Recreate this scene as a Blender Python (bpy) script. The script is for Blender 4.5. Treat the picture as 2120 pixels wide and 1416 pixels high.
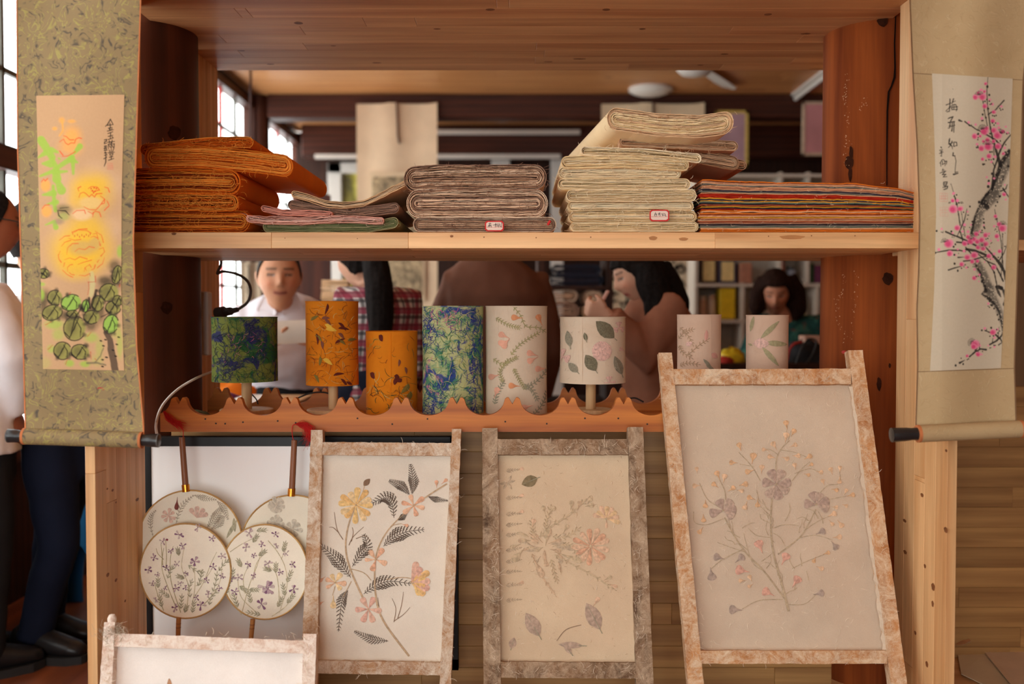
import bpy, bmesh, math, random
import numpy as np
from mathutils import Vector, Matrix, noise as mnoise

SC = bpy.context.scene
for o in list(bpy.data.objects):
    bpy.data.objects.remove(o, do_unlink=True)
COL = SC.collection
random.seed(7)
R = random.uniform

# ------------------------------------------------------------------ camera
F = 2061.0                       # focal length in pixels of the 2120 x 1416 frame (35 mm)
CZ = 1.22                        # eye height above the floor
PITCH = math.atan(60.0 / F)      # the camera looks very slightly down
cam_d = bpy.data.cameras.new('camera'); cam = bpy.data.objects.new('camera', cam_d); COL.objects.link(cam)
cam_d.sensor_width = 36.0; cam_d.lens = 36.0 * F / 2120.0
cam.location = (0, 0, CZ); cam.rotation_euler = (math.pi/2 - PITCH, 0, 0)
cam_d.clip_start = 0.05; cam_d.clip_end = 100
cam_d.dof.use_dof = True; cam_d.dof.focus_distance = 2.5; cam_d.dof.aperture_fstop = 2.0
SC.camera = cam

# ------------------------------------------------------------------ daylight: overcast sky through the windows
W = bpy.data.worlds.new('overcast_sky'); SC.world = W; W.use_nodes = True
bg = W.node_tree.nodes['Background']
bg.inputs[0].default_value = (0.95, 0.985, 0.985, 1); bg.inputs[1].default_value = 5.9
def portal(name, loc, rot, sx, sy):
    l = bpy.data.lights.new(name, 'AREA'); l.shape = 'RECTANGLE'; l.size = sx; l.size_y = sy
    l.cycles.is_portal = True
    o = bpy.data.objects.new(name, l); COL.objects.link(o); o.location = loc; o.rotation_euler = rot
    return o
WX = -2.1                        # left wall
CEIL = CZ + 1.76
POSTS = [-2.5, -0.7, 1.1, 2.9, 4.65, 6.4, 8.15, 9.9]
SILL, HEAD = 0.6, CZ + 1.70
for a, b in zip(POSTS[:-1], POSTS[1:]):
    portal('window_portal', (WX - 0.06, (a+b)/2, (SILL+HEAD)/2), (0, -math.pi/2, 0), HEAD-SILL, b-a-0.16)
DOOR = (-2.0, 0.8, 0.0, 2.5)     # wide shop door behind the camera: x0, x1, z0, z1
portal('door_portal', ((DOOR[0]+DOOR[1])/2, -3.02, 1.25), (math.pi/2, 0, 0), DOOR[1]-DOOR[0], 2.5)

vs = SC.view_settings
SC.display_settings.display_device = 'sRGB'
vs.view_transform = 'Standard'; vs.look = 'None'; vs.gamma = 1.0; vs.use_curve_mapping = False
vs.exposure = 0.0
SC.cycles.max_bounces = 8; SC.cycles.diffuse_bounces = 5; SC.cycles.transparent_max_bounces = 16
SC.cycles.sample_clamp_indirect = 6.0; SC.cycles.caustics_reflective = False; SC.cycles.caustics_refractive = False

# ------------------------------------------------------------------ projection helpers (for measuring)
ST, CT = math.sin(PITCH), math.cos(PITCH)
def P(px, py, Y):
    """world point seen at photo pixel (px,py) standing at depth Y"""
    x = (px-1060.0)/F; y = (708.0-py)/F
    t = Y/(CT + y*ST)
    return Vector((x*t, Y, CZ + t*(-ST + y*CT)))
def RAY(px, py):
    x = (px-1060.0)/F; y = (708.0-py)/F
    return Vector((x, CT + y*ST, -ST + y*CT))
def ZAT(py, Y): return P(1060, py, Y).z
def XAT(px, Y): return P(px, 648, Y).x
def PM(Y): return Y/F            # metres per pixel at depth Y
class Plane:
    """plane through (px0,py0,Y0) and (py1,Y1) that contains the X axis; off = metres towards the viewer"""
    def __init__(s, py0, Y0, py1, Y1):
        a = P(1060, py0, Y0); b = P(1060, py1, Y1)
        d = (a-b).normalized()
        s.p = b; s.up = d; s.n = Vector((0, -d.z, d.y)).normalized()
        if s.n.y > 0: s.n = -s.n
    def at(s, px, py, off=0.0):
        r = RAY(px, py); o = Vector((0, 0, CZ)); p0 = s.p + s.n*off
        t = (p0-o).dot(s.n)/r.dot(s.n)
        return o + r*t

# ------------------------------------------------------------------ object helpers
LOC = {}
def link(o, parent=None):
    COL.objects.link(o)
    if parent is not None: o.parent = parent
    return o
def tag(o, label=None, cat=None, group=None, kind=None):
    if label: o['label'] = label
    if cat: o['category'] = cat
    if group: o['group'] = group
    if kind: o['kind'] = kind
    return o
def thing(name, loc, label=None, cat=None, group=None, kind=None):
    o = bpy.data.objects.new(name, None); o.empty_display_size = 0.05; o.location = loc
    link(o); LOC[o.name] = Vector(loc); tag(o, label, cat, group, kind)
    return o
def rootloc(p):
    while p is not None:
        if p.name in LOC: return LOC[p.name]
        p = p.parent
    return Vector((0, 0, 0))
def mesh(name, verts, faces, mat, parent=None, smooth=False, origin=None):
    """verts in world coordinates; a child keeps coordinates relative to its thing"""
    if parent is not None: org = rootloc(parent)
    else: org = Vector(origin) if origin is not None else base_of(verts)
    me = bpy.data.meshes.new(name)
    me.from_pydata([(v[0]-org[0], v[1]-org[1], v[2]-org[2]) for v in verts], [], faces)
    me.update()
    if isinstance(mat, (list, tuple)):
        for m in mat: me.materials.append(m)
    else: me.materials.append(mat)
    if smooth: me.polygons.foreach_set('use_smooth', [True]*len(me.polygons))
    o = bpy.data.objects.new(name, me); link(o, parent)
    if parent is None: o.location = org; LOC[o.name] = org
    return o
def base_of(verts):
    xs = [v[0] for v in verts]; ys = [v[1] for v in verts]; zs = [v[2] for v in verts]
    return Vector(((min(xs)+max(xs))/2, (min(ys)+max(ys))/2, min(zs)))
class MB:
    """collects verts and faces of one mesh"""
    def __init__(s): s.v = []; s.f = []
    def add(s, vs, fs):
        n = len(s.v); s.v += [Vector(v) for v in vs]; s.f += [tuple(i+n for i in f) for f in fs]; return n
    def box(s, x0, x1, y0, y1, z0, z1, c=0.0, fn=None):
        if c <= 0:
            vs = [(x, y, z) for z in (z0, z1) for y in (y0, y1) for x in (x0, x1)]
            fs = [(0,2,3,1),(4,5,7,6),(0,1,5,4),(2,6,7,3),(0,4,6,2),(1,3,7,5)]
        else:
            vs = []; fs = []
            X = (x0, x1); Y = (y0, y1); Z = (z0, z1); idx = {}
            for i in (0,1):
                for j in (0,1):
                    for k in (0,1):
                        sx = 1 if i == 0 else -1; sy = 1 if j == 0 else -1; sz = 1 if k == 0 else -1
                        for a in range(3):
                            p = [X[i]+sx*c, Y[j]+sy*c, Z[k]+sz*c]
                            p[a] = (X[i], Y[j], Z[k])[a]
                            idx[(i,j,k,a)] = len(vs); vs.append(p)
            g = lambda i,j,k,a: idx[(i,j,k,a)]
            for i in (0,1):
                fs.append([g(i,0,0,0), g(i,0,1,0), g(i,1,1,0), g(i,1,0,0)][::1 if i == 0 else -1])
                fs.append([g(0,i,0,1), g(1,i,0,1), g(1,i,1,1), g(0,i,1,1)][::1 if i == 0 else -1])
                fs.append([g(0,0,i,2), g(0,1,i,2), g(1,1,i,2), g(1,0,i,2)][::1 if i == 0 else -1])
            for j in (0,1):
                for k in (0,1):
                    fs.append([g(0,j,k,1), g(1,j,k,1), g(1,j,k,2), g(0,j,k,2)][::1 if j != k else -1])
                    fs.append([g(j,0,k,0), g(j,1,k,0), g(j,1,k,2), g(j,0,k,2)][::-1 if j != k else 1])
                    fs.append([g(j,k,0,0), g(j,k,1,0), g(j,k,1,1), g(j,k,0,1)][::1 if j != k else -1])
            for i in (0,1):
                for j in (0,1):
                    for k in (0,1):
                        t = [g(i,j,k,0), g(i,j,k,1), g(i,j,k,2)]
                        fs.append(t if (i+j+k) % 2 == 0 else t[::-1])
        if fn: vs = [fn(Vector(v)) for v in vs]
        s.add(vs, fs); return s
    def tube(s, pts, rad, n=8, cap=True, flat=None):
        """round tube through pts; rad a number, a list, or a list of (ra, rb)"""
        pts = [Vector(p) for p in pts]; m = len(pts)
        rs = rad if isinstance(rad, (list, tuple)) else [rad]*m
        rings = []; up = None
        for i, p in enumerate(pts):
            t = (pts[min(i+1, m-1)] - pts[max(i-1, 0)])
            if t.length < 1e-9: t = Vector((0, 0, 1))
            t.normalize()
            if up is None:
                up = Vector((0, 0, 1)) if abs(t.z) < 0.9 else Vector((0, 1, 0))
            a = (up - t*up.dot(t)).normalized(); b = t.cross(a); up = a
            r = rs[i]; ra, rb = (r if isinstance(r, (tuple, list)) else (r, r))
            rings.append([p + a*(math.cos(2*math.pi*k/n)*ra) + b*(math.sin(2*math.pi*k/n)*rb) for k in range(n)])
        n0 = len(s.v)
        for r in rings: s.v += r
        for i in range(m-1):
            for k in range(n):
                k2 = (k+1) % n
                s.f.append((n0+i*n+k, n0+i*n+k2, n0+(i+1)*n+k2, n0+(i+1)*n+k))
        if cap:
            s.f.append(tuple(n0+k for k in range(n))[::-1])
            s.f.append(tuple(n0+(m-1)*n+k for k in range(n)))
        return s
    def lathe(s, prof, c, n=32, axis='Z', cap=True):
        """profile [(r, h)] turned about an axis through c"""
        n0 = len(s.v)
        for (r, h) in prof:
            for k in range(n):
                a = 2*math.pi*k/n; u, v = r*math.cos(a), r*math.sin(a)
                q = {'Z': (u, v, h), 'X': (h, u, v), 'Y': (u, h, v)}[axis]
                s.v.append(Vector(c) + Vector(q))
        for i in range(len(prof)-1):
            for k in range(n):
                k2 = (k+1) % n
                q = (n0+i*n+k, n0+i*n+k2, n0+(i+1)*n+k2, n0+(i+1)*n+k)
                s.f.append(q if axis != 'Y' else q[::-1])
        if cap:
            a = tuple(n0+k for k in range(n)); b = tuple(n0+(len(prof)-1)*n+k for k in range(n))
            s.f.append(a[::-1] if axis != 'Y' else a); s.f.append(b if axis != 'Y' else b[::-1])
        return s
    def prism(s, outline, front, back):
        """outline -> two lists of points already placed: front and back faces of a slab"""
        n = len(front); n0 = len(s.v)
        s.v += [Vector(p) for p in front] + [Vector(p) for p in back]
        s.f.append(tuple(n0+i for i in range(n))); s.f.append(tuple(n0+n+i for i in range(n))[::-1])
        for i in range(n):
            j = (i+1) % n
            s.f.append((n0+j, n0+i, n0+n+i, n0+n+j))
        return s
    def build(s, name, mat, parent=None, smooth=False, origin=None):
        return mesh(name, s.v, s.f, mat, parent, smooth, origin)
def box(name, x0, x1, y0, y1, z0, z1, mat, parent=None, c=0.0015, fn=None):
    return MB().box(x0, x1, y0, y1, z0, z1, c, fn).build(name, mat, parent)
def autosmooth(o, ang=40):
    me = o.data
    me.polygons.foreach_set('use_smooth', [True]*len(me.polygons))
    try: me.set_sharp_from_angle(angle=math.radians(ang))
    except Exception: pass
    return o
def strands(name, items, mat, parent, stuff=True):
    """many thin three-sided fibres in one mesh: items = [(pts, radius)]"""
    m = MB()
    for pts, r in items:
        k = len(pts); m.tube(pts, [r*(0.35+0.65*math.sin(math.pi*(i+0.6)/(k+0.2))) for i in range(k)], 3, cap=False)
    o = m.build(name, mat, parent, smooth=True)
    if stuff: o['kind'] = 'stuff'
    return o
def nz(x, y, z=0.0, s=1.0): return mnoise.noise(Vector((x*s, y*s, z*s)))

# ------------------------------------------------------------------ materials
def srgb(r, g, b):
    f = lambda c: ((c/255.0)/12.92 if c/255.0 <= 0.04045 else ((c/255.0+0.055)/1.055)**2.4)
    return (f(r), f(g), f(b), 1.0)
class NT:
    def __init__(s, name):
        s.m = bpy.data.materials.new(name); s.m.use_nodes = True; s.t = s.m.node_tree
        s.t.nodes.clear(); s.out = s.n('ShaderNodeOutputMaterial')
    def n(s, typ, **kw):
        nd = s.t.nodes.new(typ)
        for k, v in kw.items():
            if k.startswith('i_'):
                key = k[2:]; key = int(key) if key.isdigit() else key.replace('_', ' ')
                nd.inputs[key].default_value = v
            else: setattr(nd, k, v)
        return nd
    def l(s, a, b): s.t.links.new(a, b)
    def ramp(s, fac, stops, interp='LINEAR'):
        r = s.n('ShaderNodeValToRGB'); r.color_ramp.interpolation = interp
        e = r.color_ramp.elements
        while len(e) < len(stops): e.new(0.5)
        for el, (p, c) in zip(e, stops): el.position = p; el.color = c
        s.l(fac, r.inputs[0]); return r.outputs[0]
    def mix(s, fac, a, b, mode='MIX'):
        m = s.n('ShaderNodeMix', data_type='RGBA', blend_type=mode)
        for sock, v in ((m.inputs[0], fac), (m.inputs[6], a), (m.inputs[7], b)):
            if isinstance(v, (int, float)): sock.default_value = v
            elif isinstance(v, tuple): sock.default_value = v
            else: s.l(v, sock)
        return m.outputs[2]
    def math(s, op, a, b=0.0, c=0.0):
        m = s.n('ShaderNodeMath', operation=op)
        for i, v in enumerate((a, b, c)):
            if isinstance(v, (int, float)): m.inputs[i].default_value = v
            else: s.l(v, m.inputs[i])
        return m.outputs[0]
    def coords(s, scale=(1,1,1), rnd=True, rot=(0,0,0)):
        tc = s.n('ShaderNodeTexCoord'); mp = s.n('ShaderNodeMapping'); mp.inputs['Scale'].default_value = scale
        mp.inputs['Rotation'].default_value = rot
        s.l(tc.outputs['Object'], mp.inputs[0])
        if rnd:
            oi = s.n('ShaderNodeObjectInfo'); sc = s.n('ShaderNodeVectorMath', operation='SCALE'); sc.inputs[0].default_value = (17.3, 23.1, 31.7)
            s.l(oi.outputs['Random'], sc.inputs['Scale'])
            ad = s.n('ShaderNodeVectorMath', operation='ADD'); s.l(mp.outputs[0], ad.inputs[0]); s.l(sc.outputs[0], ad.inputs[1])
            return ad.outputs[0]
        return mp.outputs[0]
    def noise(s, vec, scale=5, detail=3, rough=0.5, dist=0.0):
        n = s.n('ShaderNodeTexNoise'); n.inputs['Scale'].default_value = scale; n.inputs['Detail'].default_value = detail
        n.inputs['Roughness'].default_value = rough; n.inputs['Distortion'].default_value = dist
        if vec is not None: s.l(vec, n.inputs['Vector'])
        return n
    def bsdf(s, col, rough=0.6, bump=None, bstr=0.2, bdist=0.002, metal=0.0, spec=0.5, coat=0.0):
        b = s.n('ShaderNodeBsdfPrincipled'); b.inputs['Roughness'].default_value = rough if isinstance(rough, (int, float)) else 0.5
        if not isinstance(rough, (int, float)): s.l(rough, b.inputs['Roughness'])
        b.inputs['Metallic'].default_value = metal; b.inputs['Specular IOR Level'].default_value = spec
        b.inputs['Coat Weight'].default_value = coat
        if isinstance(col, tuple): b.inputs['Base Color'].default_value = col
        else: s.l(col, b.inputs['Base Color'])
        if bump is not None:
            bp = s.n('ShaderNodeBump'); bp.inputs['Strength'].default_value = bstr; bp.inputs['Distance'].default_value = bdist
            s.l(bump, bp.inputs['Height']); s.l(bp.outputs[0], b.inputs['Normal'])
        s.l(b.outputs[0], s.out.inputs[0]); s.b = b
        return s.m
def plain(name, col, rough=0.6, metal=0.0, spec=0.3, coat=0.0, var=0.12, scale=30):
    t = NT(name); v = t.coords()
    n = t.noise(v, scale, 3)
    lo = tuple(c*(1-var) for c in col[:3])+(1,); hi = tuple(min(1, c*(1+var)) for c in col[:3])+(1,)
    c = t.ramp(n.outputs['Fac'], [(0.3, lo), (0.7, hi)])
    return t.bsdf(c, rough, n.outputs['Fac'], 0.08, 0.001, metal, spec, coat)
def wood(name, light, dark, axis='X', grain=1.0, rough=0.5, rnd=0.22, knots=0.0, knotcol=None, spec=0.4, blotch=None):
    """solid timber: long soft figure + fine pores along one axis, each piece its own tone"""
    t = NT(name)
    along, across = 0.9*grain, 11.0*grain
    sc = {'X': (along, across, across), 'Y': (across, along, across), 'Z': (across, across, along)}[axis]
    v = t.coords(sc)
    n1 = t.noise(v, 1.3, 4, 0.55, 0.9)
    wv = t.n('ShaderNodeTexWave', wave_type='RINGS', rings_direction=axis)
    wv.inputs['Scale'].default_value = 0.55; wv.inputs['Distortion'].default_value = 5.0; wv.inputs['Detail'].default_value = 2.0; wv.inputs['Detail Scale'].default_value = 0.8
    t.l(v, wv.inputs['Vector'])
    f = t.math('ADD', t.math('MULTIPLY', n1.outputs['Fac'], 0.76), t.math('MULTIPLY', wv.outputs['Fac'], 0.24))
    col = t.ramp(f, [(0.25, dark), (0.72, light)])
    v2 = t.coords({'X': (3, 130, 130), 'Y': (130, 3, 130), 'Z': (130, 130, 3)}[axis])
    n2 = t.noise(v2, 1.0, 3, 0.6)
    col = t.mix(0.35, col, t.ramp(n2.outputs['Fac'], [(0.35, (0.62, 0.58, 0.54, 1)), (0.6, (1, 1, 1, 1))]), 'MULTIPLY')
    if knots > 0:
        v3 = t.coords({'X': (5, 9, 9), 'Y': (9, 5, 9), 'Z': (9, 9, 5)}[axis])
        vo = t.n('ShaderNodeTexVoronoi'); vo.inputs['Scale'].default_value = 0.8; t.l(v3, vo.inputs['Vector'])
        sep = t.n('ShaderNodeSeparateColor'); t.l(vo.outputs['Color'], sep.inputs[0])
        sel = t.math('GREATER_THAN', sep.outputs[0], 1.0-knots)
        kn = t.math('MULTIPLY', t.ramp(vo.outputs['Distance'], [(0.06, (1,1,1,1)), (0.16, (0,0,0,1))]), sel)
        col = t.mix(t.math('MULTIPLY', kn, 0.8), col, knotcol or tuple(c*0.25 for c in dark[:3])+(1,))
    if blotch is not None:
        nb = t.noise(t.coords((1,1,1)), 6, 3, 0.6)
        col = t.mix(t.ramp(nb.outputs['Fac'], [(0.5, (0,0,0,1)), (0.68, (0.6,0.6,0.6,1))]), col, blotch)
    oi = t.n('ShaderNodeObjectInfo')
    hs = t.n('ShaderNodeHueSaturation'); t.l(col, hs.inputs['Color'])
    t.l(t.math('MULTIPLY_ADD', oi.outputs['Random'], rnd, 1.0-rnd*0.5), hs.inputs['Value'])
    return t.bsdf(hs.outputs[0], rough, t.math('ADD', n2.outputs['Fac'], f), 0.25, 0.0012, 0, spec)
PINE   = {a: wood('pine_'+a, srgb(236,192,138), srgb(202,146,92), a, knots=0.05) for a in 'XYZ'}
PINE_D = {a: wood('oiled_pine_'+a, srgb(224,170,116), srgb(178,120,74), a, knots=0.06) for a in 'XYZ'}
LACE   = {a: wood('orange_lacquered_pine_'+a, srgb(208,126,48), srgb(162,85,29), a, knots=0.03, rough=0.45, rnd=0.1, spec=0.3) for a in 'XYZ'}
COLW   = wood('varnished_red_fir', srgb(164,84,34), srgb(106,46,17), 'Z', grain=0.7, rough=0.75, rnd=0.05, spec=0.10)
BEAM   = {a: wood('dark_red_beam_'+a, srgb(88,44,28), srgb(48,22,14), a, rough=0.5, spec=0.25) for a in 'XYZ'}
CEILW  = wood('ceiling_pine', srgb(222,160,100), srgb(178,112,62), 'X', knots=0.06, rough=0.42)
BACKW  = wood('backboard_pine', srgb(184,140,84), srgb(146,104,60), 'X', knots=0.03, rough=0.5)
def paper(name, col, var=0.06, bump=0.25, scale=60, trans=0.0, blotch=None, rough=0.9):
    """handmade paper: cloudy pulp and fine fibre relief"""
    t = NT(name); v = t.coords()
    n = t.noise(v, 7, 4, 0.6); nf = t.noise(v, scale*6, 4, 0.7, 0.6)
    lo = tuple(c*(1-var*1.6) for c in col[:3])+(1,); hi = tuple(min(1, c*(1+var*0.6)) for c in col[:3])+(1,)
    c = t.ramp(n.outputs['Fac'], [(0.3, lo), (0.7, hi)])
    c = t.mix(0.25, c, t.ramp(nf.outputs['Fac'], [(0.3, (0.8,0.78,0.74,1)), (0.6, (1,1,1,1))]), 'MULTIPLY')
    if blotch is not None:
        nb = t.noise(v, 3.2, 4, 0.55)
        c = t.mix(t.ramp(nb.outputs['Fac'], [(0.45, (0,0,0,1)), (0.7, (0.55,0.55,0.55,1))]), c, blotch)
    m = t.bsdf(c, rough, nf.outputs['Fac'], bump, 0.0015, 0, 0.15)
    if trans > 0:
        tr = t.n('ShaderNodeBsdfTranslucent'); mx = t.n('ShaderNodeMixShader'); mx.inputs[0].default_value = trans
        if isinstance(c, tuple): tr.inputs[0].default_value = c
        else: t.l(c, tr.inputs[0])
        t.l(t.b.outputs[0], mx.inputs[1]); t.l(tr.outputs[0], mx.inputs[2]); t.l(mx.outputs[0], t.out.inputs[0])
    return m
def vcol(name, rough=0.85, attr='Col', bump=0.0, scale=200):
    """colour carried by the mesh itself (printed or painted paper)"""
    t = NT(name); a = t.n('ShaderNodeAttribute', attribute_name=attr)
    n = t.noise(t.coords(), scale, 3)
    c = t.mix(0.18, a.outputs['Color'], t.ramp(n.outputs['Fac'], [(0.3, (0.8,0.78,0.74,1)), (0.65, (1,1,1,1))]), 'MULTIPLY')
    return t.bsdf(c, rough, n.outputs['Fac'], bump, 0.001, 0, 0.2)
BLACK = plain('black_lacquer', (0.010, 0.009, 0.009, 1), 0.35, 0, 0.25)
WHITEP = plain('white_plastic', srgb(222,214,204), 0.45, var=0.03)
# ================================================================== THE ROOM
def struct(o): o['kind'] = 'structure'; return o
XR, YB, YF = 3.7, 9.75, -3.0
FLOORM = wood('floor_boards', srgb(150,84,50), srgb(104,54,32), 'Y', rough=0.35, rnd=0.1)
struct(box('floor', WX-0.1, XR+0.1, YF-0.1, YB+0.1, -0.06, 0.0, FLOORM, c=0))
ceil = struct(box('ceiling', WX-0.1, XR+0.1, YF-0.1, YB+0.1, CEIL+0.02, CEIL+0.1, CEILW, c=0))
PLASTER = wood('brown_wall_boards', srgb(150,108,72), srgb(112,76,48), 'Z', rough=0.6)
# ceiling planks: run from side to side
y = 3.1; shared = {}
while y < YB-0.1:
    w = 0.125
    xs = [WX, R(-0.6, 0.4), R(1.2, 2.4), XR]
    for a, b in zip(xs[:-1], xs[1:]):
        box('plank', a+0.001, b-0.001, y+0.0015, y+w-0.0015, CEIL, CEIL+0.02, CEILW, ceil, c=0.003)
    y += w
box('plank', WX, XR, YF, 3.1, CEIL, CEIL+0.02, CEILW, ceil, c=0.002)
# walls
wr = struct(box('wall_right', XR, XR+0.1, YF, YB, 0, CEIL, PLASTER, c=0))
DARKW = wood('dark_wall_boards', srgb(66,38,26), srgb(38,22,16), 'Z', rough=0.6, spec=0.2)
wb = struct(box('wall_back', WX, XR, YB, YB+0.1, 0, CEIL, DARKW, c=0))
mb = MB()
mb.box(DOOR[1], XR, YF-0.08, YF, 0, CEIL); mb.box(WX, DOOR[1], YF-0.08, YF, DOOR[3], CEIL); mb.box(WX, DOOR[0], YF-0.08, YF, 0, DOOR[3])
struct(mb.build('wall_front', PLASTER))
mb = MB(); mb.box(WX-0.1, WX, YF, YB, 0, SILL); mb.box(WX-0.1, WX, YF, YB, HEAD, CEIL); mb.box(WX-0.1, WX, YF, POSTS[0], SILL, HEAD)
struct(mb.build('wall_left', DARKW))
GLASS = NT('window_glass')
_tr = GLASS.n('ShaderNodeBsdfTransparent'); _gl = GLASS.n('ShaderNodeBsdfGlossy'); _gl.inputs['Roughness'].default_value = 0.03
_mx = GLASS.n('ShaderNodeMixShader'); _mx.inputs[0].default_value = 0.06
GLASS.l(_tr.outputs[0], _mx.inputs[1]); GLASS.l(_gl.outputs[0], _mx.inputs[2]); GLASS.l(_mx.outputs[0], GLASS.out.inputs[0]); GLASS = GLASS.m
MULL = plain('grey_green_window_bar', srgb(86,84,74), 0.5)
REDW = plain('red_window_paint', srgb(176,52,44), 0.5)
for i, (a, b) in enumerate(zip(POSTS[:-1], POSTS[1:])):
    w = thing('window_%d' % (i+1), (WX, (a+b)/2, SILL), kind='structure')
    a2, b2 = a+0.07, b-0.07
    tz = 1.86                                         # heavy transom between the upper and lower sash
    box('window_frame', WX-0.06, WX+0.03, a2, a2+0.05, SILL, HEAD, BEAM['Z'], w)
    box('window_frame', WX-0.06, WX+0.03, b2-0.05, b2, SILL, HEAD, BEAM['Z'], w)
    box('window_frame', WX-0.06, WX+0.03, a2, b2, HEAD-0.06, HEAD, BEAM['Y'], w)
    box('window_frame', WX-0.06, WX+0.05, a2, b2, SILL, SILL+0.06, BEAM['Y'], w)
    box('transom', WX-0.06, WX+0.03, a2, b2, tz-0.05, tz+0.05, BEAM['Y'], w)
    for k in range(1, 4):
        yy = a2+0.05+(b2-a2-0.1)*k/4
        box('glazing_bar', WX-0.03, WX-0.005, yy-0.012, yy+0.012, SILL+0.06, HEAD-0.06, MULL if k != 2 else REDW, w, c=0.002)
    for zz in (SILL+0.42, SILL+0.82, tz+0.37, tz+0.72):
        box('glazing_bar', WX-0.03, WX-0.005, a2+0.05, b2-0.05, zz-0.012, zz+0.012, MULL, w, c=0.002)
    for (z0, z1) in ((SILL+0.06, tz-0.05), (tz+0.05, HEAD-0.06)):
        box('pane', WX-0.02, WX-0.016, a2+0.05, b2-0.05, z0, z1, GLASS, w, c=0)
POSTLAB = {-2.5: 'dark red wall post next to the wide shop door', -0.7: 'dark red wall post, second from the shop door', 1.1: 'dark red wall post, third from the shop door', 2.9: 'dark red wall post level with the shelf, beyond the left scroll', 4.65: 'dark red wall post beside the man in the white polo shirt', 6.4: 'dark red wall post behind the row of windows', 8.15: 'dark red wall post carrying the front cross beam at the windows',
           9.9: None}
for yy in POSTS[:-1]:
    m = MB().lathe([(0.085, 0), (0.085, CEIL)], (WX+0.04, yy, 0), 20)
    o = autosmooth(m.build('wall_post', BEAM['Z']))
    tag(o, POSTLAB[yy], 'post', 'round posts along the window wall')
# cross beams under the ceiling
BZ = ((8.15, 'broad dark red beam across the ceiling behind the tall plain scroll', 0.19, 0.10),
      (9.45, 'dark red far beam above the white doorframe', 0.30, 0.10))
for yy, lab, hh, th in BZ:
    o = box('ceiling_beam', WX+0.13, XR, yy-th, yy+th, CEIL-hh, CEIL, BEAM['X'], c=0.01); tag(o, lab, 'beam', 'cross beams')
# round post ends in mid-room that carry the first beam
o = autosmooth(MB().lathe([(0.13, 0), (0.13, CEIL-0.19)], (XAT(829, 8.15)+0.0, 8.15, 0), 24).build('room_post', BEAM['Z']))
tag(o, 'round dark red post in mid-room behind the tall plain scroll', 'post')
# far wall: white door frame with green outside, white battens
WPAINT = plain('white_paint', srgb(214,206,196), 0.5, var=0.04)
Yd = 9.70
dx0, dx1, dt = XAT(682, Yd), XAT(772, Yd), ZAT(338, Yd)
df = thing('door_1', ((dx0+dx1)/2, Yd, 0), kind='structure')
box('jamb', dx0, dx0+0.13, Yd-0.06, Yd+0.04, 0, dt, WPAINT, df, c=0.004)
box('jamb', dx1-0.13, dx1, Yd-0.06, Yd+0.04, 0, dt, WPAINT, df, c=0.004)
box('lintel', dx0, dx1, Yd-0.06, Yd+0.04, dt-0.10, dt, WPAINT, df, c=0.004)
GREENWALL = NT('foliage_through_door_glass'); _v = GREENWALL.coords()
_n = GREENWALL.noise(_v, 3.2, 4, 0.6, 0.5)
GREENWALL.bsdf(GREENWALL.ramp(_n.outputs['Fac'], [(0.35, srgb(52,40,22)), (0.5, srgb(150,140,40)), (0.62, srgb(240,228,120))]), 0.4); GREENWALL = GREENWALL.m
box('pane', dx0+0.13, dx1-0.13, Yd+0.02, Yd+0.035, 0, dt-0.10, GREENWALL, df, c=0)
for (xa, xb, ya, nm) in ((655, 1160, 324, 'trim_1'), (905, 1200, 274, 'trim_2')):
    struct(box(nm, XAT(xa, 9.3), XAT(xb, 9.3), 9.26, 9.30, ZAT(ya+5, 9.3), ZAT(ya-4, 9.3), WPAINT, c=0.004))
# lit windows of the far wall right of the door, white posts
for n_, (xa, xb) in enumerate(((1018, 1056), (1140, 1165))):
    struct(box('trim_%d' % (3+n_), XAT(xa, 9.6), XAT(xb, 9.6), 9.52, 9.6, 0, ZAT(326, 9.6), WPAINT, c=0.004))

# ================================================================== THE DISPLAY SHELF
XL, XRI = -0.925, 0.966          # inner faces of the side panels
ZT = CZ + 0.764                  # underside of the top board
ZS = ZAT(481, 2.36)              # top of the middle shelf (front edge)
ZSB = ZAT(514, 2.36)             # its underside
ZTR = ZAT(861, 2.69)             # top of the lamp trough
ZB = CZ - 1.0                    # bottom shelf
shelf = thing('display_shelf', (0.02, 2.6, 0), 'tall pine display shelf with scalloped orange boards holding paper lamps and frames', 'shelf')
def staves(part, mat, rows, axis, lo, hi, z0, z1, joints, gap=0.0004):
    """edge-glued strips of a board: rows along one axis, each cut at its own finger joints"""
    pass
def board_x(name, y0, y1, z0, z1, x0, x1, nrow, mat, njoint=2, fixed=None):
    """horizontal board: strips run along X, laid side by side in Y"""
    core = box(name, x0+0.002, x1-0.002, y0+0.002, y1-0.002, z0+0.002, z1-0.002, mat['X'], shelf, c=0)
    w = (y1-y0)/nrow
    for i in range(nrow):
        js = fixed[i] if fixed and i in fixed else sorted(R(x0+0.1, x1-0.1) for _ in range(njoint))
        xs = [x0]+list(js)+[x1]
        for a, b in zip(xs[:-1], xs[1:]):
            box('stave', a+0.0002, b-0.0002, y0+i*w+0.0002, y0+(i+1)*w-0.0002, z0, z1, mat['X'], core, c=0.0008)
    return core
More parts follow.
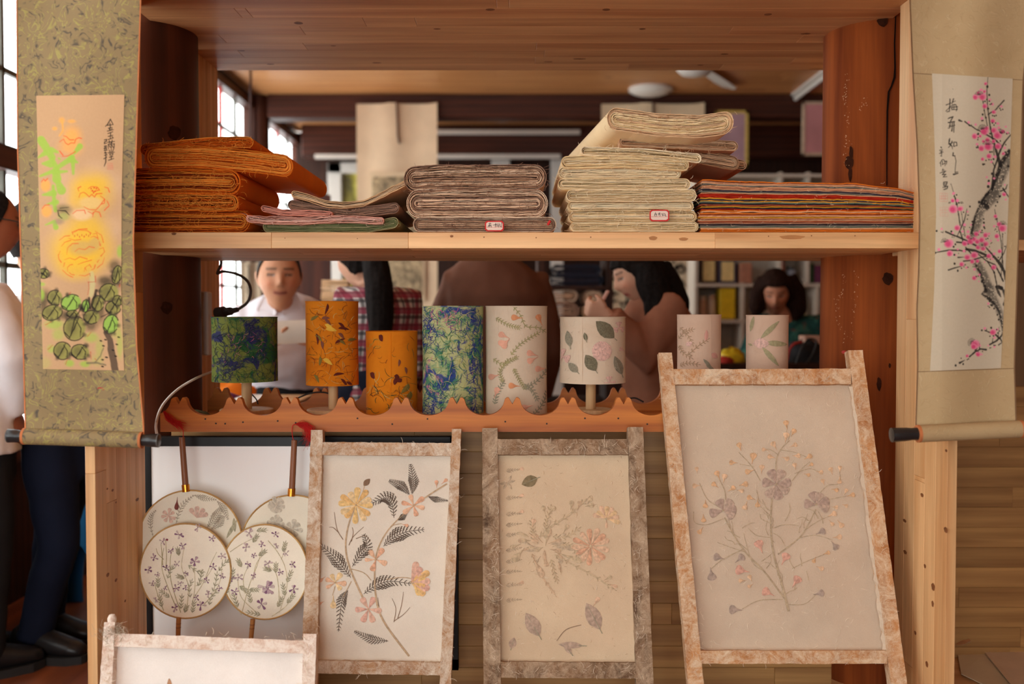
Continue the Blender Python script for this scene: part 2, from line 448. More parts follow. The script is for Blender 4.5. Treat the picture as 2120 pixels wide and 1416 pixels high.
def board_z(name, x0, x1, y0, y1, z0, z1, nrow, mat):
    """upright side panel: strips run along Z, side by side in Y"""
    core = box(name, x0+0.002, x1-0.002, y0+0.002, y1-0.002, z0+0.002, z1-0.002, mat['Z'], shelf, c=0)
    w = (y1-y0)/nrow
    for i in range(nrow):
        zs = [z0]+sorted(R(z0+0.2, z1-0.2) for _ in range(2))+[z1]
        for a, b in zip(zs[:-1], zs[1:]):
            box('stave', x0, x1, y0+i*w+0.0002, y0+(i+1)*w-0.0002, a+0.0002, b-0.0002, mat['Z'], core, c=0.0008)
    return core
def board_b(name, x0, x1, y0, y1, z0, z1, nrow, mat, parent=None):
    """back board: strips run along X, one above the other"""
    parent = parent or shelf
    core = box(name, x0+0.002, x1-0.002, y0+0.003, y1-0.002, z0+0.002, z1-0.002, mat, parent, c=0)
    h = (z1-z0)/nrow
    for i in range(nrow):
        xs = [x0]+sorted(R(x0+0.08, x1-0.08) for _ in range(2 if x1-x0 > 0.8 else 1))+[x1]
        for a, b in zip(xs[:-1], xs[1:]):
            dy = R(0, 0.0012)
            box('stave', a+0.0002, b-0.0002, y0+dy, y1, z0+i*h+0.0003, z0+(i+1)*h-0.0003, mat, core, c=0.001)
    return core
PT = 0.022
board_z('side_panel', XL-PT, XL, 2.20, 2.50, 0.0, ZT, 5, PINE)
board_z('side_panel', XRI, XRI+PT, 2.20, 2.50, 0.0, ZT, 5, PINE)
board_z('rear_post', XL-PT, XL, 2.92, 3.15, 0.0, ZT, 3, PINE)
board_z('rear_post', XRI+0.036, XRI+0.036+PT, 2.92, 3.15, 0.0, ZT, 3, PINE)
board_x('top_board', 2.20, 3.16, ZT, ZT+0.03, XL-PT, XRI+PT, 12, PINE_D, 2)
j = [XAT(563, 2.36), XAT(846, 2.36), XAT(1480, 2.36)]
board_x('middle_shelf', 2.36, 2.93, ZSB, ZS, XL, XRI, 7, PINE, 2, {0: j})
board_x('bottom_shelf', 2.21, 2.80, ZB-0.03, ZB, XL, XRI, 7, PINE, 2)
board_b('back_board', -0.90, 0.85, 2.62, 2.64, ZB, ZTR-0.03, 12, BACKW)
box('trough_board', -0.862, 0.852, 2.521, 2.838, ZTR-0.022, ZTR, LACE['X'], shelf)
box('batten', 0.872, 0.964, 2.53, 2.56, ZAT(1162, 2.55), ZAT(1147, 2.55), PINE['X'], shelf)
# cloud-edged (scalloped) boards in front of and behind the lamps
def scallop(name, Y, th, x0, x1, c0, T, ytip, ynotch, yval, zbot):
    """upper edge measured in photo pixels at depth Y: twin-tipped crowns and round bays"""
    pts = []
    N = 30
    k0 = int(math.floor((x0-c0)/T))-1; k1 = int(math.ceil((x1-c0)/T))+1
    for k in range(k0, k1+1):
        c = c0+k*T
        prof = []
        for i in range(N+1):
            u = (-0.5+i/N)*T; a = abs(u)/T*115.0
            if a < 7: y = ynotch+(ytip-ynotch)*(a/8.0)
            elif a < 13: y = ytip + (a-10)**2*0.06
            elif a < 18: y = ytip + 1 + (a-13)*1.1
            else:
                e = max(0.0, 1-((57.5-a)/40.5)**2); y = ytip+6+(yval-ytip-6)*math.sqrt(e)
            prof.append((c+u, y))
        pts += prof[:-1]
    pts = [p for p in pts if x0 <= p[0] <= x1]
    top = [P(px, py, Y) for px, py in pts]
    m = MB(); n = len(top)
    vf = top + [Vector((p.x, Y, zbot)) for p in top]
    vs = vf + [Vector((p.x, Y+th, p.z)) for p in vf]
    fs = []
    for i in range(n-1):
        fs += [(i, n+i, n+i+1, i+1), (2*n+i, 2*n+i+1, 3*n+i+1, 3*n+i), (i, i+1, 2*n+i+1, 2*n+i), (n+i, 3*n+i, 3*n+i+1, n+i+1)]
    fs += [(0, 2*n, 3*n, n), (n-1, 2*n-1, 4*n-1, 3*n-1)]
    m.add(vs, fs)
    return autosmooth(m.build(name, LACE['X'], shelf), 35)
fb = scallop('scalloped_board', 2.50, 0.02, 331, 1790, 485, 115.15, 823, 837, 860, ZAT(894, 2.50))
rb_ = scallop('scalloped_board', 2.84, 0.02, 428, 1690, 560, 102.9, 803, 815, 836, ZTR-0.03)
# nail holes along the front board
NAIL = plain('dark_nail', (0.02, 0.014, 0.01, 1), 0.6)
for px in (425, 447, 466, 503, 575, 612, 740, 812, 885, 1046, 1132, 1211, 1280, 1340):
    p = P(px, 872 + 6*math.sin(px), 2.4992)
    m = MB(); m.lathe([(0.0022, 0.0), (0.0022, 0.0012)], (p.x, p.y-0.0004, p.z), 8, 'Y'); m.build('nail_hole', NAIL, fb)
# small knots set in the wood of the shelf's front edge and panels
def knot(parent, c, rx, rz, nrm, mat):
    m = MB(); n = 14; vs = []
    t = Vector((1, 0, 0)) if abs(nrm.x) < 0.5 else Vector((0, 1, 0)); b = Vector((0, 0, 1))
    vs = [c + nrm*0.0003] + [c + nrm*0.0002 + t*(rx*math.cos(2*math.pi*k/n)*(1+0.15*math.sin(k*2.3))) + b*(rz*math.sin(2*math.pi*k/n)) for k in range(n)]
    m.add(vs, [(0, 1+k, 1+(k+1) % n) for k in range(n)]); return m.build('knot', mat, parent)
KNOT = plain('knot_brown', srgb(124,76,42), 0.6, var=0.4, scale=120)
sp = [c for c in shelf.children if c.name.startswith('side_panel')]
for (px, py, rx, rz) in ((1959, 933, 0.012, 0.004), (1909, 1025, 0.016, 0.006), (1958, 1097, 0.018, 0.008), (1915, 1172, 0.012, 0.006), (1932, 1215, 0.018, 0.011), (1931, 1250, 0.012, 0.009),
                         (1873, 1078, 0.02, 0.005), (1874, 1143, 0.02, 0.006), (1919, 1375, 0.014, 0.009), (1895, 1310, 0.012, 0.006)):
    r = RAY(px, py); t = XRI/r.x; c = Vector((0, 0, CZ))+r*t
    knot(sp[1], c, rx*0.55, rz*0.8, Vector((-1, 0, 0)), KNOT)
for (px, py, rx, rz) in ((284, 1034, 0.02, 0.005), (233, 1015, 0.012, 0.004), (223, 1190, 0.016, 0.006), (240, 1201, 0.014, 0.005), (222, 1012, 0.008, 0.003), (259, 1244, 0.01, 0.004), (240, 1040, 0.008, 0.003)):
    r = RAY(px, py); t = XL/r.x; c = Vector((0, 0, CZ))+r*t
    knot(sp[0], c, rx*0.55, rz*0.8, Vector((1, 0, 0)), KNOT)
ms = [c for c in shelf.children if c.name.startswith('middle_shelf')][0]
for (px, py, rx, rz) in ((360, 484, 0.006, 0.003), (935, 489, 0.004, 0.003), (1002, 491, 0.0015, 0.0015), (1110, 492, 0.0015, 0.0015), (1223, 491, 0.0015, 0.0015), (1591, 489, 0.0015, 0.0015), (1680, 488, 0.0015, 0.0015), (1770, 488, 0.0015, 0.0015),
                         (740, 494, 0.0012, 0.0012), (590, 493, 0.0012, 0.0012), (1640, 491, 0.03, 0.005), (1352, 493, 0.01, 0.005), (1415, 495, 0.011, 0.004)):
    p = P(px, py, 2.3598); knot(ms, p, rx, rz, Vector((0, -1, 0)), KNOT if rx < 0.008 else plain('resin_stain', srgb(176,120,72), 0.6))
tb = [c for c in shelf.children if c.name.startswith('top_board')][0]
def knot_under(px, py, rx, ry):
    r = RAY(px, py); t = (ZT-0.0003-CZ)/r.z; c = Vector((0, 0, CZ))+r*t
    m = MB(); n = 12
    m.add([c]+[c+Vector((rx*math.cos(2*math.pi*k/n), ry*math.sin(2*math.pi*k/n), 0)) for k in range(n)], [(0, 1+k, 1+(k+1) % n) for k in range(n)])
    m.build('knot', KNOT, tb)
for (px, py, rx, ry) in ((618, 48, .012, .012), (780, 130, .014, .006), (1200, 122, .02, .006), (1500, 112, .012, .008), (1450, 135, .01, .006), (1668, 70, .014, .008), (1135, 128, .014, .005), (905, 60, .01, .006),
                         (1015, 20, .012, .01), (1330, 60, .009, .008), (1590, 30, .01, .01), (500, 105, .01, .006), (560, 133, .012, .005), (1255, 20, .01, .01), (690, 95, .008, .005)):
    knot_under(px, py, rx, ry)

# ================================================================== THE TWO PILLARS THE SHELF STANDS AROUND
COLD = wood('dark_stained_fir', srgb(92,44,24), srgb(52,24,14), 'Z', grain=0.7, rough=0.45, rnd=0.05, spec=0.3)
def pillar(cx, cy, r, label, wmat):
    n = 56; m = MB(); zs = [0, 0.3, 0.7, 1.1, 1.5, 1.9, 2.3, CEIL]
    prof = [(r*(1.0+0.012*math.sin(z*2.0)), z) for z in zs]
    root = thing('pillar', (cx, cy, 0), label, 'pillar', 'pillars at the two ends of the shelf')
    autosmooth(m.lathe(prof, (cx, cy, 0), n).build('shaft', wmat, root))
    return root
def on_pillar(px, py, cx, cy, r, off=0.0006):
    d = RAY(px, py); a = d.x**2+d.y**2; ox, oy = -cx, -cy
    b = 2*(d.x*ox+d.y*oy); c = ox*ox+oy*oy-(r+off)**2
    disc = b*b-4*a*c
    if disc < 0: return None
    t = (-b-math.sqrt(disc))/(2*a)
    return Vector((0, 0, CZ))+d*t
def patch(parent, name, poly, cx, cy, r, mat, off=0.0006):
    pts = [on_pillar(x, y, cx, cy, r, off) for x, y in poly]
    if any(p is None for p in pts): return None
    c = sum(pts, Vector())/len(pts); d = Vector((c.x-cx, c.y-cy, 0)).normalized()
    m = MB(); n = len(pts); m.add([c]+pts, [(0, 1+k, 1+(k+1) % n) for k in range(n)]); return m.build(name, mat, parent)
PL = (-1.02, 2.757, 0.152); PR = (1.018, 2.757, 0.157)
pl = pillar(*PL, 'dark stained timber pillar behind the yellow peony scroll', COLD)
pr = pillar(*PR, 'orange-red timber pillar with a long crack behind the plum blossom scroll', COLW)
DK = plain('dark_knot', srgb(54,27,15), 0.8, spec=0.05, var=0.3, scale=90)
CRACK = plain('deep_crack', (0.012, 0.007, 0.005, 1), 0.9, spec=0.0)
def ell(cx, cy, rx, ry, n=14, w=0.12): return [(cx+rx*math.cos(2*math.pi*k/n)*(1+w*math.sin(3*k)), cy+ry*math.sin(2*math.pi*k/n)*(1+w*math.cos(2*k))) for k in range(n)]
KR = PR[2]*1.012
for (x, y, rx, ry, mt) in ((1827, 43, 11, 12, DK), (1838, 577, 11, 13, DK), (1758, 337, 9, 14, DK), (1762, 318, 4, 16, DK), (1760, 360, 4, 16, DK), (1820, 795, 5, 14, DK), (1842, 757, 2.5, 5, DK)):
    patch(pr, 'knot', ell(x, y, rx, ry), PR[0], PR[1], KR, mt)
for (x, y, rx, ry) in ((361, 275, 13, 15), (345, 637, 12, 13)):
    patch(pl, 'knot', ell(x, y, rx, ry), PL[0], PL[1], PL[2]*1.012, DK)
ck = [(1855, 20, 1.2), (1852, 90, 1.6), (1853, 140, 1.8), (1852, 160, 2.4), (1846, 178, 2), (1840, 190, 2.2), (1837, 230, 1.8), (1836, 320, 1.5), (1836, 384, 1.0)]
poly = [(x-w, y) for x, y, w in ck]+[(x+w, y) for x, y, w in ck[::-1]]
m = MB(); L = [on_pillar(x-w, y, PR[0], PR[1], KR+0.0002) for x, y, w in ck]; Rr = [on_pillar(x+w, y, PR[0], PR[1], KR+0.0002) for x, y, w in ck]
m.add(L+Rr, [(i, i+1, len(ck)+i+1, len(ck)+i) for i in range(len(ck)-1)]); m.build('crack', CRACK, pr)
CHALK = plain('chalk_flecks', srgb(206,160,118), 0.9)
m = MB(); rr = random.Random(3)
def fleck_line(pts, n, w):
    for _ in range(n):
        k = rr.randrange(len(pts)-1); t = rr.random()
        x = pts[k][0]*(1-t)+pts[k+1][0]*t+rr.gauss(0, w); y = pts[k][1]*(1-t)+pts[k+1][1]*t+rr.gauss(0, 2)
        q = [on_pillar(x+rr.uniform(-1.6, 1.6), y+rr.uniform(-2.2, 2.2), PR[0], PR[1], KR+0.0003) for _ in range(4)]
        m.add(q, [(0, 1, 2, 3)])
fleck_line([(1755, 150), (1750, 180), (1748, 205), (1753, 232), (1757, 262)], 46, 3)
fleck_line([(1787, 195), (1790, 215), (1780, 228)], 16, 3)
fleck_line([(1750, 280), (1752, 300), (1750, 345)], 22, 4)
fleck_line([(1745, 565), (1748, 580), (1742, 610), (1733, 620), (1736, 670), (1748, 690), (1745, 730)], 46, 2.5)
fleck_line([(1772, 560), (1770, 600), (1768, 650), (1764, 700)], 26, 3)
o = m.build('chalk_flecks', CHALK, pr); o['kind'] = 'stuff'
patch(pr, 'red_dot', ell(1747, 729, 5, 3.5, w=0.05), PR[0], PR[1], KR+0.0004, REDW)

# ================================================================== THE NEXT SHELF BAY ON THE RIGHT
nb = thing('neighbour_shelf', (1.6, 2.7, 0), 'dim pine shelf bay with loose paper on the far right', 'shelf')
board_b('back_board', XRI+PT+0.004, 2.1, 2.95, 2.97, 0.1, ZAT(800, 2.95), 15, BACKW, nb)
box('bottom_board', XRI+PT+0.004, 2.1, 2.25, 2.949, ZB-0.06, ZB-0.03, PINE['X'], nb)
box('shelf_board', XRI+PT+0.004, 2.1, 2.36, 2.949, ZSB-0.005, ZSB+0.02, PINE['X'], nb)
# ================================================================== HANGING SCROLLS
class Canvas:
    """a sheet of paper painted in memory: soft washes and brush strokes in photo-pixel coordinates"""
    def __init__(s, x0, y0, x1, y1, k, paper_c):
        s.x0, s.y0, s.k = x0, y0, k
        s.w = int((x1-x0)*k)+1; s.h = int((y1-y0)*k)+1
        s.a = np.ones((s.h, s.w, 3), np.float32)*np.array(paper_c[:3], np.float32)
        s.X = (x0+np.arange(s.w)/k)[None, :].astype(np.float32); s.Y = (y0+np.arange(s.h)/k)[:, None].astype(np.float32)
        g = np.random.RandomState(5)
        n = g.rand(s.h//3+2, s.w//3+2).astype(np.float32); n = np.kron(n, np.ones((3, 3), np.float32))[:s.h, :s.w]
        s.rough = n
    def win(s, xa, ya, xb, yb):
        i0 = max(0, int((xa-s.x0)*s.k)); i1 = min(s.w, int((xb-s.x0)*s.k)+2)
        j0 = max(0, int((ya-s.y0)*s.k)); j1 = min(s.h, int((yb-s.y0)*s.k)+2)
        return (slice(j0, j1), slice(i0, i1)) if i1 > i0 and j1 > j0 else None
    def lay(s, w, al, col):
        al = al[..., None]; s.a[w] = s.a[w]*(1-al)+np.array(col[:3], np.float32)*al
    def blob(s, cx, cy, rx, ry, col, al=1.0, soft=0.5, ang=0.0):
        m = max(rx, ry)*1.5+2; w = s.win(cx-m, cy-m, cx+m, cy+m)
        if w is None: return
        dx = s.X[:, w[1]]-cx; dy = s.Y[w[0], :]-cy; c, n = math.cos(ang), math.sin(ang)
        d = np.sqrt(((dx*c+dy*n)/rx)**2+((-dx*n+dy*c)/ry)**2)
        s.lay(w, np.clip((1+soft*0.5-d)/max(soft, 1e-3), 0, 1)**1.3*al, col)
    def stroke(s, pts, wid, col, al=1.0, soft=0.8, dry=0.0):
        """wid: one half-width or (start, ... , end)"""
        ws = wid if isinstance(wid, (tuple, list)) else [wid]*2
        n = len(pts); W_ = np.interp(np.linspace(0, 1, n), np.linspace(0, 1, len(ws)), ws)
        m = max(ws)+3; xs = [p[0] for p in pts]; ys = [p[1] for p in pts]
        w = s.win(min(xs)-m, min(ys)-m, max(xs)+m, max(ys)+m)
        if w is None: return
        X = s.X[:, w[1]]; Y = s.Y[w[0], :]
        best = np.full((Y.shape[0], X.shape[1]), 1e3, np.float32)
        for i in range(n-1):
            (xa, ya), (xb, yb) = pts[i], pts[i+1]; vx, vy = xb-xa, yb-ya; L = vx*vx+vy*vy+1e-6
            t = np.clip(((X-xa)*vx+(Y-ya)*vy)/L, 0, 1)
            d = np.sqrt((X-xa-t*vx)**2+(Y-ya-t*vy)**2)-(W_[i]*(1-t)+W_[i+1]*t)
            best = np.minimum(best, d)
        a = np.clip(0.5-best/soft, 0, 1)*al
        if dry > 0: a = a*np.clip((s.rough[w]-dry)*4+0.5, 0, 1)
        s.lay(w, a, col)
    def ring(s, cx, cy, rx, ry, col, wid=0.8, al=1.0, a0=0.0, a1=360.0, ang=0.0, soft=0.8):
        c, n = math.cos(ang), math.sin(ang); pts = []
        for k in range(21):
            t = math.radians(a0+(a1-a0)*k/20); u, v = rx*math.cos(t), ry*math.sin(t); pts.append((cx+u*c-v*n, cy+u*n+v*c))
        s.stroke(pts, wid, col, al, soft)
    def sample(s, px, py):
        i = np.clip(np.rint((px-s.x0)*s.k).astype(int), 0, s.w-1); j = np.clip(np.rint((py-s.y0)*s.k).astype(int), 0, s.h-1)
        return s.a[j, i]
def edge(pairs):
    ys = [p[0] for p in pairs]; xs = [p[1] for p in pairs]
    return lambda y: np.interp(y, ys, xs)
def sheet(name, left, right, top, bot, nu, nv, place, mat, parent, canvas=None, attr='Col'):
    """sheet between two edge curves; top and bot are (y at left, y at right); place(px, py) -> world"""
    u = np.linspace(0, 1, nu+1); v = np.linspace(0, 1, nv+1)
    verts = []; PX = np.zeros((nv+1, nu+1)); PY = np.zeros((nv+1, nu+1))
    for jv, b in enumerate(v):
        yl = top[0]+(bot[0]-top[0])*b; yr = top[1]+(bot[1]-top[1])*b
        ys = yl+(yr-yl)*u; xl = left(ys); xr = right(ys)
        PX[jv] = xl+(xr-xl)*u; PY[jv] = ys
    verts = place(PX, PY).reshape(-1, 3)
    org = rootloc(parent); verts = verts-np.array(org)[None, :]
    idx = np.arange((nu+1)*(nv+1)).reshape(nv+1, nu+1)
    faces = np.stack([idx[:-1, :-1], idx[1:, :-1], idx[1:, 1:], idx[:-1, 1:]], -1).reshape(-1, 4)
    me = bpy.data.meshes.new(name); nv_ = len(verts); nf = len(faces)
    me.vertices.add(nv_); me.vertices.foreach_set('co', verts.astype(np.float32).ravel())
    me.loops.add(nf*4); me.loops.foreach_set('vertex_index', faces.astype(np.int32).ravel())
    me.polygons.add(nf); me.polygons.foreach_set('loop_start', np.arange(0, nf*4, 4, dtype=np.int32))
    me.polygons.foreach_set('loop_total', np.full(nf, 4, np.int32)); me.polygons.foreach_set('use_smooth', [True]*nf)
    me.update(calc_edges=True); me.validate()
    if canvas is not None:
        c = canvas.sample(PX, PY).reshape(-1, 3); rgba = np.ones((nv_, 4), np.float32); rgba[:, :3] = c
        at = me.color_attributes.new(attr, 'FLOAT_COLOR', 'POINT'); at.data.foreach_set('color', rgba.ravel())
    me.materials.append(mat)
    o = bpy.data.objects.new(name, me); link(o, parent); return o
def PV(px, py, Y):
    """vector form of P"""
    x = (px-1060.0)/F; y = (708.0-py)/F; t = Y/(CT+y*ST)
    return np.stack([x*t, Y+0*px, CZ+t*(-ST+y*CT)], -1)
def brocade(name, base, dark, light, scale=1.0, emboss=0.4, contrast=1.0, lw=0.13):
    t = NT(name); v = t.coords((1, 1, 1), rnd=False)
    nd = t.noise(v, 26*scale, 2, 0.5)
    vm = t.n('ShaderNodeVectorMath', operation='MULTIPLY_ADD'); vm.inputs[1].default_value = (0.05/scale, 0.05/scale, 0.05/scale)
    t.l(nd.outputs['Color'], vm.inputs[0]); t.l(v, vm.inputs[2])
    def swirl(sc, freq, lo, hi):
        vo = t.n('ShaderNodeTexVoronoi', feature='F1'); vo.inputs['Scale'].default_value = sc; t.l(vm.outputs[0], vo.inputs['Vector'])
        s_ = t.math('SINE', t.math('MULTIPLY', vo.outputs['Distance'], freq))
        return t.ramp(s_, [(lo, (0, 0, 0, 1)), (hi, (1, 1, 1, 1))])
    def band(sc, w):          # thin curly contour lines of a noise field
        n = t.noise(vm.outputs[0], sc, 2, 0.5, 0.8)
        a = t.math('ABSOLUTE', t.math('SUBTRACT', t.math('FRACT', t.math('MULTIPLY', n.outputs['Fac'], 5.0)), 0.5))
        return t.ramp(a, [(0.0, (1, 1, 1, 1)), (w, (0, 0, 0, 1))])
    n3 = t.noise(v, 70*scale, 2); msk = t.ramp(n3.outputs['Fac'], [(0.47, (0, 0, 0, 1)), (0.58, (1, 1, 1, 1))])
    l1 = t.math('MULTIPLY', band(48*scale, lw), msk)
    l2 = t.math('MULTIPLY', band(62*scale, lw*0.8), t.math('SUBTRACT', 1.0, msk))
    c = t.mix(t.math('MULTIPLY', l1, min(1.0, 0.9*contrast)), base, dark); c = t.mix(t.math('MULTIPLY', l2, 0.8*contrast), c, light)
    nb = t.noise(v, 9, 4, 0.6)
    c = t.mix(0.35, c, t.ramp(nb.outputs['Fac'], [(0.3, (0.72, 0.66, 0.56, 1)), (0.65, (1, 1, 1, 1))]), 'MULTIPLY')
    wv = t.noise(t.coords((30, 30, 900), rnd=False), 1, 1)
    h = t.math('ADD', t.math('MULTIPLY', l1, 0.6), t.math('ADD', l2, t.math('MULTIPLY', wv.outputs['Fac'], 0.5)))
    return t.bsdf(c, 0.75, h, emboss, 0.0008, 0, 0.25)
def lin(*c): return srgb(*c)[:3]
INK = lin(34, 30, 28)
PAINT = vcol('painted_scroll_paper', 0.9)
CAPM = NT('dark_horn'); CAPM = CAPM.bsdf(srgb(36,34,34), 0.28, None)
CAPR = plain('grey_cap_rim', srgb(84,82,80), 0.3)

# ---------- left scroll: yellow peonies
Ys = 2.14
ls = thing('hanging_scroll', P(170, 905, Ys), 'yellow peony painting on an olive brocade hanging scroll', 'scroll')
def placeL(px, py, d=0.0): return PV(px, py, Ys-d+0.004*np.sin(px*0.02+py*0.004)+np.clip(py-860, 0, 60)*-0.0003)
BRO = brocade('olive_brocade', srgb(142,122,86), srgb(80,74,66), srgb(166,156,88), 0.6, 0.35, 1.15, 0.22)
eL = edge([(-60, 34), (300, 36), (600, 45), (885, 52)]); eR = edge([(-60, 293), (300, 282), (500, 276), (720, 283), (885, 297)])
sheet('mount_cloth', eL, eR, (-60, -60), (892, 905), 24, 90, placeL, BRO, ls)
BIND = plain('orange_binding', srgb(188,112,66), 0.8)
sheet('edge_binding', lambda y: eL(y)-1.2, lambda y: eL(y)+1.6, (-60, -60), (892, 892), 1, 60, lambda x, y: placeL(x, y, 0.0006), BIND, ls)
sheet('edge_binding', lambda y: eR(y)-1.6, lambda y: eR(y)+1.2, (-60, -60), (903, 903), 1, 60, lambda x, y: placeL(x, y, 0.0006), BIND, ls)
cv = Canvas(70, 190, 264, 772, 1.15, lin(198, 160, 120))
A = lambda *p: [(70+.2119*x, 190+.2119*y) for x, y in p]
B = lambda *p: [(70+.2119*x, 470+.2119*y) for x, y in p]
def abl(T, x, y, rx, ry, col, al, soft=0.6, ang=0): q = T((x, y))[0]; cv.blob(q[0], q[1], rx*.2119, ry*.2119, col, al, soft, ang)
def ast(T, pts, wid, col, al=1.0, soft=0.9, dry=0.0):
    w = [x*.2119 for x in (wid if isinstance(wid, (tuple, list)) else (wid, wid))]
    cv.stroke(T(*pts), w, col, al, soft, dry)
YEL, ORA, RED, GRN = lin(232, 186, 58), lin(240, 170, 80), lin(226, 84, 40), lin(158, 190, 76)
for (x, y, r) in ((330, 880, 130), (620, 800, 130), (780, 900, 110), (330, 1050, 110), (760, 1330, 110), (300, 1380, 130)): abl(A, x, y, r, r, lin(214, 178, 140), 0.5, 1.0)
for (x, y, rx, ry, al) in ((370, 430, 90, 90, 0.75), (360, 540, 110, 85, 0.6), (275, 280, 28, 30, 0.8), (205, 360, 24, 18, 0.9), (370, 290, 40, 18, 0.8), (560, 990, 190, 190, 0.85), (480, 930, 110, 90, 0.6), (640, 900, 110, 90, 0.6), (520, 1320, 190, 130, 0.7), (400, 1060, 70, 70, .4)):
    abl(A, x, y, rx, ry, YEL if y > 600 else ORA, al, 1.1)
for (x, y, rx, ry, al) in ((450, 230, 270, 230, 0.95), (560, 180, 190, 180, 0.6), (420, 400, 170, 110, 0.6), (340, 240, 130, 160, 0.6)): abl(B, x, y, rx, ry, YEL, al, 1.0)
abl(A, 560, 1085, 120, 62, lin(226, 190, 120), 0.9, 0.5); abl(A, 470, 1200, 100, 60, lin(232, 196, 150), 0.8, 0.6)
abl(B, 480, 205, 150, 75, lin(206, 168, 96), 0.85, 0.7); abl(B, 600, 160, 60, 60, lin(206, 168, 96), 0.8, 0.6)
for pts, w in (([(70, 470), (130, 560), (180, 640)], (40, 34)), ([(180, 640), (215, 740), (225, 850)], (14, 44)), ([(60, 822), (150, 790), (220, 760)], (10, 26)), ([(215, 750), (300, 695), (370, 645)], (20, 28)),
               ([(375, 640), (382, 720), (384, 800)], (26, 12)), ([(200, 785), (325, 776)], (24, 10)), ([(230, 870), (270, 960)], (22, 44)), ([(85, 1010), (190, 990)], (8, 36)), ([(190, 920), (200, 1090), (212, 1160)], (16, 20)),
               ([(115, 1302), (200, 1268), (215, 1325)], (6, 26)), ([(395, 600), (450, 535)], (14, 30)), ([(40, 642), (110, 598)], (8, 26)), ([(175, 565), (235, 590)], (26, 12)), ([(90, 700), (160, 700)], (12, 42)), ([(280, 300), (285, 380), (250, 430)], (8, 6)), ([(360, 660), (425, 690)], (34, 10)), ([(130, 1100), (220, 1080)], (6, 26)), ([(245, 650), (262, 658)], (10, 6))):
    ast(A, pts, w, GRN if pts[0] != (280, 300) else ORA, 0.92, 2.5)
for (x, y, rx, ry) in ((115, 915, 48, 60), (125, 1170, 52, 58)): abl(A, x, y, rx, ry, ORA, 0.8, 0.6)
for pts in ([(75, 880), (95, 850), (110, 870), (135, 845)], [(80, 1145), (110, 1110), (150, 1105)], [(250, 490), (290, 462), (308, 500), (335, 518), (362, 500), (398, 502), (408, 465), (440, 450), (466, 458)], [(290, 430), (320, 440), (350, 470), (390, 470)], [(280, 632), (330, 628), (380, 600), (405, 585)], [(250, 575), (285, 620)],
            [(440, 1030), (455, 990), (490, 980), (515, 1000), (540, 1025), (568, 1000), (595, 1028), (612, 995), (665, 992)], [(380, 1192), (420, 1162), (495, 1158), (505, 1190)], [(490, 1125), (540, 1152), (610, 1155), (655, 1100), (690, 1050)], [(530, 1170), (575, 1195), (600, 1168), (640, 1178), (655, 1222)], [(690, 930), (728, 940), (738, 980)], [(650, 1015), (695, 1048), (690, 1090), (665, 1098)], [(715, 1060), (735, 1115), (690, 1160)],
            [(440, 970), (430, 940), (460, 925)], [(530, 945), (560, 925), (620, 930), (640, 960)], [(560, 965), (590, 975), (630, 960)], [(380, 1370), (440, 1345), (520, 1340)], [(575, 1225), (580, 1180)]):
    ast(A, pts, (3.0, 5.0), RED, 0.85, 1.0)
for pts in ([(258, 235), (240, 275), (248, 315), (268, 345)], [(378, 62), (430, 30), (520, 35), (560, 60)], [(320, 270), (330, 205), (375, 162), (432, 160)], [(555, 100), (585, 88), (618, 105)], [(575, 70), (615, 60), (630, 120)], [(638, 215), (678, 200), (692, 240), (655, 285)], [(330, 435), (330, 395), (350, 370), (380, 365)], [(345, 440), (365, 462), (395, 466)], [(490, 440), (500, 395), (545, 368), (560, 395)], [(430, 365), (480, 345), (565, 320)],
            [(250, 130), (300, 90), (350, 85)], [(600, 40), (660, 80), (680, 150)], [(300, 320), (350, 300), (400, 320), (450, 290), (520, 310)], [(400, 240), (440, 210), (500, 220), (540, 190), (590, 200)], [(690, 300), (670, 360), (620, 400)], [(280, 420), (320, 460), (380, 490)], [(440, 470), (500, 480), (560, 450)], [(340, 110), (400, 130), (460, 120)],
            [(270, 190), (300, 150), (360, 130)], [(515, 430), (500, 400)], [(560, 420), (590, 410), (600, 370)], [(640, 320), (620, 345)], [(290, 390), (300, 350)], [(640, 140), (650, 180)], [(385, 80), (375, 50)]):
    ast(B, pts, (2.2, 4.6), RED, 0.75, 1.0)
for (x, y) in ((400, 88), (425, 78), (447, 96), (470, 80), (492, 92), (512, 76), (536, 86), (552, 70)): abl(B, x, y, 5, 11, lin(216, 84, 50), 0.9, 0.6)
for (x, y) in ((560, 945), (590, 938), (612, 945), (575, 965), (600, 970), (585, 985)): abl(A, x, y, 7, 9, lin(216, 60, 40), 0.95, 0.5)
# black leaf on the left and the big leaves below
abl(A, 290, 1150, 75, 50, lin(120, 110, 70), 0.7, 0.9); abl(A, 290, 1220, 60, 40, lin(160, 170, 90), 0.7, 0.8); abl(A, 245, 1270, 50, 30, lin(150, 130, 110), 0.6, 0.9)
for pts in ([(235, 1160), (245, 1210), (275, 1238)], [(245, 1160), (310, 1165), (348, 1205)], [(255, 1140), (340, 1130)]): ast(A, pts, (4, 7, 3), INK, 0.85, 1.4)
OLV, DRK, BRT = lin(148, 146, 78), lin(84, 74, 54), lin(144, 184, 80)
for (x, y, rx, ry) in ((790, 380, 60, 60), (740, 560, 110, 80), (110, 690, 70, 80), (300, 860, 80, 50), (560, 960, 60, 60), (640, 830, 60, 110), (90, 780, 40, 80), (560, 800, 90, 40), (690, 520, 60, 40)): abl(B, x, y, rx, ry, DRK, 0.75, 1.0)
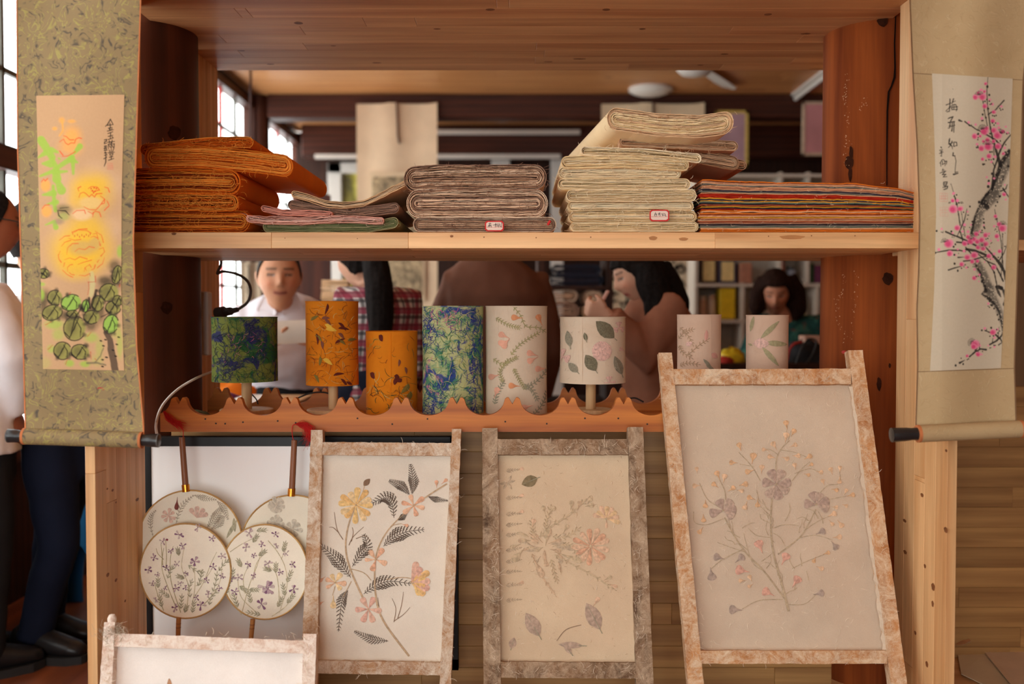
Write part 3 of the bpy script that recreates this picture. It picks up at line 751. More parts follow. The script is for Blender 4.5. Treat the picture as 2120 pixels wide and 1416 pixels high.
for (x, y, rx, ry, al) in ((200, 950, 90, 45, .7), (240, 1050, 60, 60, .5), (560, 1080, 70, 50, .6), (170, 1190, 40, 40, .6), (500, 1340, 50, 30, .8), (350, 1330, 45, 35, .8), (640, 1180, 40, 80, .4), (840, 1150, 30, 130, .5), (840, 240, 30, 60, .8), (70, 660, 35, 60, .8), (70, 560, 40, 20, .8), (620, 1300, 60, 60, .3), (110, 1330, 60, 60, .25), (800, 1000, 50, 90, .4)): abl(B, x, y, rx, ry, GRN, al, 0.8)
lv = [(95, 455, 58, 48, 0, OLV), (208, 690, 74, 74, 0, OLV), (180, 835, 100, 74, -0.3, OLV), (365, 740, 98, 80, -0.2, BRT), (400, 990, 108, 120, 0.2, OLV), (565, 880, 78, 66, 0, OLV), (735, 640, 95, 88, 0, OLV), (775, 790, 74, 64, 0, OLV), (752, 950, 72, 94, 0.3, BRT), (812, 465, 46, 90, 0.2, OLV), (505, 770, 36, 62, 0.2, BRT), (625, 745, 62, 76, 0, OLV), (280, 1210, 86, 86, 0.3, OLV), (455, 1220, 90, 74, 0.2, OLV), (380, 850, 60, 36, 0, OLV), (820, 720, 50, 50, 0, OLV)]
for (x, y, rx, ry, an, c) in lv:
    abl(B, x, y, rx, ry, c, 0.95, 0.25, an)
    if c is OLV: abl(B, x-rx*0.3, y-ry*0.1, rx*0.55, ry*0.7, DRK, 0.5, 1.0, an)
    q = B((x, y))[0]; cv.ring(q[0], q[1], rx*.2119, ry*.2119, INK, 1.1, 0.9, R(0, 60), R(290, 350), an, 1.2)
    for kk in range(4): a_ = R(0, 6.28); abl(B, x+rx*1.0*math.cos(a_), y+ry*1.0*math.sin(a_), 26, 20, lin(70, 62, 50), 0.7, 1.0, a_)
    ast(B, [(x-rx*0.5, y+ry*0.8), (x-rx*0.05, y), (x+rx*0.35, y-ry*0.85)], (4, 7, 4), INK, 0.88, 1.2)
    ast(B, [(x+rx*0.1, y-ry*0.7), (x+rx*0.55, y), (x+rx*0.5, y+ry*0.7)], (3, 6, 3), INK, 0.85, 1.2)
    ast(B, [(x-rx*0.9, y+ry*0.35), (x-rx*0.4, y+ry*0.8)], (7, 4), INK, 0.85, 1.2)
ast(B, [(40, 450), (90, 455), (125, 490)], (8, 10, 5), INK, 0.9, 1.4)
for pts, w in (([(700, 1030), (745, 1100), (755, 1200), (775, 1290), (795, 1395)], (20, 34, 34)), ([(540, 690), (550, 790)], (8, 12)), ([(610, 620), (570, 760)], (14, 8)), ([(520, 1330), (620, 1325), (700, 1350)], (10, 8)), ([(600, 1320), (650, 1260), (680, 1180)], (6, 5)), ([(470, 780), (400, 900), (360, 1060)], (6, 8, 4)), ([(660, 880), (760, 830)], (5, 4))):
    ast(B, pts, w, lin(70, 58, 50) if w[0] > 15 else lin(120, 110, 84) if pts[0][1] > 1200 else INK, 0.85, 2.0)
for (x, y) in ((655, 1112), (680, 1160), (775, 1205), (710, 1275), (800, 1262), (672, 1295), (672, 1365), (830, 1078), (812, 1148), (700, 1100)): abl(B, x, y, 16, 8, INK, 0.9, 0.4, 0.2)
ast(B, [(565, 455), (575, 560), (560, 670)], (22, 26, 18), lin(200, 200, 140), 0.6, 3)
for pts in ([(545, 455), (550, 480)], [(535, 540), (540, 600), (525, 660)], [(530, 540), (600, 535)], [(600, 480), (605, 540)], [(115, 955), (170, 925)], [(140, 1195), (185, 1150)], [(525, 1070), (560, 1030)], [(310, 1340), (330, 1290)], [(555, 1220), (560, 1290)], [(840, 560), (835, 590)], [(360, 640), (345, 660)], [(595, 1285), (610, 1300)]): ast(B, pts, (4, 3), lin(188, 92, 60), 0.8, 1.4)
# calligraphy and seal
for pts in ([(750, 268), (728, 310), (698, 338)], [(750, 272), (778, 322)], [(716, 328), (772, 322)], [(728, 355), (764, 348)], [(746, 308), (744, 378)], [(718, 384), (776, 370)], [(735, 362), (740, 372)], [(762, 360), (756, 370)],
            [(724, 408), (772, 390)], [(728, 436), (772, 424)], [(750, 402), (747, 460)], [(726, 466), (778, 450)], [(764, 438), (774, 446)],
            [(722, 492), (792, 484)], [(738, 476), (742, 502)], [(766, 472), (764, 500)], [(728, 512), (790, 508)], [(730, 512), (727, 556)], [(788, 508), (780, 556)], [(757, 490), (757, 548)], [(740, 525), (748, 546)], [(766, 522), (776, 546)],
            [(755, 558), (755, 586)], [(735, 568), (742, 586)], [(776, 562), (768, 586)], [(727, 594), (787, 588)], [(740, 606), (776, 602)], [(742, 606), (745, 626)], [(772, 602), (768, 622)], [(757, 620), (757, 664)], [(738, 642), (777, 634)], [(730, 670), (782, 654)],
            [(690, 470), (712, 464), (710, 482), (692, 489), (690, 506), (713, 500)], [(690, 530), (712, 526)], [(710, 526), (706, 570)], [(698, 530), (692, 570)], [(688, 551), (712, 547)], [(684, 573), (716, 568)],
            [(700, 584), (688, 602)], [(694, 600), (716, 597)], [(690, 622), (716, 617)], [(684, 656), (713, 640)], [(703, 598), (703, 690), (688, 728)]):
    ast(A, pts, (4.6, 5.6, 3.6), INK, 0.95, 0.9)
SEAL = lin(214, 110, 90)
for pts in ([(722, 700), (770, 698), (772, 760), (718, 758), (722, 700)], [(735, 705), (735, 755)], [(748, 702), (748, 756)], [(760, 704), (760, 752)], [(724, 725), (770, 722)], [(726, 742), (766, 740)]): ast(A, pts, 2.0, SEAL, 0.6, 1.0)
sheet('painting', edge([(198, 75), (764, 89)]), edge([(196, 257.5), (400, 252), (600, 251), (767, 257)]), (198, 196), (764, 767), 205, 650, lambda x, y: placeL(x, y, 0.0008), PAINT, ls, cv)
# red mark on the lower cloth
m = MB(); rr = random.Random(4)
for _ in range(7):
    x = rr.uniform(200, 213); y = rr.uniform(802, 808); q = placeL(np.array([x, x+4, x+4, x]), np.array([y, y-1.2, y+.2, y+1.2]), 0.0007); m.add(q.tolist(), [(0, 1, 2, 3)])
m.build('red_mark', REDW, ls)
def roller(root, xa, xb, ya, yb, Y, r, mat, caps, rimmat):
    a, b = P(xa, ya, Y), P(xb, yb, Y); d = (b-a).normalized()
    N = 9; m = MB(); m.tube([a+(b-a)*(k/(N-1.0)) for k in range(N)], r, 28)
    autosmooth(m.build('roller', mat, root))
    for (p, s_, L) in ((a, -1, caps[0]), (b, 1, caps[1])):
        m = MB(); m.tube([p-d*s_*0.004, p+d*s_*0.0015], r*1.02, 28); autosmooth(m.build('paper_end', BIND, root))
        q = p+d*s_*L
        prof = [(p, r*0.74), (p+d*s_*L*0.25, r*0.72), (p+d*s_*L*0.42, r*0.78), (p+d*s_*L*0.55, r*0.80), (p+d*s_*L*0.9, r*0.84), (q, r*0.80), (q+d*s_*0.001, r*0.66)]
        m = MB(); m.tube([x for x, _ in prof], [w for _, w in prof], 24); c = autosmooth(m.build('end_cap', CAPM, root))
        m = MB(); m.tube([q-d*s_*0.002, q+d*s_*0.0004], [r*0.845, r*0.845], 24); autosmooth(m.build('cap_rim', rimmat, c))
roller(ls, 50, 294, 903, 911, Ys-0.012, 0.0175, BRO, (0.034, 0.036), CAPR)
m = MB(); m.tube([P(30, -62, Ys), P(296, -62, Ys)], 0.008, 12); m.build('top_rod', CAPM, ls)

# ---------- right scroll: plum blossom
rs = thing('hanging_scroll', P(2005, 905, Ys), 'pink plum blossom painting on a cream brocade hanging scroll', 'scroll')
def placeR(px, py, d=0.0): return PV(px, py, Ys-d+0.005*np.sin((px-1900)*0.035+py*0.003)+np.clip(60-np.abs(px-1890), 0, 60)*0.00012)
BRC = brocade('cream_brocade', srgb(180,154,114), srgb(168,142,102), srgb(198,176,138), 0.5, 0.5, 0.5, 0.12)
fL = edge([(-60, 1882), (0, 1884), (150, 1890), (300, 1899), (450, 1904), (560, 1902), (640, 1898), (760, 1900), (885, 1896)]); fR = edge([(-60, 2136), (0, 2134), (170, 2118), (400, 2112), (600, 2105), (760, 2100), (885, 2104)])
sheet('mount_cloth', fL, fR, (-60, -60), (905, 890), 24, 90, placeR, BRC, rs)
BINDR = plain('brown_binding', srgb(120,90,62), 0.8)
sheet('edge_binding', lambda y: fL(y)-1.4, lambda y: fL(y)+1.4, (-60, -60), (903, 903), 1, 60, lambda x, y: placeR(x, y, 0.0006), BINDR, rs)
sheet('edge_binding', lambda y: fR(y)-1.4, lambda y: fR(y)+1.4, (-60, -60), (890, 890), 1, 60, lambda x, y: placeR(x, y, 0.0006), BINDR, rs)
for (ya, yb) in ((151, 165), (769, 762)):       # seams of the mount
    sheet('seam', lambda y: fL(y)+1, lambda y: fR(y)-1, (ya, yb), (ya+1.3, yb+1.3), 20, 1, lambda x, y: placeR(x, y, 0.0005), BINDR, rs)
cv = Canvas(1918, 146, 2104, 774, 1.15, lin(192, 178, 154))
KC, KD, KE = .1908, .1413, .1342
Cc = lambda *p: [(1920+KC*x, 150+KC*y) for x, y in p]
Dd = lambda *p: [(1920+KD*x, 400+KD*y) for x, y in p]
Ee = lambda *p: [(1920+KE*x, 590+KE*y) for x, y in p]
KK = {Cc: KC, Dd: KD, Ee: KE}
def st(T, pts, wid, col=INK, al=0.95, soft=0.9, dry=0.0):
    w = [x*KK[T] for x in (wid if isinstance(wid, (tuple, list)) else (wid, wid))]; cv.stroke(T(*pts), w, col, al, soft, dry)
def bl(T, x, y, rx, ry, col, al, soft=0.6, ang=0): q = T((x, y))[0]; cv.blob(q[0], q[1], rx*KK[T], ry*KK[T], col, al, soft, ang)
GRY = lin(92, 86, 76)
# trunk: dark brush edge, grey dry body
for T, pts, w in ((Cc, [(905, 870), (850, 980), (790, 1130), (720, 1290), (600, 1420)], (40, 62, 60, 50, 40)), (Dd, [(980, 20), (880, 130), (840, 190)], (90, 70)), (Dd, [(790, 230), (740, 380), (690, 590)], (48, 66, 50)), (Dd, [(730, 1030), (830, 1200), (900, 1410)], (60, 56, 60)),
                  (Ee, [(960, 40), (980, 150), (1060, 290), (1120, 430), (1165, 620), (1170, 730)], (70, 70, 50, 46, 30, 16))):
    st(T, pts, w, GRY, 0.85, 6, 0.12)
for T, pts, w in ((Cc, [(890, 850), (800, 990), (770, 1080), (700, 1270), (620, 1350), (580, 1416)], (20, 26, 14, 14, 8)), (Dd, [(870, 20), (800, 110), (750, 220), (700, 340), (670, 480), (640, 610)], (16, 12, 16, 16, 18)), (Dd, [(700, 1040), (770, 1160), (820, 1290), (850, 1416)], (14, 16, 16)), (Dd, [(840, 150), (880, 215), (900, 225)], (50, 30, 8)),
                  (Ee, [(895, 10), (900, 90), (840, 140), (940, 200), (1040, 300), (1110, 420), (1140, 560), (1170, 740)], (8, 30, 10, 28, 18, 12, 14, 8)), (Ee, [(1060, 30), (1100, 120), (1130, 180)], (14, 22, 10)), (Ee, [(1100, 10), (1170, 80), (1200, 210), (1190, 300)], (14, 20, 8, 30))):
    st(T, pts, w, INK, 0.92, 2.2, 0.05)
# branches
for T, pts, w in ((Cc, [(655, 50), (645, 200), (655, 400), (690, 640), (740, 830), (790, 1000)], (3, 5, 6, 8, 12, 20)), (Cc, [(600, 300), (625, 450), (650, 580)], (4, 5)), (Cc, [(830, 302), (740, 405), (660, 455)], (8, 6, 8)), (Cc, [(405, 535), (520, 610), (640, 675), (720, 720), (800, 790)], (8, 6, 10, 7)), (Cc, [(905, 675), (850, 740), (800, 820), (770, 900)], (7, 9, 10)), (Cc, [(345, 520), (378, 530)], (12, 6)),
                  (Cc, [(765, 930), (720, 1060), (705, 1270)], (9, 10, 16)), (Cc, [(695, 960), (735, 1030)], (4, 7)), (Cc, [(715, 800), (725, 900)], (5, 5)), (Cc, [(255, 1210), (290, 1320), (320, 1416)], (3, 5)), (Cc, [(820, 1260), (880, 1350)], (10, 5)), (Cc, [(795, 1290), (850, 1265), (868, 1215)], (8, 3)),
                  (Dd, [(395, 40), (440, 200), (480, 470)], (6, 9)), (Dd, [(580, 230), (540, 400), (440, 620)], (5, 10, 7)), (Dd, [(490, 230), (520, 420), (550, 630)], (4, 6)), (Dd, [(270, 565), (400, 620), (560, 690), (720, 770)], (13, 13, 14)), (Dd, [(430, 718), (520, 725), (600, 740)], (12, 14)), (Dd, [(100, 875), (180, 858), (310, 835), (470, 835), (520, 845)], (5, 10, 13, 9)), (Dd, [(570, 820), (700, 840), (860, 910), (880, 930)], (20, 18, 16)), (Dd, [(530, 998), (640, 985), (780, 945), (870, 925)], (10, 10, 9)),
                  (Dd, [(310, 1125), (400, 1095), (540, 1060)], (11, 10, 4)), (Dd, [(450, 938), (540, 935)], (12, 4)), (Dd, [(850, 790), (960, 910), (1060, 1030), (1130, 1160), (1155, 1360)], (8, 14, 24, 20, 5)), (Dd, [(740, 890), (860, 990), (990, 1050), (1060, 1180), (1110, 1290)], (8, 9, 12, 12)), (Dd, [(985, 235), (1020, 400), (1080, 700), (1110, 1100)], (5, 6, 6, 8)), (Dd, [(1100, 590), (1105, 800), (1080, 1200)], (5, 5)), (Dd, [(1180, 715), (1120, 880), (1050, 990)], (4, 8, 9)), (Dd, [(880, 1000), (980, 1160), (1020, 1360)], (9, 9)), (Dd, [(480, 560), (510, 660), (520, 720)], (9, 10)), (Dd, [(560, 790), (640, 880)], (8, 10)), (Dd, [(1010, 1370), (1080, 1390)], (20, 30)),
                  (Ee, [(890, 705), (970, 730)], (11, 10)), (Ee, [(1050, 765), (1130, 840), (1165, 915)], (14, 12, 4)), (Ee, [(965, 915), (1070, 860), (1140, 790), (1170, 730)], (14, 14, 10)), (Ee, [(1010, 820), (1000, 900)], (5, 8)), (Ee, [(1105, 650), (1100, 740), (1080, 850)], (4, 6)), (Ee, [(650, 1105), (740, 1030), (820, 985), (905, 1000)], (12, 14, 12, 16)), (Ee, [(800, 895), (805, 990)], (6, 10)), (Ee, [(500, 1200), (580, 1160)], (18, 3)), (Ee, [(1100, 925), (1150, 890)], (12, 5)), (Ee, [(1160, 740), (1175, 810)], (8, 5)), (Ee, [(740, 1010), (770, 970)], (14, 8))):
    st(T, pts, w, INK, 0.93, 1.1)
PK, PK2 = lin(206, 56, 110), lin(226, 130, 158)
def pet(T, x, y, r, dark=True):
    bl(T, x, y, r*1.05, r, PK2, 0.85, 0.35); bl(T, x-r*0.2, y+r*0.15, r*0.75, r*0.72, PK if dark else PK2, 0.85, 0.9)
for T, L_ in ((Cc, [(525, 265, 32), (600, 262, 40), (555, 220, 18), (585, 190, 16), (620, 205, 18), (632, 120, 18), (625, 365, 28), (678, 295, 14), (705, 345, 16), (803, 368, 14), (722, 428, 22), (592, 500, 16), (712, 525, 24), (765, 555, 16), (450, 540, 14), (525, 565, 14), (515, 690, 32), (622, 635, 44), (575, 690, 18), (645, 605, 24), (725, 625, 32), (765, 680, 44), (820, 640, 24), (775, 600, 16), (870, 655, 14), (850, 590, 12), (665, 800, 46), (590, 820, 34), (655, 730, 26), (610, 745, 18), (720, 745, 20), (770, 800, 34), (540, 780, 14), (670, 905, 28), (600, 940, 20), (695, 970, 14), (735, 915, 16), (840, 820, 14), (825, 880, 18), (645, 1135, 12), (668, 1205, 16), (725, 1150, 12), (285, 1310, 16), (275, 1390, 20), (325, 1390, 18), (830, 1320, 20), (850, 1380, 10), (840, 1220, 10)]),
                (Dd, [(380, 230, 62), (485, 225, 40), (375, 110, 28), (440, 105, 22), (380, 5, 20), (210, 525, 18), (440, 505, 42), (595, 565, 22), (640, 465, 14), (545, 460, 22), (590, 270, 14), (515, 560, 18), (370, 580, 16), (720, 595, 36), (855, 610, 38), (905, 590, 16), (315, 735, 66), (330, 880, 44), (170, 825, 22), (550, 735, 40), (635, 700, 48), (600, 640, 34), (690, 670, 34), (735, 705, 38), (800, 680, 42), (860, 740, 40), (820, 810, 36), (745, 790, 34), (590, 935, 46), (690, 905, 52), (660, 1000, 34), (735, 995, 26), (505, 1040, 34), (575, 1090, 18), (905, 920, 36), (950, 965, 16), (975, 1085, 36), (690, 1115, 20), (690, 1240, 34), (760, 1195, 18), (755, 1290, 12), (1000, 335, 28), (1105, 510, 56), (1055, 455, 36), (1020, 630, 36), (980, 480, 18), (1035, 690, 18), (1060, 850, 30), (980, 890, 20), (1130, 20, 26), (1150, 90, 12), (770, 560, 18), (930, 700, 14), (540, 845, 22), (445, 820, 16), (420, 905, 12), (920, 830, 12), (840, 1010, 12), (825, 470, 14)]),
                (Ee, [(885, 670, 20), (1015, 725, 48), (1080, 685, 18), (740, 910, 66), (720, 950, 46), (785, 1065, 40), (615, 1090, 24), (1035, 810, 18), (940, 935, 14), (1035, 955, 16), (940, 285, 18), (815, 935, 14), (840, 1070, 14)])):
    for x, y, r in L_: pet(T, x, y, r, r*KK[T] > 3.2)
# ink dots, stamens
for T, L_ in ((Cc, [(650, 155, 14), (672, 243, 12), (625, 315, 9), (605, 320, 8), (645, 295, 8), (672, 310, 8), (680, 345, 8), (695, 342, 8), (785, 390, 8), (797, 408, 8), (818, 400, 8), (708, 468, 8), (727, 472, 8), (745, 465, 8), (660, 392, 10), (600, 458, 11), (635, 490, 8), (617, 415, 8), (590, 525, 8), (605, 522, 8), (705, 548, 8), (722, 570, 8), (740, 548, 8), (550, 668, 12), (680, 665, 10), (545, 730, 8), (550, 708, 7), (545, 800, 8), (535, 815, 8), (550, 815, 8), (605, 998, 11), (620, 995, 8), (635, 955, 8), (668, 945, 7), (692, 945, 7), (718, 942, 10), (877, 1015, 14), (790, 743, 8), (755, 745, 8), (700, 1100, 13), (745, 1112, 12), (665, 1178, 12), (722, 1185, 9), (660, 1240, 15), (785, 1345, 12), (822, 1135, 8), (822, 1165, 9), (800, 1232, 8), (850, 785, 8), (845, 865, 8), (862, 665, 8), (885, 660, 7), (455, 575, 7), (475, 570, 6), (275, 180, 4), (665, 1300, 12), (290, 1345, 8), (315, 1330, 8), (700, 860, 9), (680, 862, 9)]),
                (Dd, [(758, 128, 18), (660, 418, 16), (662, 462, 14), (828, 432, 15), (825, 378, 12), (622, 195, 14), (1062, 45, 15), (1027, 128, 14), (1000, 182, 12), (135, 555, 14), (112, 873, 16), (397, 1033, 16), (445, 1135, 16), (350, 560, 14), (410, 750, 14), (385, 785, 14), (395, 900, 14), (530, 280, 11), (585, 378, 10), (605, 320, 7), (590, 320, 7), (548, 492, 8), (620, 505, 8), (635, 530, 8), (650, 552, 8), (205, 570, 8), (225, 575, 8), (232, 560, 6), (365, 640, 8), (385, 648, 8), (460, 140, 12), (430, 160, 16), (430, 25, 10), (800, 545, 12), (785, 575, 10), (810, 575, 8), (830, 495, 14), (840, 515, 10), (750, 610, 8), (860, 670, 9), (885, 662, 9), (900, 625, 8), (930, 740, 8), (945, 728, 7), (910, 788, 8), (800, 1290, 20), (980, 1165, 14), (1135, 780, 10), (1165, 872, 8), (1038, 942, 10), (1020, 565, 9), (985, 545, 7), (1000, 530, 9), (1015, 495, 8), (1105, 600, 8), (1140, 585, 6), (500, 1100, 11), (555, 1050, 10), (535, 1080, 8), (595, 1085, 8), (665, 1080, 6), (685, 1080, 6), (715, 1220, 10), (745, 1215, 10), (520, 610, 8), (965, 940, 9), (870, 960, 8), (920, 970, 9), (850, 860, 9), (455, 880, 7), (560, 855, 7)]),
                (Ee, [(435, 1243, 16), (552, 1220, 15), (840, 700, 14), (985, 660, 16), (1080, 460, 14), (1100, 535, 14), (995, 312, 18), (1028, 362, 14), (975, 305, 10), (958, 342, 10), (938, 325, 8), (915, 690, 8), (615, 1150, 10), (635, 1138, 10), (963, 970, 9), (978, 965, 8), (520, 1130, 8), (965, 788, 10), (1085, 742, 12), (1115, 712, 9), (1070, 690, 12), (785, 1030, 8), (850, 1025, 9), (1020, 785, 12), (1030, 930, 12), (1050, 930, 8), (960, 250, 12)])):
    for x, y, r in L_: bl(T, x, y, r, r*1.15, INK, 0.95, 0.3)
for T, x, y, n, r0, r1, a0, a1 in ((Cc, 560, 250, 9, 8, 46, 200, 330), (Cc, 600, 620, 12, 8, 52, 180, 330), (Cc, 790, 665, 9, 10, 50, 250, 350), (Cc, 655, 790, 10, 10, 56, 200, 340), (Dd, 800, 755, 14, 6, 44, 0, 360), (Dd, 640, 680, 9, 8, 46, 200, 330), (Dd, 255, 720, 14, 5, 60, 180, 340), (Dd, 1105, 465, 12, 8, 56, 190, 350), (Ee, 690, 890, 14, 12, 66, 130, 310), (Dd, 1010, 390, 6, 2, 24, 200, 340), (Dd, 500, 150, 6, 2, 26, 200, 340), (Dd, 330, 150, 5, 2, 20, 180, 300)):
    for k in range(n):
        a = math.radians(a0+(a1-a0)*k/max(1, n-1)); e = (x+math.cos(a)*r1, y+math.sin(a)*r1)
        st(T, [(x+math.cos(a)*r0, y+math.sin(a)*r0), e], (2.4, 1.6), INK, 0.9, 0.8); bl(T, e[0], e[1], 4.5, 4.5, INK, 0.95, 0.3)
# calligraphy
for T, pts, w in ((Cc, [(245, 290), (240, 420), (210, 428)], (6, 4)), (Cc, [(205, 355), (255, 330)], (5, 4)), (Cc, [(200, 420), (260, 360)], (4, 3)), (Cc, [(285, 285), (265, 340)], (6, 4)), (Cc, [(270, 320), (305, 312)], (5, 4)), (Cc, [(270, 350), (262, 405), (325, 400), (310, 350), (270, 350)], (4, 5)), (Cc, [(255, 382), (330, 372)], (4, 5)), (Cc, [(290, 350), (285, 400)], (4, 4)), (Cc, [(320, 400), (312, 420)], (5, 3)),
                  (Cc, [(225, 500), (280, 480), (250, 530)], (6, 6)), (Cc, [(228, 545), (298, 530)], (6, 5)), (Cc, [(245, 545), (245, 600), (225, 605)], (5, 4)), (Cc, [(270, 540), (265, 635)], (5, 6)), (Cc, [(290, 535), (285, 650)], (6, 5)), (Cc, [(235, 585), (300, 575)], (4, 4)),
                  (Cc, [(240, 720), (235, 770), (265, 800)], (6, 6)), (Cc, [(268, 745), (245, 800), (228, 815)], (5, 4)), (Cc, [(230, 780), (275, 760)], (4, 5)), (Cc, [(290, 755), (285, 800), (320, 795), (315, 755), (290, 755)], (5, 5)), (Cc, [(265, 800), (272, 830)], (5, 3)),
                  (Cc, [(280, 875), (275, 905), (300, 905)], (7, 5)), (Cc, [(298, 905), (312, 960), (302, 1040), (300, 1090)], (4, 4)), (Cc, [(285, 1108), (330, 1095)], (8, 6)), (Cc, [(300, 1085), (330, 1080)], (4, 4)),
                  (Cc, [(148, 810), (152, 822)], (6, 4)), (Cc, [(132, 845), (165, 835)], (4, 4)), (Cc, [(140, 860), (165, 850)], (3, 3)), (Cc, [(130, 878), (170, 866)], (4, 4)), (Cc, [(152, 850), (155, 912), (140, 905)], (4, 4)),
                  (Cc, [(160, 950), (135, 985)], (5, 4)), (Cc, [(142, 975), (145, 1018)], (4, 4)), (Cc, [(165, 965), (162, 1000), (185, 985)], (4, 4)), (Cc, [(185, 965), (212, 960), (205, 995)], (5, 5)), (Cc, [(192, 965), (190, 1015)], (4, 3)), (Cc, [(170, 945), (185, 955)], (4, 4)),
                  (Cc, [(170, 1045), (160, 1065), (185, 1060)], (5, 4)), (Cc, [(140, 1090), (200, 1070)], (5, 4)), (Cc, [(190, 1080), (160, 1110), (200, 1105), (170, 1135), (210, 1130)], (5, 4)),
                  (Cc, [(175, 1190), (215, 1185), (205, 1225), (178, 1225), (175, 1190)], (5, 5)), (Cc, [(178, 1207), (208, 1205)], (4, 4)), (Cc, [(172, 1245), (220, 1235), (212, 1262), (180, 1272)], (5, 5)), (Cc, [(195, 1225), (192, 1255)], (4, 4))):
    st(T, pts, (w[0]*1.1, w[1]), INK, 0.95, 0.9)
SEAL2 = lin(204, 110, 104)
for k, (x0, y0, x1, y1) in enumerate(((180, 0, 295, 120), (188, 205, 302, 335))):
    for pts in ([(x0, y0), (x1, y0), (x1, y1), (x0, y1), (x0, y0)], [(x0+30, y0+8), (x0+28, y1-15)], [(x0+58, y0+20), (x0+60, y1-8)], [(x0+85, y0+10), (x0+80, y1-20)], [(x0+10, y0+45), (x1-12, y0+40)], [(x0+12, y0+80), (x1-10, y0+78)]):
        st(Dd, pts, 3.0, SEAL2, 0.55 if k == 0 else 0.42, 1.2)
sheet('painting', edge([(152, 1929.5), (300, 1935), (440, 1938), (600, 1934), (768, 1925.5)]), edge([(163, 2096.5), (420, 2088), (600, 2080), (762, 2072)]), (152, 163), (768, 762), 195, 690, lambda x, y: placeR(x, y, 0.0008), PAINT, rs, cv)
roller(rs, 1900, 2114, 898, 888, Ys-0.012, 0.0185, BRC, (0.056, 0.03), CAPM)
m = MB(); m.tube([P(1878, -62, Ys), P(2140, -62, Ys)], 0.008, 12); m.build('top_rod', CAPM, rs)
# ================================================================== PAPER BUNDLES ON THE MIDDLE SHELF
def tones(name, cols, **k): return [paper('%s_%d' % (name, i), srgb(*c), **k) for i, c in enumerate(cols)]
T_ORANGE = tones('orange_paper', [(236,128,36), (214,98,22), (246,160,66), (158,62,14)])
T_PINK = tones('pink_paper', [(236,176,156), (222,150,130), (244,196,178)])
T_GREEN = tones('green_grey_paper', [(176,166,120), (146,140,98), (124,130,84)])
T_MAUVE = tones('mauve_paper', [(170,130,108), (142,106,88), (190,150,122)])
T_BEIGE = tones('beige_paper', [(222,182,140), (206,166,124), (230,194,154)])
T_BROWN = tones('brown_grey_paper', [(226,186,152), (196,154,122), (146,110,90), (236,204,172)])
T_WHITE = tones('cream_paper', [(248,222,176), (236,206,154), (250,230,192), (220,186,134)])
T_TAN = tones('tan_paper', [(204,158,120), (180,134,98), (216,174,136)])
T_MULTI = tones('dyed_paper', [(206,150,110), (196,140,100), (60,52,60), (170,40,18), (206,140,40), (52,42,44), (150,70,40), (120,112,100), (214,112,34), (98,110,92), (180,120,90), (74,60,62)])
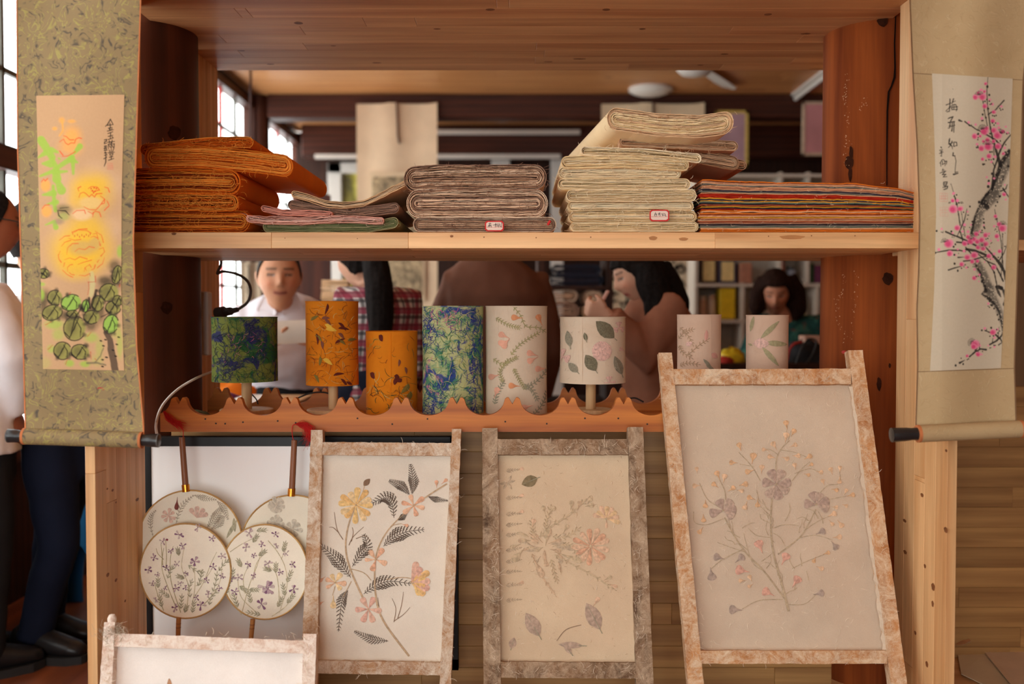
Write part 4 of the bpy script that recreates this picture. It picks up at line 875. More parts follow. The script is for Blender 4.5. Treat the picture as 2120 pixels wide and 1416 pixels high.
def bundle(name, label, x0, x1, yt, yb, mats, n, Yf=2.42, L=0.40, mid=None, ext=(0, 0), lend='round', rend='round', seed=1, ragged=0.007, wav=0.7, fuzz=0, group=None, cat='paper bundle', order=None, fr=0.0011, K=46):
    """a folded pile of paper: nested sheets seen on their folded edge.
    mid: [(s, dy_pixels)] bends the pile up (-) or down (+) along its length"""
    rr = random.Random(seed)
    X0, X1 = XAT(x0, Yf), XAT(x1, Yf); Z1, Z0 = ZAT(yt, Yf), ZAT(yb, Yf)
    H = Z1-Z0; zc = (Z0+Z1)/2; t = H/(2.0*n); Wd = X1-X0
    ms = [p[0] for p in mid] if mid else [0, 1]; mz = [-p[1]*PM(Yf) for p in mid] if mid else [0, 0]
    def cen(s): return float(np.interp(s, ms, mz))
    V = []; Fc = []; MI = []
    def ring(i):
        h = max(H/2-i*t-0.08*t, t*0.35); ins = i*t*0.9 + (0 if i == 0 else rr.uniform(-0.5, 0.8)*t)
        xa = X0+ins+(h if lend == 'round' else rr.uniform(0, 0.012)); xb = X1-ins-(h if rend == 'round' else rr.uniform(0, 0.012))
        if xb-xa < 0.02: xb = xa+0.02
        pts = []
        for k in range(K+1): pts.append((xa+(xb-xa)*k/K, h, 0.0, 1.0))
        if rend == 'round':
            for k in range(1, 9):
                a = math.pi/2-math.pi*k/9; pts.append((xb+h*math.cos(a)*0.9, h*math.sin(a), math.cos(a), math.sin(a)))
        for k in range(K+1): pts.append((xb-(xb-xa)*k/K, -h, 0.0, -1.0))
        if lend == 'round':
            for k in range(1, 9):
                a = -math.pi/2-math.pi*k/9; pts.append((xa+h*math.cos(a)*0.9, h*math.sin(a), math.cos(a), math.sin(a)))
        return pts
    for i in range(n):
        pts = ring(i); m_ = len(pts); th = t*rr.uniform(0.5, 0.85); mi = rr.randrange(len(mats))
        closed = lend == 'round'
        yb_ = rr.uniform(0, ragged*1.1) if i else 0.0
        o1 = rr.uniform(0, 50)
        fr_, inn, bk = [], [], []
        for (x, z, nx, nzv) in pts:
            s = (x-X0)/Wd
            w = wav*t*(nz(x*16, i*0.7+o1*0.0, z*40+seed)*1.2 + nz(x*60, i+3.1, seed)*0.5)
            c = cen(s)
            yj = yb_+ragged*nz(x*24+o1, (1 if z > 0 else -1)*3.1, i*2.3)+ragged*0.5*nz(x*110, i*5.1, z*10+o1)
            y_ = Yf+abs(yj)
            fr_.append((x, y_, zc+z+w+c)); inn.append((x-nx*th, y_+0.0004, zc+z+w+c-nzv*th))
            LL = L if i == 0 else 0.05
            bk.append((x+ext[0]*LL/L, y_+LL, zc+z+c+ext[1]*LL/L+(w if i else 0)))
        b0 = len(V); V += fr_+inn+bk
        rng = range(m_ if closed else m_-1)
        for k in rng:
            k2 = (k+1) % m_
            Fc.append((b0+k, b0+k2, b0+m_+k2, b0+m_+k)); MI.append(mi)
            Fc.append((b0+k2, b0+k, b0+2*m_+k, b0+2*m_+k2)); MI.append(mi if i else 0)
            if i:
                pass
    o = mesh(name, V, Fc, mats, None, smooth=True)
    o.data.polygons.foreach_set('material_index', MI)
    try: o.data.set_sharp_from_angle(angle=math.radians(50))
    except Exception: pass
    tag(o, label, cat, group)
    if fuzz:
        it = []
        for _ in range(fuzz):
            s = rr.random(); x = X0+Wd*s; z = zc+cen(s)+rr.uniform(-0.48, 0.48)*H; y_ = Yf-0.0005
            a = rr.uniform(-0.7, 0.7)+(math.pi if rr.random() < 0.5 else 0); l = rr.uniform(0.006, 0.02); p = []
            cv_ = rr.uniform(-1.5, 1.5)
            for k in range(5):
                q = k/4.0; p.append((x+math.cos(a+cv_*q)*l*q, y_-0.004*q*rr.random()-0.001, z+math.sin(a+cv_*q)*l*q*0.8))
            it.append((p, rr.uniform(0.00025, fr*0.55)))
        strands('loose_fibres', it, mats[-1 if len(mats) < 3 else 2], o)
    return o
def stack(name, label, x0, x1, yt, yb, mats, n, Yf=2.42, L=0.40, mid=None, thin=None, seed=1, ragged=0.004, group=None, cols=None, fuzz=0, wav=0.3, side=0.0):
    """a flat pile of single sheets, each its own layer"""
    rr = random.Random(seed); X0, X1 = XAT(x0, Yf), XAT(x1, Yf); Z1, Z0 = ZAT(yt, Yf), ZAT(yb, Yf); t = (Z1-Z0)/n
    ms = [p[0] for p in mid] if mid else [0, 1]; mz = [-p[1]*PM(Yf) for p in mid] if mid else [0, 0]
    V = []; Fc = []; MI = []; K = 50
    for i in range(n):
        fi = (i+0.5)/n; xa = X0+rr.uniform(0, 0.006)+side*abs(fi-0.45); xb = X1-rr.uniform(0, 0.004)
        z = Z0+i*t; yo = rr.uniform(0, ragged); b0 = len(V); mi = cols[i % len(cols)] if cols else rr.randrange(len(mats)); LL = L if i in (0, n-1) else 0.1
        th = t*rr.uniform(0.7, 0.98)
        for k in range(K+1):
            s = k/K; x = xa+(xb-xa)*s; c = float(np.interp(s, ms, mz))*fi; w = wav*t*nz(x*20, i*0.4, seed)+wav*0.5*t*nz(x*90, i, seed)
            y_ = Yf+yo+abs(ragged*nz(x*40, i*1.7, seed))
            V += [(x, y_, z+c+w), (x, y_, z+c+w+th), (x, y_+LL, z+c), (x, y_+LL, z+c+th)]
        for k in range(K):
            a = b0+4*k; b = a+4
            Fc += [(a, b, b+1, a+1), (a+1, b+1, b+3, a+3), (a, a+2, b+2, b)]; MI += [mi]*3
        Fc += [(b0, b0+1, b0+3, b0+2), (b0+4*K, b0+4*K+2, b0+4*K+3, b0+4*K+1)]; MI += [mi]*2
    o = mesh(name, V, Fc, mats, None); o.data.polygons.foreach_set('material_index', MI)
    tag(o, label, 'paper stack', group)
    if fuzz:
        it = []
        for _ in range(fuzz):
            x = rr.uniform(X0, X1); z = rr.uniform(Z0, Z1); a = rr.uniform(0, 6.28); l = rr.uniform(0.004, 0.014)
            it.append(([(x, Yf-0.001, z), (x+math.cos(a)*l*0.5, Yf-0.004, z+math.sin(a)*l*0.4), (x+math.cos(a+0.7)*l, Yf-0.003, z+math.sin(a+0.7)*l*0.6)], 0.00025))
        strands('loose_fibres', it, T_WHITE[2], o)
    return o
G1, G2, G3, G4, G5 = 'orange paper bundles', 'soft folded sheets', 'brown-grey paper bundles', 'cream paper bundles', 'tan paper bundles'
bundle('paper_bundle', 'bottom bundle of the orange paper stack, resting on the shelf', 258, 521, 436, 480.5, T_ORANGE, 14, seed=1, fuzz=160, group=G1, Yf=2.41)
bundle('paper_bundle', 'ragged frayed orange paper bundle, second from the shelf', 262, 497, 401, 437, T_ORANGE, 9, seed=2, ragged=0.014, wav=0.9, fuzz=420, group=G1, Yf=2.40)
bundle('paper_bundle', 'bright orange paper bundle in the middle of the orange stack', 262, 503, 347, 401, T_ORANGE, 14, seed=3, fuzz=200, group=G1, mid=[(0, 2), (0.5, 0), (1, 3)], wav=0.5, Yf=2.40)
bundle('paper_bundle', 'thick orange paper bundle sloping down to the right near the stack top', 300, 611, 302, 348, T_ORANGE, 15, seed=4, fuzz=200, group=G1, mid=[(0, 0), (0.4, 0), (0.75, 10), (1, 20)], Yf=2.40, L=0.44)
bundle('paper_bundle', 'thin topmost bundle of the orange paper stack', 292, 528, 283, 306, T_ORANGE, 8, seed=5, fuzz=110, group=G1, mid=[(0, 16), (0.3, 8), (0.6, 0), (1, 0)], Yf=2.41)
bundle('paper_sheets', 'grey-green folded sheets lying flat on the shelf under the pink ones', 544, 826, 457, 480, T_GREEN, 8, seed=6, fuzz=60, group=G2, Yf=2.41, mid=[(0, 0), (0.75, 2), (0.9, -4), (1, -9)])
bundle('paper_sheets', 'pink folded sheets with a torn wavy edge', 509, 796, 444, 459, T_PINK, 5, seed=7, ragged=0.014, wav=1.3, fuzz=40, group=G2, Yf=2.395, mid=[(0, 0), (0.15, 4), (0.4, 6), (0.65, 1), (0.85, 3), (1, 5)])
bundle('paper_sheets', 'small pink folded flap sticking up at the left of the soft sheets', 541, 690, 432, 446, T_PINK[:2], 4, seed=17, ragged=0.01, wav=1.0, group=G2, Yf=2.41, mid=[(0, -8), (0.3, 0), (1, 4)])
bundle('paper_sheets', 'dark mauve folded sheets sagging in the middle', 596, 828, 424, 446, T_MAUVE, 7, seed=8, fuzz=40, group=G2, Yf=2.43, mid=[(0, -12), (0.25, -2), (0.55, 6), (0.8, 0), (1, -6)])
bundle('paper_sheets', 'beige sheet curling up at both ends on top of the mauve ones', 604, 846, 403, 417, T_BEIGE, 3, seed=9, group=G2, Yf=2.42, mid=[(0, -8), (0.1, -4), (0.3, 12), (0.45, 16), (0.62, 10), (0.8, -10), (1, -34)])
b1 = bundle('paper_bundle', 'lowest brown-grey paper bundle with a handwritten tag', 854, 1153, 449, 480, T_BROWN, 11, seed=10, fuzz=160, group=G3, ragged=0.008, wav=0.5, Yf=2.41)
bundle('paper_bundle', 'middle brown-grey paper bundle with deep open folds', 839, 1137, 392, 450, T_BROWN, 14, seed=11, fuzz=200, group=G3, ragged=0.01, wav=0.7, Yf=2.415)
bundle('paper_bundle', 'top brown-grey paper bundle with torn pulpy edges', 834, 1134, 340, 393, T_BROWN, 15, seed=12, fuzz=300, group=G3, ragged=0.012, wav=0.7, Yf=2.41, mid=[(0, 4), (0.3, 0), (1, 0)])
wl = [(1179, 1446, 459, 480), (1176, 1443, 436, 460), (1174, 1436, 416, 437), (1171, 1442, 392, 417), (1154, 1429, 369, 393), (1155, 1410, 346, 370), (1160, 1426, 321, 347), (1201, 1451, 303, 322)]
wn = ['lowest cream paper bundle, on the shelf, under the tagged one', 'cream paper bundle carrying a red-bordered handwritten tag', 'third cream paper bundle from the shelf', 'fourth cream paper bundle from the shelf, a little wider', 'fifth cream paper bundle, jutting out to the left', 'sixth cream paper bundle, shortest at the right', 'seventh cream paper bundle from the shelf', 'top cream paper bundle, shifted to the right']
wbs = []
for k, (a, b, c, d) in enumerate(wl):
    md = [(0, 0), (0.5, 0), (1, 0)] if k < 6 else [(0, 2), (0.5, 0), (1, 8)] if k == 6 else [(0, 0), (0.5, 3), (1, 16)]
    wbs.append(bundle('paper_bundle', wn[k], a, b, c, d, T_WHITE, 8 if k < 7 else 5, seed=20+k, fuzz=70, group=G4, Yf=2.40+0.006*(k % 3), mid=md, wav=0.5))
bundle('paper_bundle', 'lower tan paper bundle hanging out to the right of the cream stack', 1300, 1530, 305, 334, T_TAN, 9, seed=30, fuzz=40, group=G5, Yf=2.50, mid=[(0, -14), (0.5, 0), (1, 20)], L=0.3)
bundle('paper_bundle', 'narrow tan paper bundle tucked at the very right of the pile', 1400, 1545, 322, 342, T_TAN, 5, seed=31, group=G5, Yf=2.56, mid=[(0, -8), (1, 10)], L=0.25)
bundle('paper_bundle', 'upper tan paper bundle sagging under the big beige fold', 1280, 1527, 284, 306, T_TAN, 8, seed=32, fuzz=40, group=G5, Yf=2.46, mid=[(0, -2), (0.5, 2), (1, 8)], L=0.34)
bundle('paper_bundle', 'big beige folded bundle crowning the cream stack', 1253, 1519, 234, 282, T_WHITE[:2]+T_BEIGE[:1], 11, seed=33, fuzz=160, group=G4, Yf=2.41, mid=[(0, -14), (0.12, -10), (0.4, 0), (0.7, 4), (1, -6)], ext=(-0.085, -0.055), ragged=0.008, wav=0.6)
# dyed sheets
stack('paper_stack', 'flat stack of dyed sheets in an orange cover, lower of the two', 1443, 1906, 440, 480, T_MULTI, 14, seed=40, cols=[8, 8, 0, 9, 7, 5, 10, 6, 0, 10, 4, 0, 6, 8], fuzz=40, Yf=2.40, L=0.42, side=0.01, ragged=0.006)
stack('paper_stack', 'flat stack of many-coloured dyed sheets with red and orange layers', 1445, 1906, 377, 440, T_MULTI, 24, seed=41, cols=[0, 8, 3, 5, 4, 6, 5, 9, 4, 2, 4, 3, 3, 3, 0, 7, 2, 0, 10, 0, 7, 0, 10, 8], fuzz=60, mid=[(0, -6), (0.2, -2), (0.45, 0), (0.7, 2), (0.9, 12), (1, 26)], Yf=2.40, L=0.42, side=0.014, ragged=0.006, wav=0.7)
# handwritten tags stuck to two bundles
TAGW = plain('tag_card', srgb(226,204,188), 0.8, var=0.03); TAGR = plain('tag_red', srgb(196,40,40), 0.7, var=0.05); TAGI = plain('tag_ink', srgb(40,36,44), 0.8)
def tagcard(parent, x0, y0, x1, y1, marks, Y):
    m = MB(); c = 4.0
    pts = [(x0+c, y0), (x1-c, y0), (x1, y0+c), (x1, y1-c), (x1-c, y1), (x0+c, y1), (x0, y1-c), (x0, y0+c)]
    f = [P(a, b, Y) for a, b in pts]; m.prism(None, f, [p+Vector((0, 0.0012, 0)) for p in f]); b = m.build('tag', TAGR, parent)
    m = MB(); g = [P(x0+2.6+(a-x0)*(x1-x0-5.2)/(x1-x0), y0+2.6+(bb-y0)*(y1-y0-5.2)/(y1-y0), Y-0.0004) for a, bb in pts]
    m.prism(None, g, [p+Vector((0, 0.0004, 0)) for p in g]); m.build('card', TAGW, b)
    m = MB()
    for st_ in marks: m.tube([P(x0+u*(x1-x0), y0+v*(y1-y0), Y-0.0006) for u, v in st_], 0.00055, 4)
    m.build('handwriting', TAGI, b)
    m = MB(); m.tube([P(x0+3, y0+(y1-y0)*0.62, Y-0.0005), P(x1-3, y0+(y1-y0)*0.62, Y-0.0005)], 0.0003, 4); m.build('ruled_line', TAGR, b)
tagcard(b1, 1004, 457, 1043, 479, [[(.18, .3), (.34, .28)], [(.26, .2), (.24, .6)], [(.16, .45), (.36, .42)], [(.24, .42), (.15, .6)], [(.28, .44), (.36, .6)], [(.42, .4), (.5, .4)], [(.56, .22), (.54, .58)], [(.5, .36), (.6, .34)], [(.62, .28), (.6, .55), (.7, .5)], [(.68, .25), (.66, .5)], [(.75, .25), (.72, .6)], [(.8, .3), (.78, .55), (.86, .5)], [(.88, .2), (.86, .62)]], 2.392)
tagcard(wbs[1], 1345, 434, 1385.5, 458, [[(.28, .3), (.24, .55), (.36, .55), (.36, .35), (.28, .35)], [(.26, .44), (.36, .44)], [(.3, .24), (.28, .32)], [(.42, .34), (.56, .3)], [(.5, .25), (.46, .5)], [(.45, .44), (.55, .42), (.52, .58)], [(.62, .3), (.66, .55)], [(.7, .28), (.68, .5), (.8, .48)], [(.76, .3), (.84, .6)]], 2.388)
# red clip at the end of the lowest brown bundle
m = MB(); a_, b_ = P(1134, 466, 2.402), P(1139, 457, 2.402); m.tube([a_, b_], 0.003, 6); m.build('red_ribbon_end', TAGR, b1)
# ================================================================== LAMPS IN THE TROUGH
YL = 2.69
def fibre_shade(name, base, layers, trans=0.25, rough=0.9, scale=1.0):
    """paper with dyed fibre clouds: layers = [(colour, scale, threshold, softness)]"""
    t = NT(name); v = t.coords()
    nd = t.noise(v, 16*scale, 3, 0.6)
    vm = t.n('ShaderNodeVectorMath', operation='MULTIPLY_ADD'); vm.inputs[1].default_value = (0.06, 0.06, 0.06)
    t.l(nd.outputs['Color'], vm.inputs[0]); t.l(v, vm.inputs[2])
    c = base
    for i, (col, sc, th, so) in enumerate(layers):
        mp = t.n('ShaderNodeMapping'); mp.inputs['Location'].default_value = (i*3.1, i*1.7, i*5.3); t.l(vm.outputs[0], mp.inputs[0])
        n = t.noise(mp.outputs[0], sc*scale, 4, 0.65, 1.6)
        c = t.mix(t.ramp(n.outputs['Fac'], [(th, (0, 0, 0, 1)), (th+so, (0.9, 0.9, 0.9, 1))]), c, col)
    nf = t.noise(v, 420, 3, 0.7, 0.8)
    m = t.bsdf(c, rough, nf.outputs['Fac'], 0.35, 0.0015, 0, 0.2)
    tr = t.n('ShaderNodeBsdfTranslucent'); mx = t.n('ShaderNodeMixShader'); mx.inputs[0].default_value = trans
    if isinstance(c, tuple): tr.inputs[0].default_value = c
    else: t.l(c, tr.inputs[0])
    t.l(t.b.outputs[0], mx.inputs[1]); t.l(tr.outputs[0], mx.inputs[2]); t.l(mx.outputs[0], t.out.inputs[0])
    return m
BLUE, GREEN, PINKF, YGRN = srgb(48,56,130), srgb(40,118,84), srgb(206,110,150), srgb(188,192,110)
SH_GB = fibre_shade('green_blue_fibre_paper', srgb(128,136,66), [(srgb(36,96,56), 13, 0.5, 0.1), (srgb(46,44,100), 12, 0.52, 0.08), (srgb(160,100,120), 14, 0.62, 0.06)])
SH_BL = fibre_shade('blue_green_fibre_paper', srgb(206,208,150), [(srgb(74,146,110), 14, 0.47, 0.12), (srgb(52,66,150), 11, 0.54, 0.07), (srgb(222,140,166), 12, 0.63, 0.07)])
SH_OR = fibre_shade('orange_lamp_paper', srgb(236,144,30), [(srgb(214,112,16), 7, 0.5, 0.25), (srgb(196,150,60), 16, 0.66, 0.05)], 0.3)
SH_WH = fibre_shade('white_lamp_paper', srgb(232,212,186), [(srgb(222,196,166), 6, 0.5, 0.3)], 0.25)
SH_WH2 = fibre_shade('pinkish_lamp_paper', srgb(228,196,170), [(srgb(214,178,150), 6, 0.5, 0.3)], 0.25)
LWOOD = wood('pale_turned_wood', srgb(222,184,136), srgb(190,146,98), 'Z', rough=0.55, rnd=0.05)
def cyl_map(cx, cy, r):
    def f(px, py, off=0.0006):
        d = RAY(px, py); a = d.x**2+d.y**2; b = -2*(d.x*cx+d.y*cy); c = cx*cx+cy*cy-(r+off)**2; disc = b*b-4*a*c
        if disc <= 0: t = -b/(2*a); return Vector((0, 0, CZ))+d*t
        return Vector((0, 0, CZ))+d*((-b-math.sqrt(disc))/(2*a))
    return f
def lamp(label, x0, x1, yt, yb, mat, stand=None, seam=None, group='paper lamps in the trough', Y=YL, flare=1.0):
    """open paper cylinder; stand = (pole x0, pole x1, base x0, base x1) in pixels"""
    r = (x1-x0)/2*PM(Y)*0.999; cx = XAT((x0+x1)/2, Y); zt = ZAT(yt, Y-r); zb = max(ZAT(yb, Y-r), ZTR+0.0005)
    root = thing('paper_lamp', (cx, Y, ZTR), label, 'lamp', group)
    n = 56; m = MB(); rows = 10; rr = random.Random(int(x0))
    def ringv(rad, z, wob):
        out = []
        for k in range(n):
            a = 2*math.pi*k/n; w = 1+wob*0.012*nz(math.cos(a)*2, math.sin(a)*2, z*9+x0)
            out.append(Vector((cx+rad*w*math.cos(a), Y+rad*w*math.sin(a), z)))
        return out
    for i in range(rows+1):
        z = zb+(zt-zb)*i/rows; fl = 1.0+0.012*abs(i/rows-0.5)*2*flare
        m.v += ringv(r*fl, z, 1)
    for i in range(rows+1):
        z = zb+(zt-zb)*i/rows; m.v += ringv(r-0.0015, z, 1)
    for i in range(rows):
        for k in range(n):
            k2 = (k+1) % n; a = i*n; b = (rows+1+i)*n
            m.f.append((a+k, a+k2, a+n+k2, a+n+k)); m.f.append((b+k2, b+k, b+n+k, b+n+k2))
    for k in range(n):
        k2 = (k+1) % n; a = rows*n; b = (2*rows+1)*n; m.f.append((a+k, a+k2, b+k2, b+k)); m.f.append((k2, k, (rows+1)*n+k, (rows+1)*n+k2))
    sh = autosmooth(m.build('lamp_shade', mat, root), 50)
    m = MB(); rim = [Vector((cx+r*1.012*math.cos(2*math.pi*k/n), Y+r*1.012*math.sin(2*math.pi*k/n), zt)) for k in range(n+1)]
    m.tube(rim, 0.0013, 5, cap=False); m.build('rim', mat, sh)
    if stand:
        pa, pb, ba, bb = stand; pr_ = (pb-pa)/2*PM(Y); pcx = XAT((pa+pb)/2, Y); br = (bb-ba)/2*PM(Y); bcx = XAT((ba+bb)/2, Y)
        m = MB().lathe([(br*0.98, 0.0), (br, 0.002), (br, 0.017), (br*0.97, 0.019)], (pcx, Y, ZTR+0.0005), 40); autosmooth(m.build('base', LWOOD, root))
        m = MB().lathe([(pr_, 0.019), (pr_, zb-ZTR-0.004), (pr_*1.4, zb-ZTR+0.006), (pr_*1.4, zb-ZTR+0.03)], (pcx, Y, ZTR), 24); autosmooth(m.build('pole', LWOOD, root))
        m = MB()
        for k in range(3):
            a = k*2.09; m.tube([(pcx, Y, zb+0.012), (cx+r*0.985*math.cos(a), Y+r*0.985*math.sin(a), zb+0.012)], 0.0014, 5)
        m.build('spider_ring', CAPM, sh)
    g_ = cyl_map(cx, Y, r*1.012); f = lambda px, py, off=0.0006: g_(min(max(px, x0+1.0), x1-1.0), min(max(py, yt+1.5), yb-3.0), off)
    if seam:
        m = MB(); p0 = [f(seam+dx, y, 0.0008) for y in np.linspace(yt+1, min(yb, 858)-1, 8) for dx in (-1.6, 1.6)]
        m.add(p0, [(2*i, 2*i+1, 2*i+3, 2*i+2) for i in range(7)]); m.build('seam', mat, sh)
    return root, sh, f
# decorations: thin pressed petals, leaves, sprigs lying on any surface f(px, py, off)
def leafshape(L, w, n=7, tip=1.0, base=0.35):
    up = []; 
    for i in range(n+1):
        s = i/n; ww = w*math.sin(math.pi*min(1, s**base if base != 1 else s))**tip if 0 < s < 1 else 0
        up.append((s*L, ww))
    return up
def lay_leaf(mb, f, x, y, ang, L, w, off=0.0008, kind='leaf', bend=0.0):
    """adds one flat blade (photo px) starting at (x,y)"""
    prof = {'leaf': [(0, 0), (.12, .45), (.3, .9), (.5, 1), (.7, .8), (.88, .4), (1, 0)],
            'petal': [(0, .12), (.2, .3), (.45, .62), (.7, .95), (.86, 1), (.96, .72), (1, .3)],
            'drop': [(0, .06), (.2, .12), (.4, .28), (.65, .85), (.82, 1), (.94, .75), (1, .2)],
            'blade': [(0, .3), (.25, .9), (.5, 1), (.75, .6), (1, 0)]}[kind]
    c, s_ = math.cos(ang), math.sin(ang); Lf, Rt, Md = [], [], []
    for (u, v) in prof:
        bx = u*L; by = bend*L*u*u
        for sg, arr in ((1, Lf), (-1, Rt)):
            q = by+sg*v*w; arr.append(f(x+bx*c-q*s_, y+bx*s_+q*c, off))
        Md.append(f(x+bx*c-by*s_, y+bx*s_+by*c, off+0.0006))
    n0 = len(mb.v); k = len(prof); mb.v += Lf+Md+Rt
    for i in range(k-1): mb.f += [(n0+i, n0+i+1, n0+k+i+1, n0+k+i), (n0+k+i, n0+k+i+1, n0+2*k+i+1, n0+2*k+i)]
def lay_line(mb, f, pts, w, off=0.0007):
    """flat stem through photo-pixel points"""
    n = len(pts); ws = np.interp(np.linspace(0, 1, n), np.linspace(0, 1, len(w)), w) if isinstance(w, (tuple, list)) else [w]*n
    L, Rr = [], []
    for i, (x, y) in enumerate(pts):
        xa, ya = pts[max(0, i-1)]; xb, yb = pts[min(n-1, i+1)]; l = math.hypot(xb-xa, yb-ya)+1e-6; nx, ny = -(yb-ya)/l, (xb-xa)/l
        L.append(f(x+nx*ws[i], y+ny*ws[i], off)); Rr.append(f(x-nx*ws[i], y-ny*ws[i], off))
    n0 = len(mb.v); mb.v += L+Rr
    mb.f += [(n0+i, n0+i+1, n0+n+i+1, n0+n+i) for i in range(n-1)]
def curve(pts, n=14):
    """Catmull-Rom through the points"""
    P_ = [pts[0]]+list(pts)+[pts[-1]]; out = []
    for i in range(1, len(P_)-2):
        p0, p1, p2, p3 = P_[i-1:i+3]; m_ = max(2, n//(len(pts)-1))
        for k in range(m_):
            t = k/m_
            out.append(tuple(0.5*((2*p1[j])+(-p0[j]+p2[j])*t+(2*p0[j]-5*p1[j]+4*p2[j]-p3[j])*t*t+(-p0[j]+3*p1[j]-3*p2[j]+p3[j])*t**3) for j in (0, 1)))
    out.append(tuple(pts[-1])); return out
def sprig(mb, f, pts, ll, lw, stepn=9, w=0.8, off=0.0008, spread=0.9, taper=True, kind='leaf'):
    """stem with small paired leaflets"""
    cs = curve(pts, 30); lay_line(mb, f, cs, w, off)
    N = len(cs)
    for i in range(1, N-1, max(1, int(N/(stepn*0.7+1)))):
        x, y = cs[i]; xa, ya = cs[i-1]; xb, yb = cs[i+1]; a = math.atan2(yb-ya, xb-xa); sc = (1-0.75*i/N) if taper else 1
        for sg in (1, -1): lay_leaf(mb, f, x, y, a+sg*spread, ll*sc, lw*sc*0.62, off, kind)
    lay_leaf(mb, f, cs[-1][0], cs[-1][1], math.atan2(cs[-1][1]-cs[-2][1], cs[-1][0]-cs[-2][0]), ll*(0.4 if taper else 1), lw*0.4, off, kind)
def fernleaf(mb, f, pts, width, n=16, w=0.9, off=0.0008, peak=0.35):
    """feathery fern: side fronds with their own leaflets, widest near the base"""
    cs = curve(pts, n); lay_line(mb, f, cs, w*0.7, off); N = len(cs)
    for i in range(1, N-1):
        s = i/N; x, y = cs[i]; xa, ya = cs[i-1]; xb, yb = cs[i+1]; a = math.atan2(yb-ya, xb-xa)
        l = width*(s/peak if s < peak else (1-s)/(1-peak))**0.8*1.0+width*0.06
        for sg in (1, -1):
            b = a+sg*0.9; lay_leaf(mb, f, x, y, b, l, max(0.55, l*0.07), off, 'blade')
            for q in (0.35, 0.6, 0.8):
                if l > 5: lay_leaf(mb, f, x+math.cos(b)*l*q, y+math.sin(b)*l*q, b-sg*0.75, l*0.26, l*0.05, off, 'blade')
def mk(parent, name, mat, fn):
    m = MB(); fn(m); return m.build(name, mat, parent)
def fibres_on(parent, f, box_, n, mats, lmin, lmax, rad, seed, off=0.0006, curl=2.2, name='fibres'):
    """short curled fibres lying on the paper, one joined mesh per colour"""
    rr = random.Random(seed)
    for mi, mat in enumerate(mats):
        it = []
        for _ in range(n//len(mats)):
            x = rr.uniform(box_[0], box_[2]); y = rr.uniform(box_[1], box_[3]); a = rr.uniform(0, 6.28); l = rr.uniform(lmin, lmax); c = rr.uniform(-curl, curl); p = []
            for k in range(6):
                p.append(f(x, y, off)); x += math.cos(a)*l/5; y += math.sin(a)*l/5; a += c/5
            it.append((p, rad*rr.uniform(0.5, 1.1)))
        strands(name, it, mat, parent)
F_BLUE = plain('blue_fibre', srgb(46,54,140), 0.9); F_GRN = plain('green_fibre', srgb(34,112,80), 0.9); F_PNK = plain('pink_fibre', srgb(216,120,160), 0.9); F_YEL = plain('yellow_fibre', srgb(216,206,130), 0.9)
F_WHT = plain('white_fibre', srgb(236,222,200), 0.9); F_RED = plain('dark_red_fibre', srgb(120,30,20), 0.9); F_OLV = plain('olive_fibre', srgb(90,84,40), 0.9); F_DBL = plain('dark_blue_fibre', srgb(38,36,84), 0.9); F_DGR = plain('dark_green_fibre', srgb(26,70,44), 0.9)
# 1 green and blue lamp
r1, s1, f1 = lamp('dark green and blue fibre paper lamp on a wooden stand, leftmost in the trough', 440, 572, 657, 793, SH_GB, (499, 520, 452, 562))
fibres_on(s1, f1, (446, 662, 566, 788), 300, [F_DBL, F_DGR, F_DGR, F_OLV], 8, 26, 0.0006, 1); fibres_on(s1, f1, (470, 690, 540, 740), 30, [F_PNK], 5, 14, 0.0006, 4)
fibres_on(s1, f1, (446, 690, 490, 788), 70, [F_DBL], 8, 22, 0.0009, 2); fibres_on(s1, f1, (500, 662, 530, 700), 40, [F_DBL], 8, 22, 0.0009, 3)
# 2 tall orange lamp
r2, s2, f2 = lamp('tall orange paper lamp with scattered petals on a wooden stand', 634, 741, 624, 800, SH_OR, (679, 699, 634, 742), seam=692)
fibres_on(s2, f2, (640, 632, 736, 796), 150, [F_RED, F_OLV, F_YEL, F_RED], 8, 24, 0.0006, 5)
PET_Y = plain('yellow_petal', srgb(222,176,64), 0.9); PET_D = plain('dark_red_petal', srgb(92,32,20), 0.9); PET_G = plain('dull_green_petal', srgb(124,104,44), 0.9); PET_V = plain('violet_petal', srgb(120,70,52), 0.9)
def flecks(parent, f, mat, pts, L, w, nm='petal'):
    for (x, y, a) in pts: mk(parent, nm, mat, lambda m: lay_leaf(m, f, x, y, a, L, w, 0.0009, 'leaf', 0.45))
flecks(s2, f2, PET_Y, [(672, 672, .2), (674, 682, -.3), (668, 744, 0.1)], 22, 5)
flecks(s2, f2, PET_D, [(700, 680, -.3), (694, 712, -.9), (700, 668, 0.4), (705, 784, .5), (690, 778, -.6), (678, 628, 1.4), (654, 690, 1.0), (716, 790, .3)], 22, 3.2)
flecks(s2, f2, PET_G, [(652, 694, .3), (700, 703, .2), (644, 664, -1), (650, 776, .6), (720, 706, -.6), (662, 738, 1.2)], 18, 3.6); flecks(s2, f2, PET_V, [(666, 660, -.5), (672, 662, .3), (700, 690, .3), (664, 706, .9)], 16, 3.6)
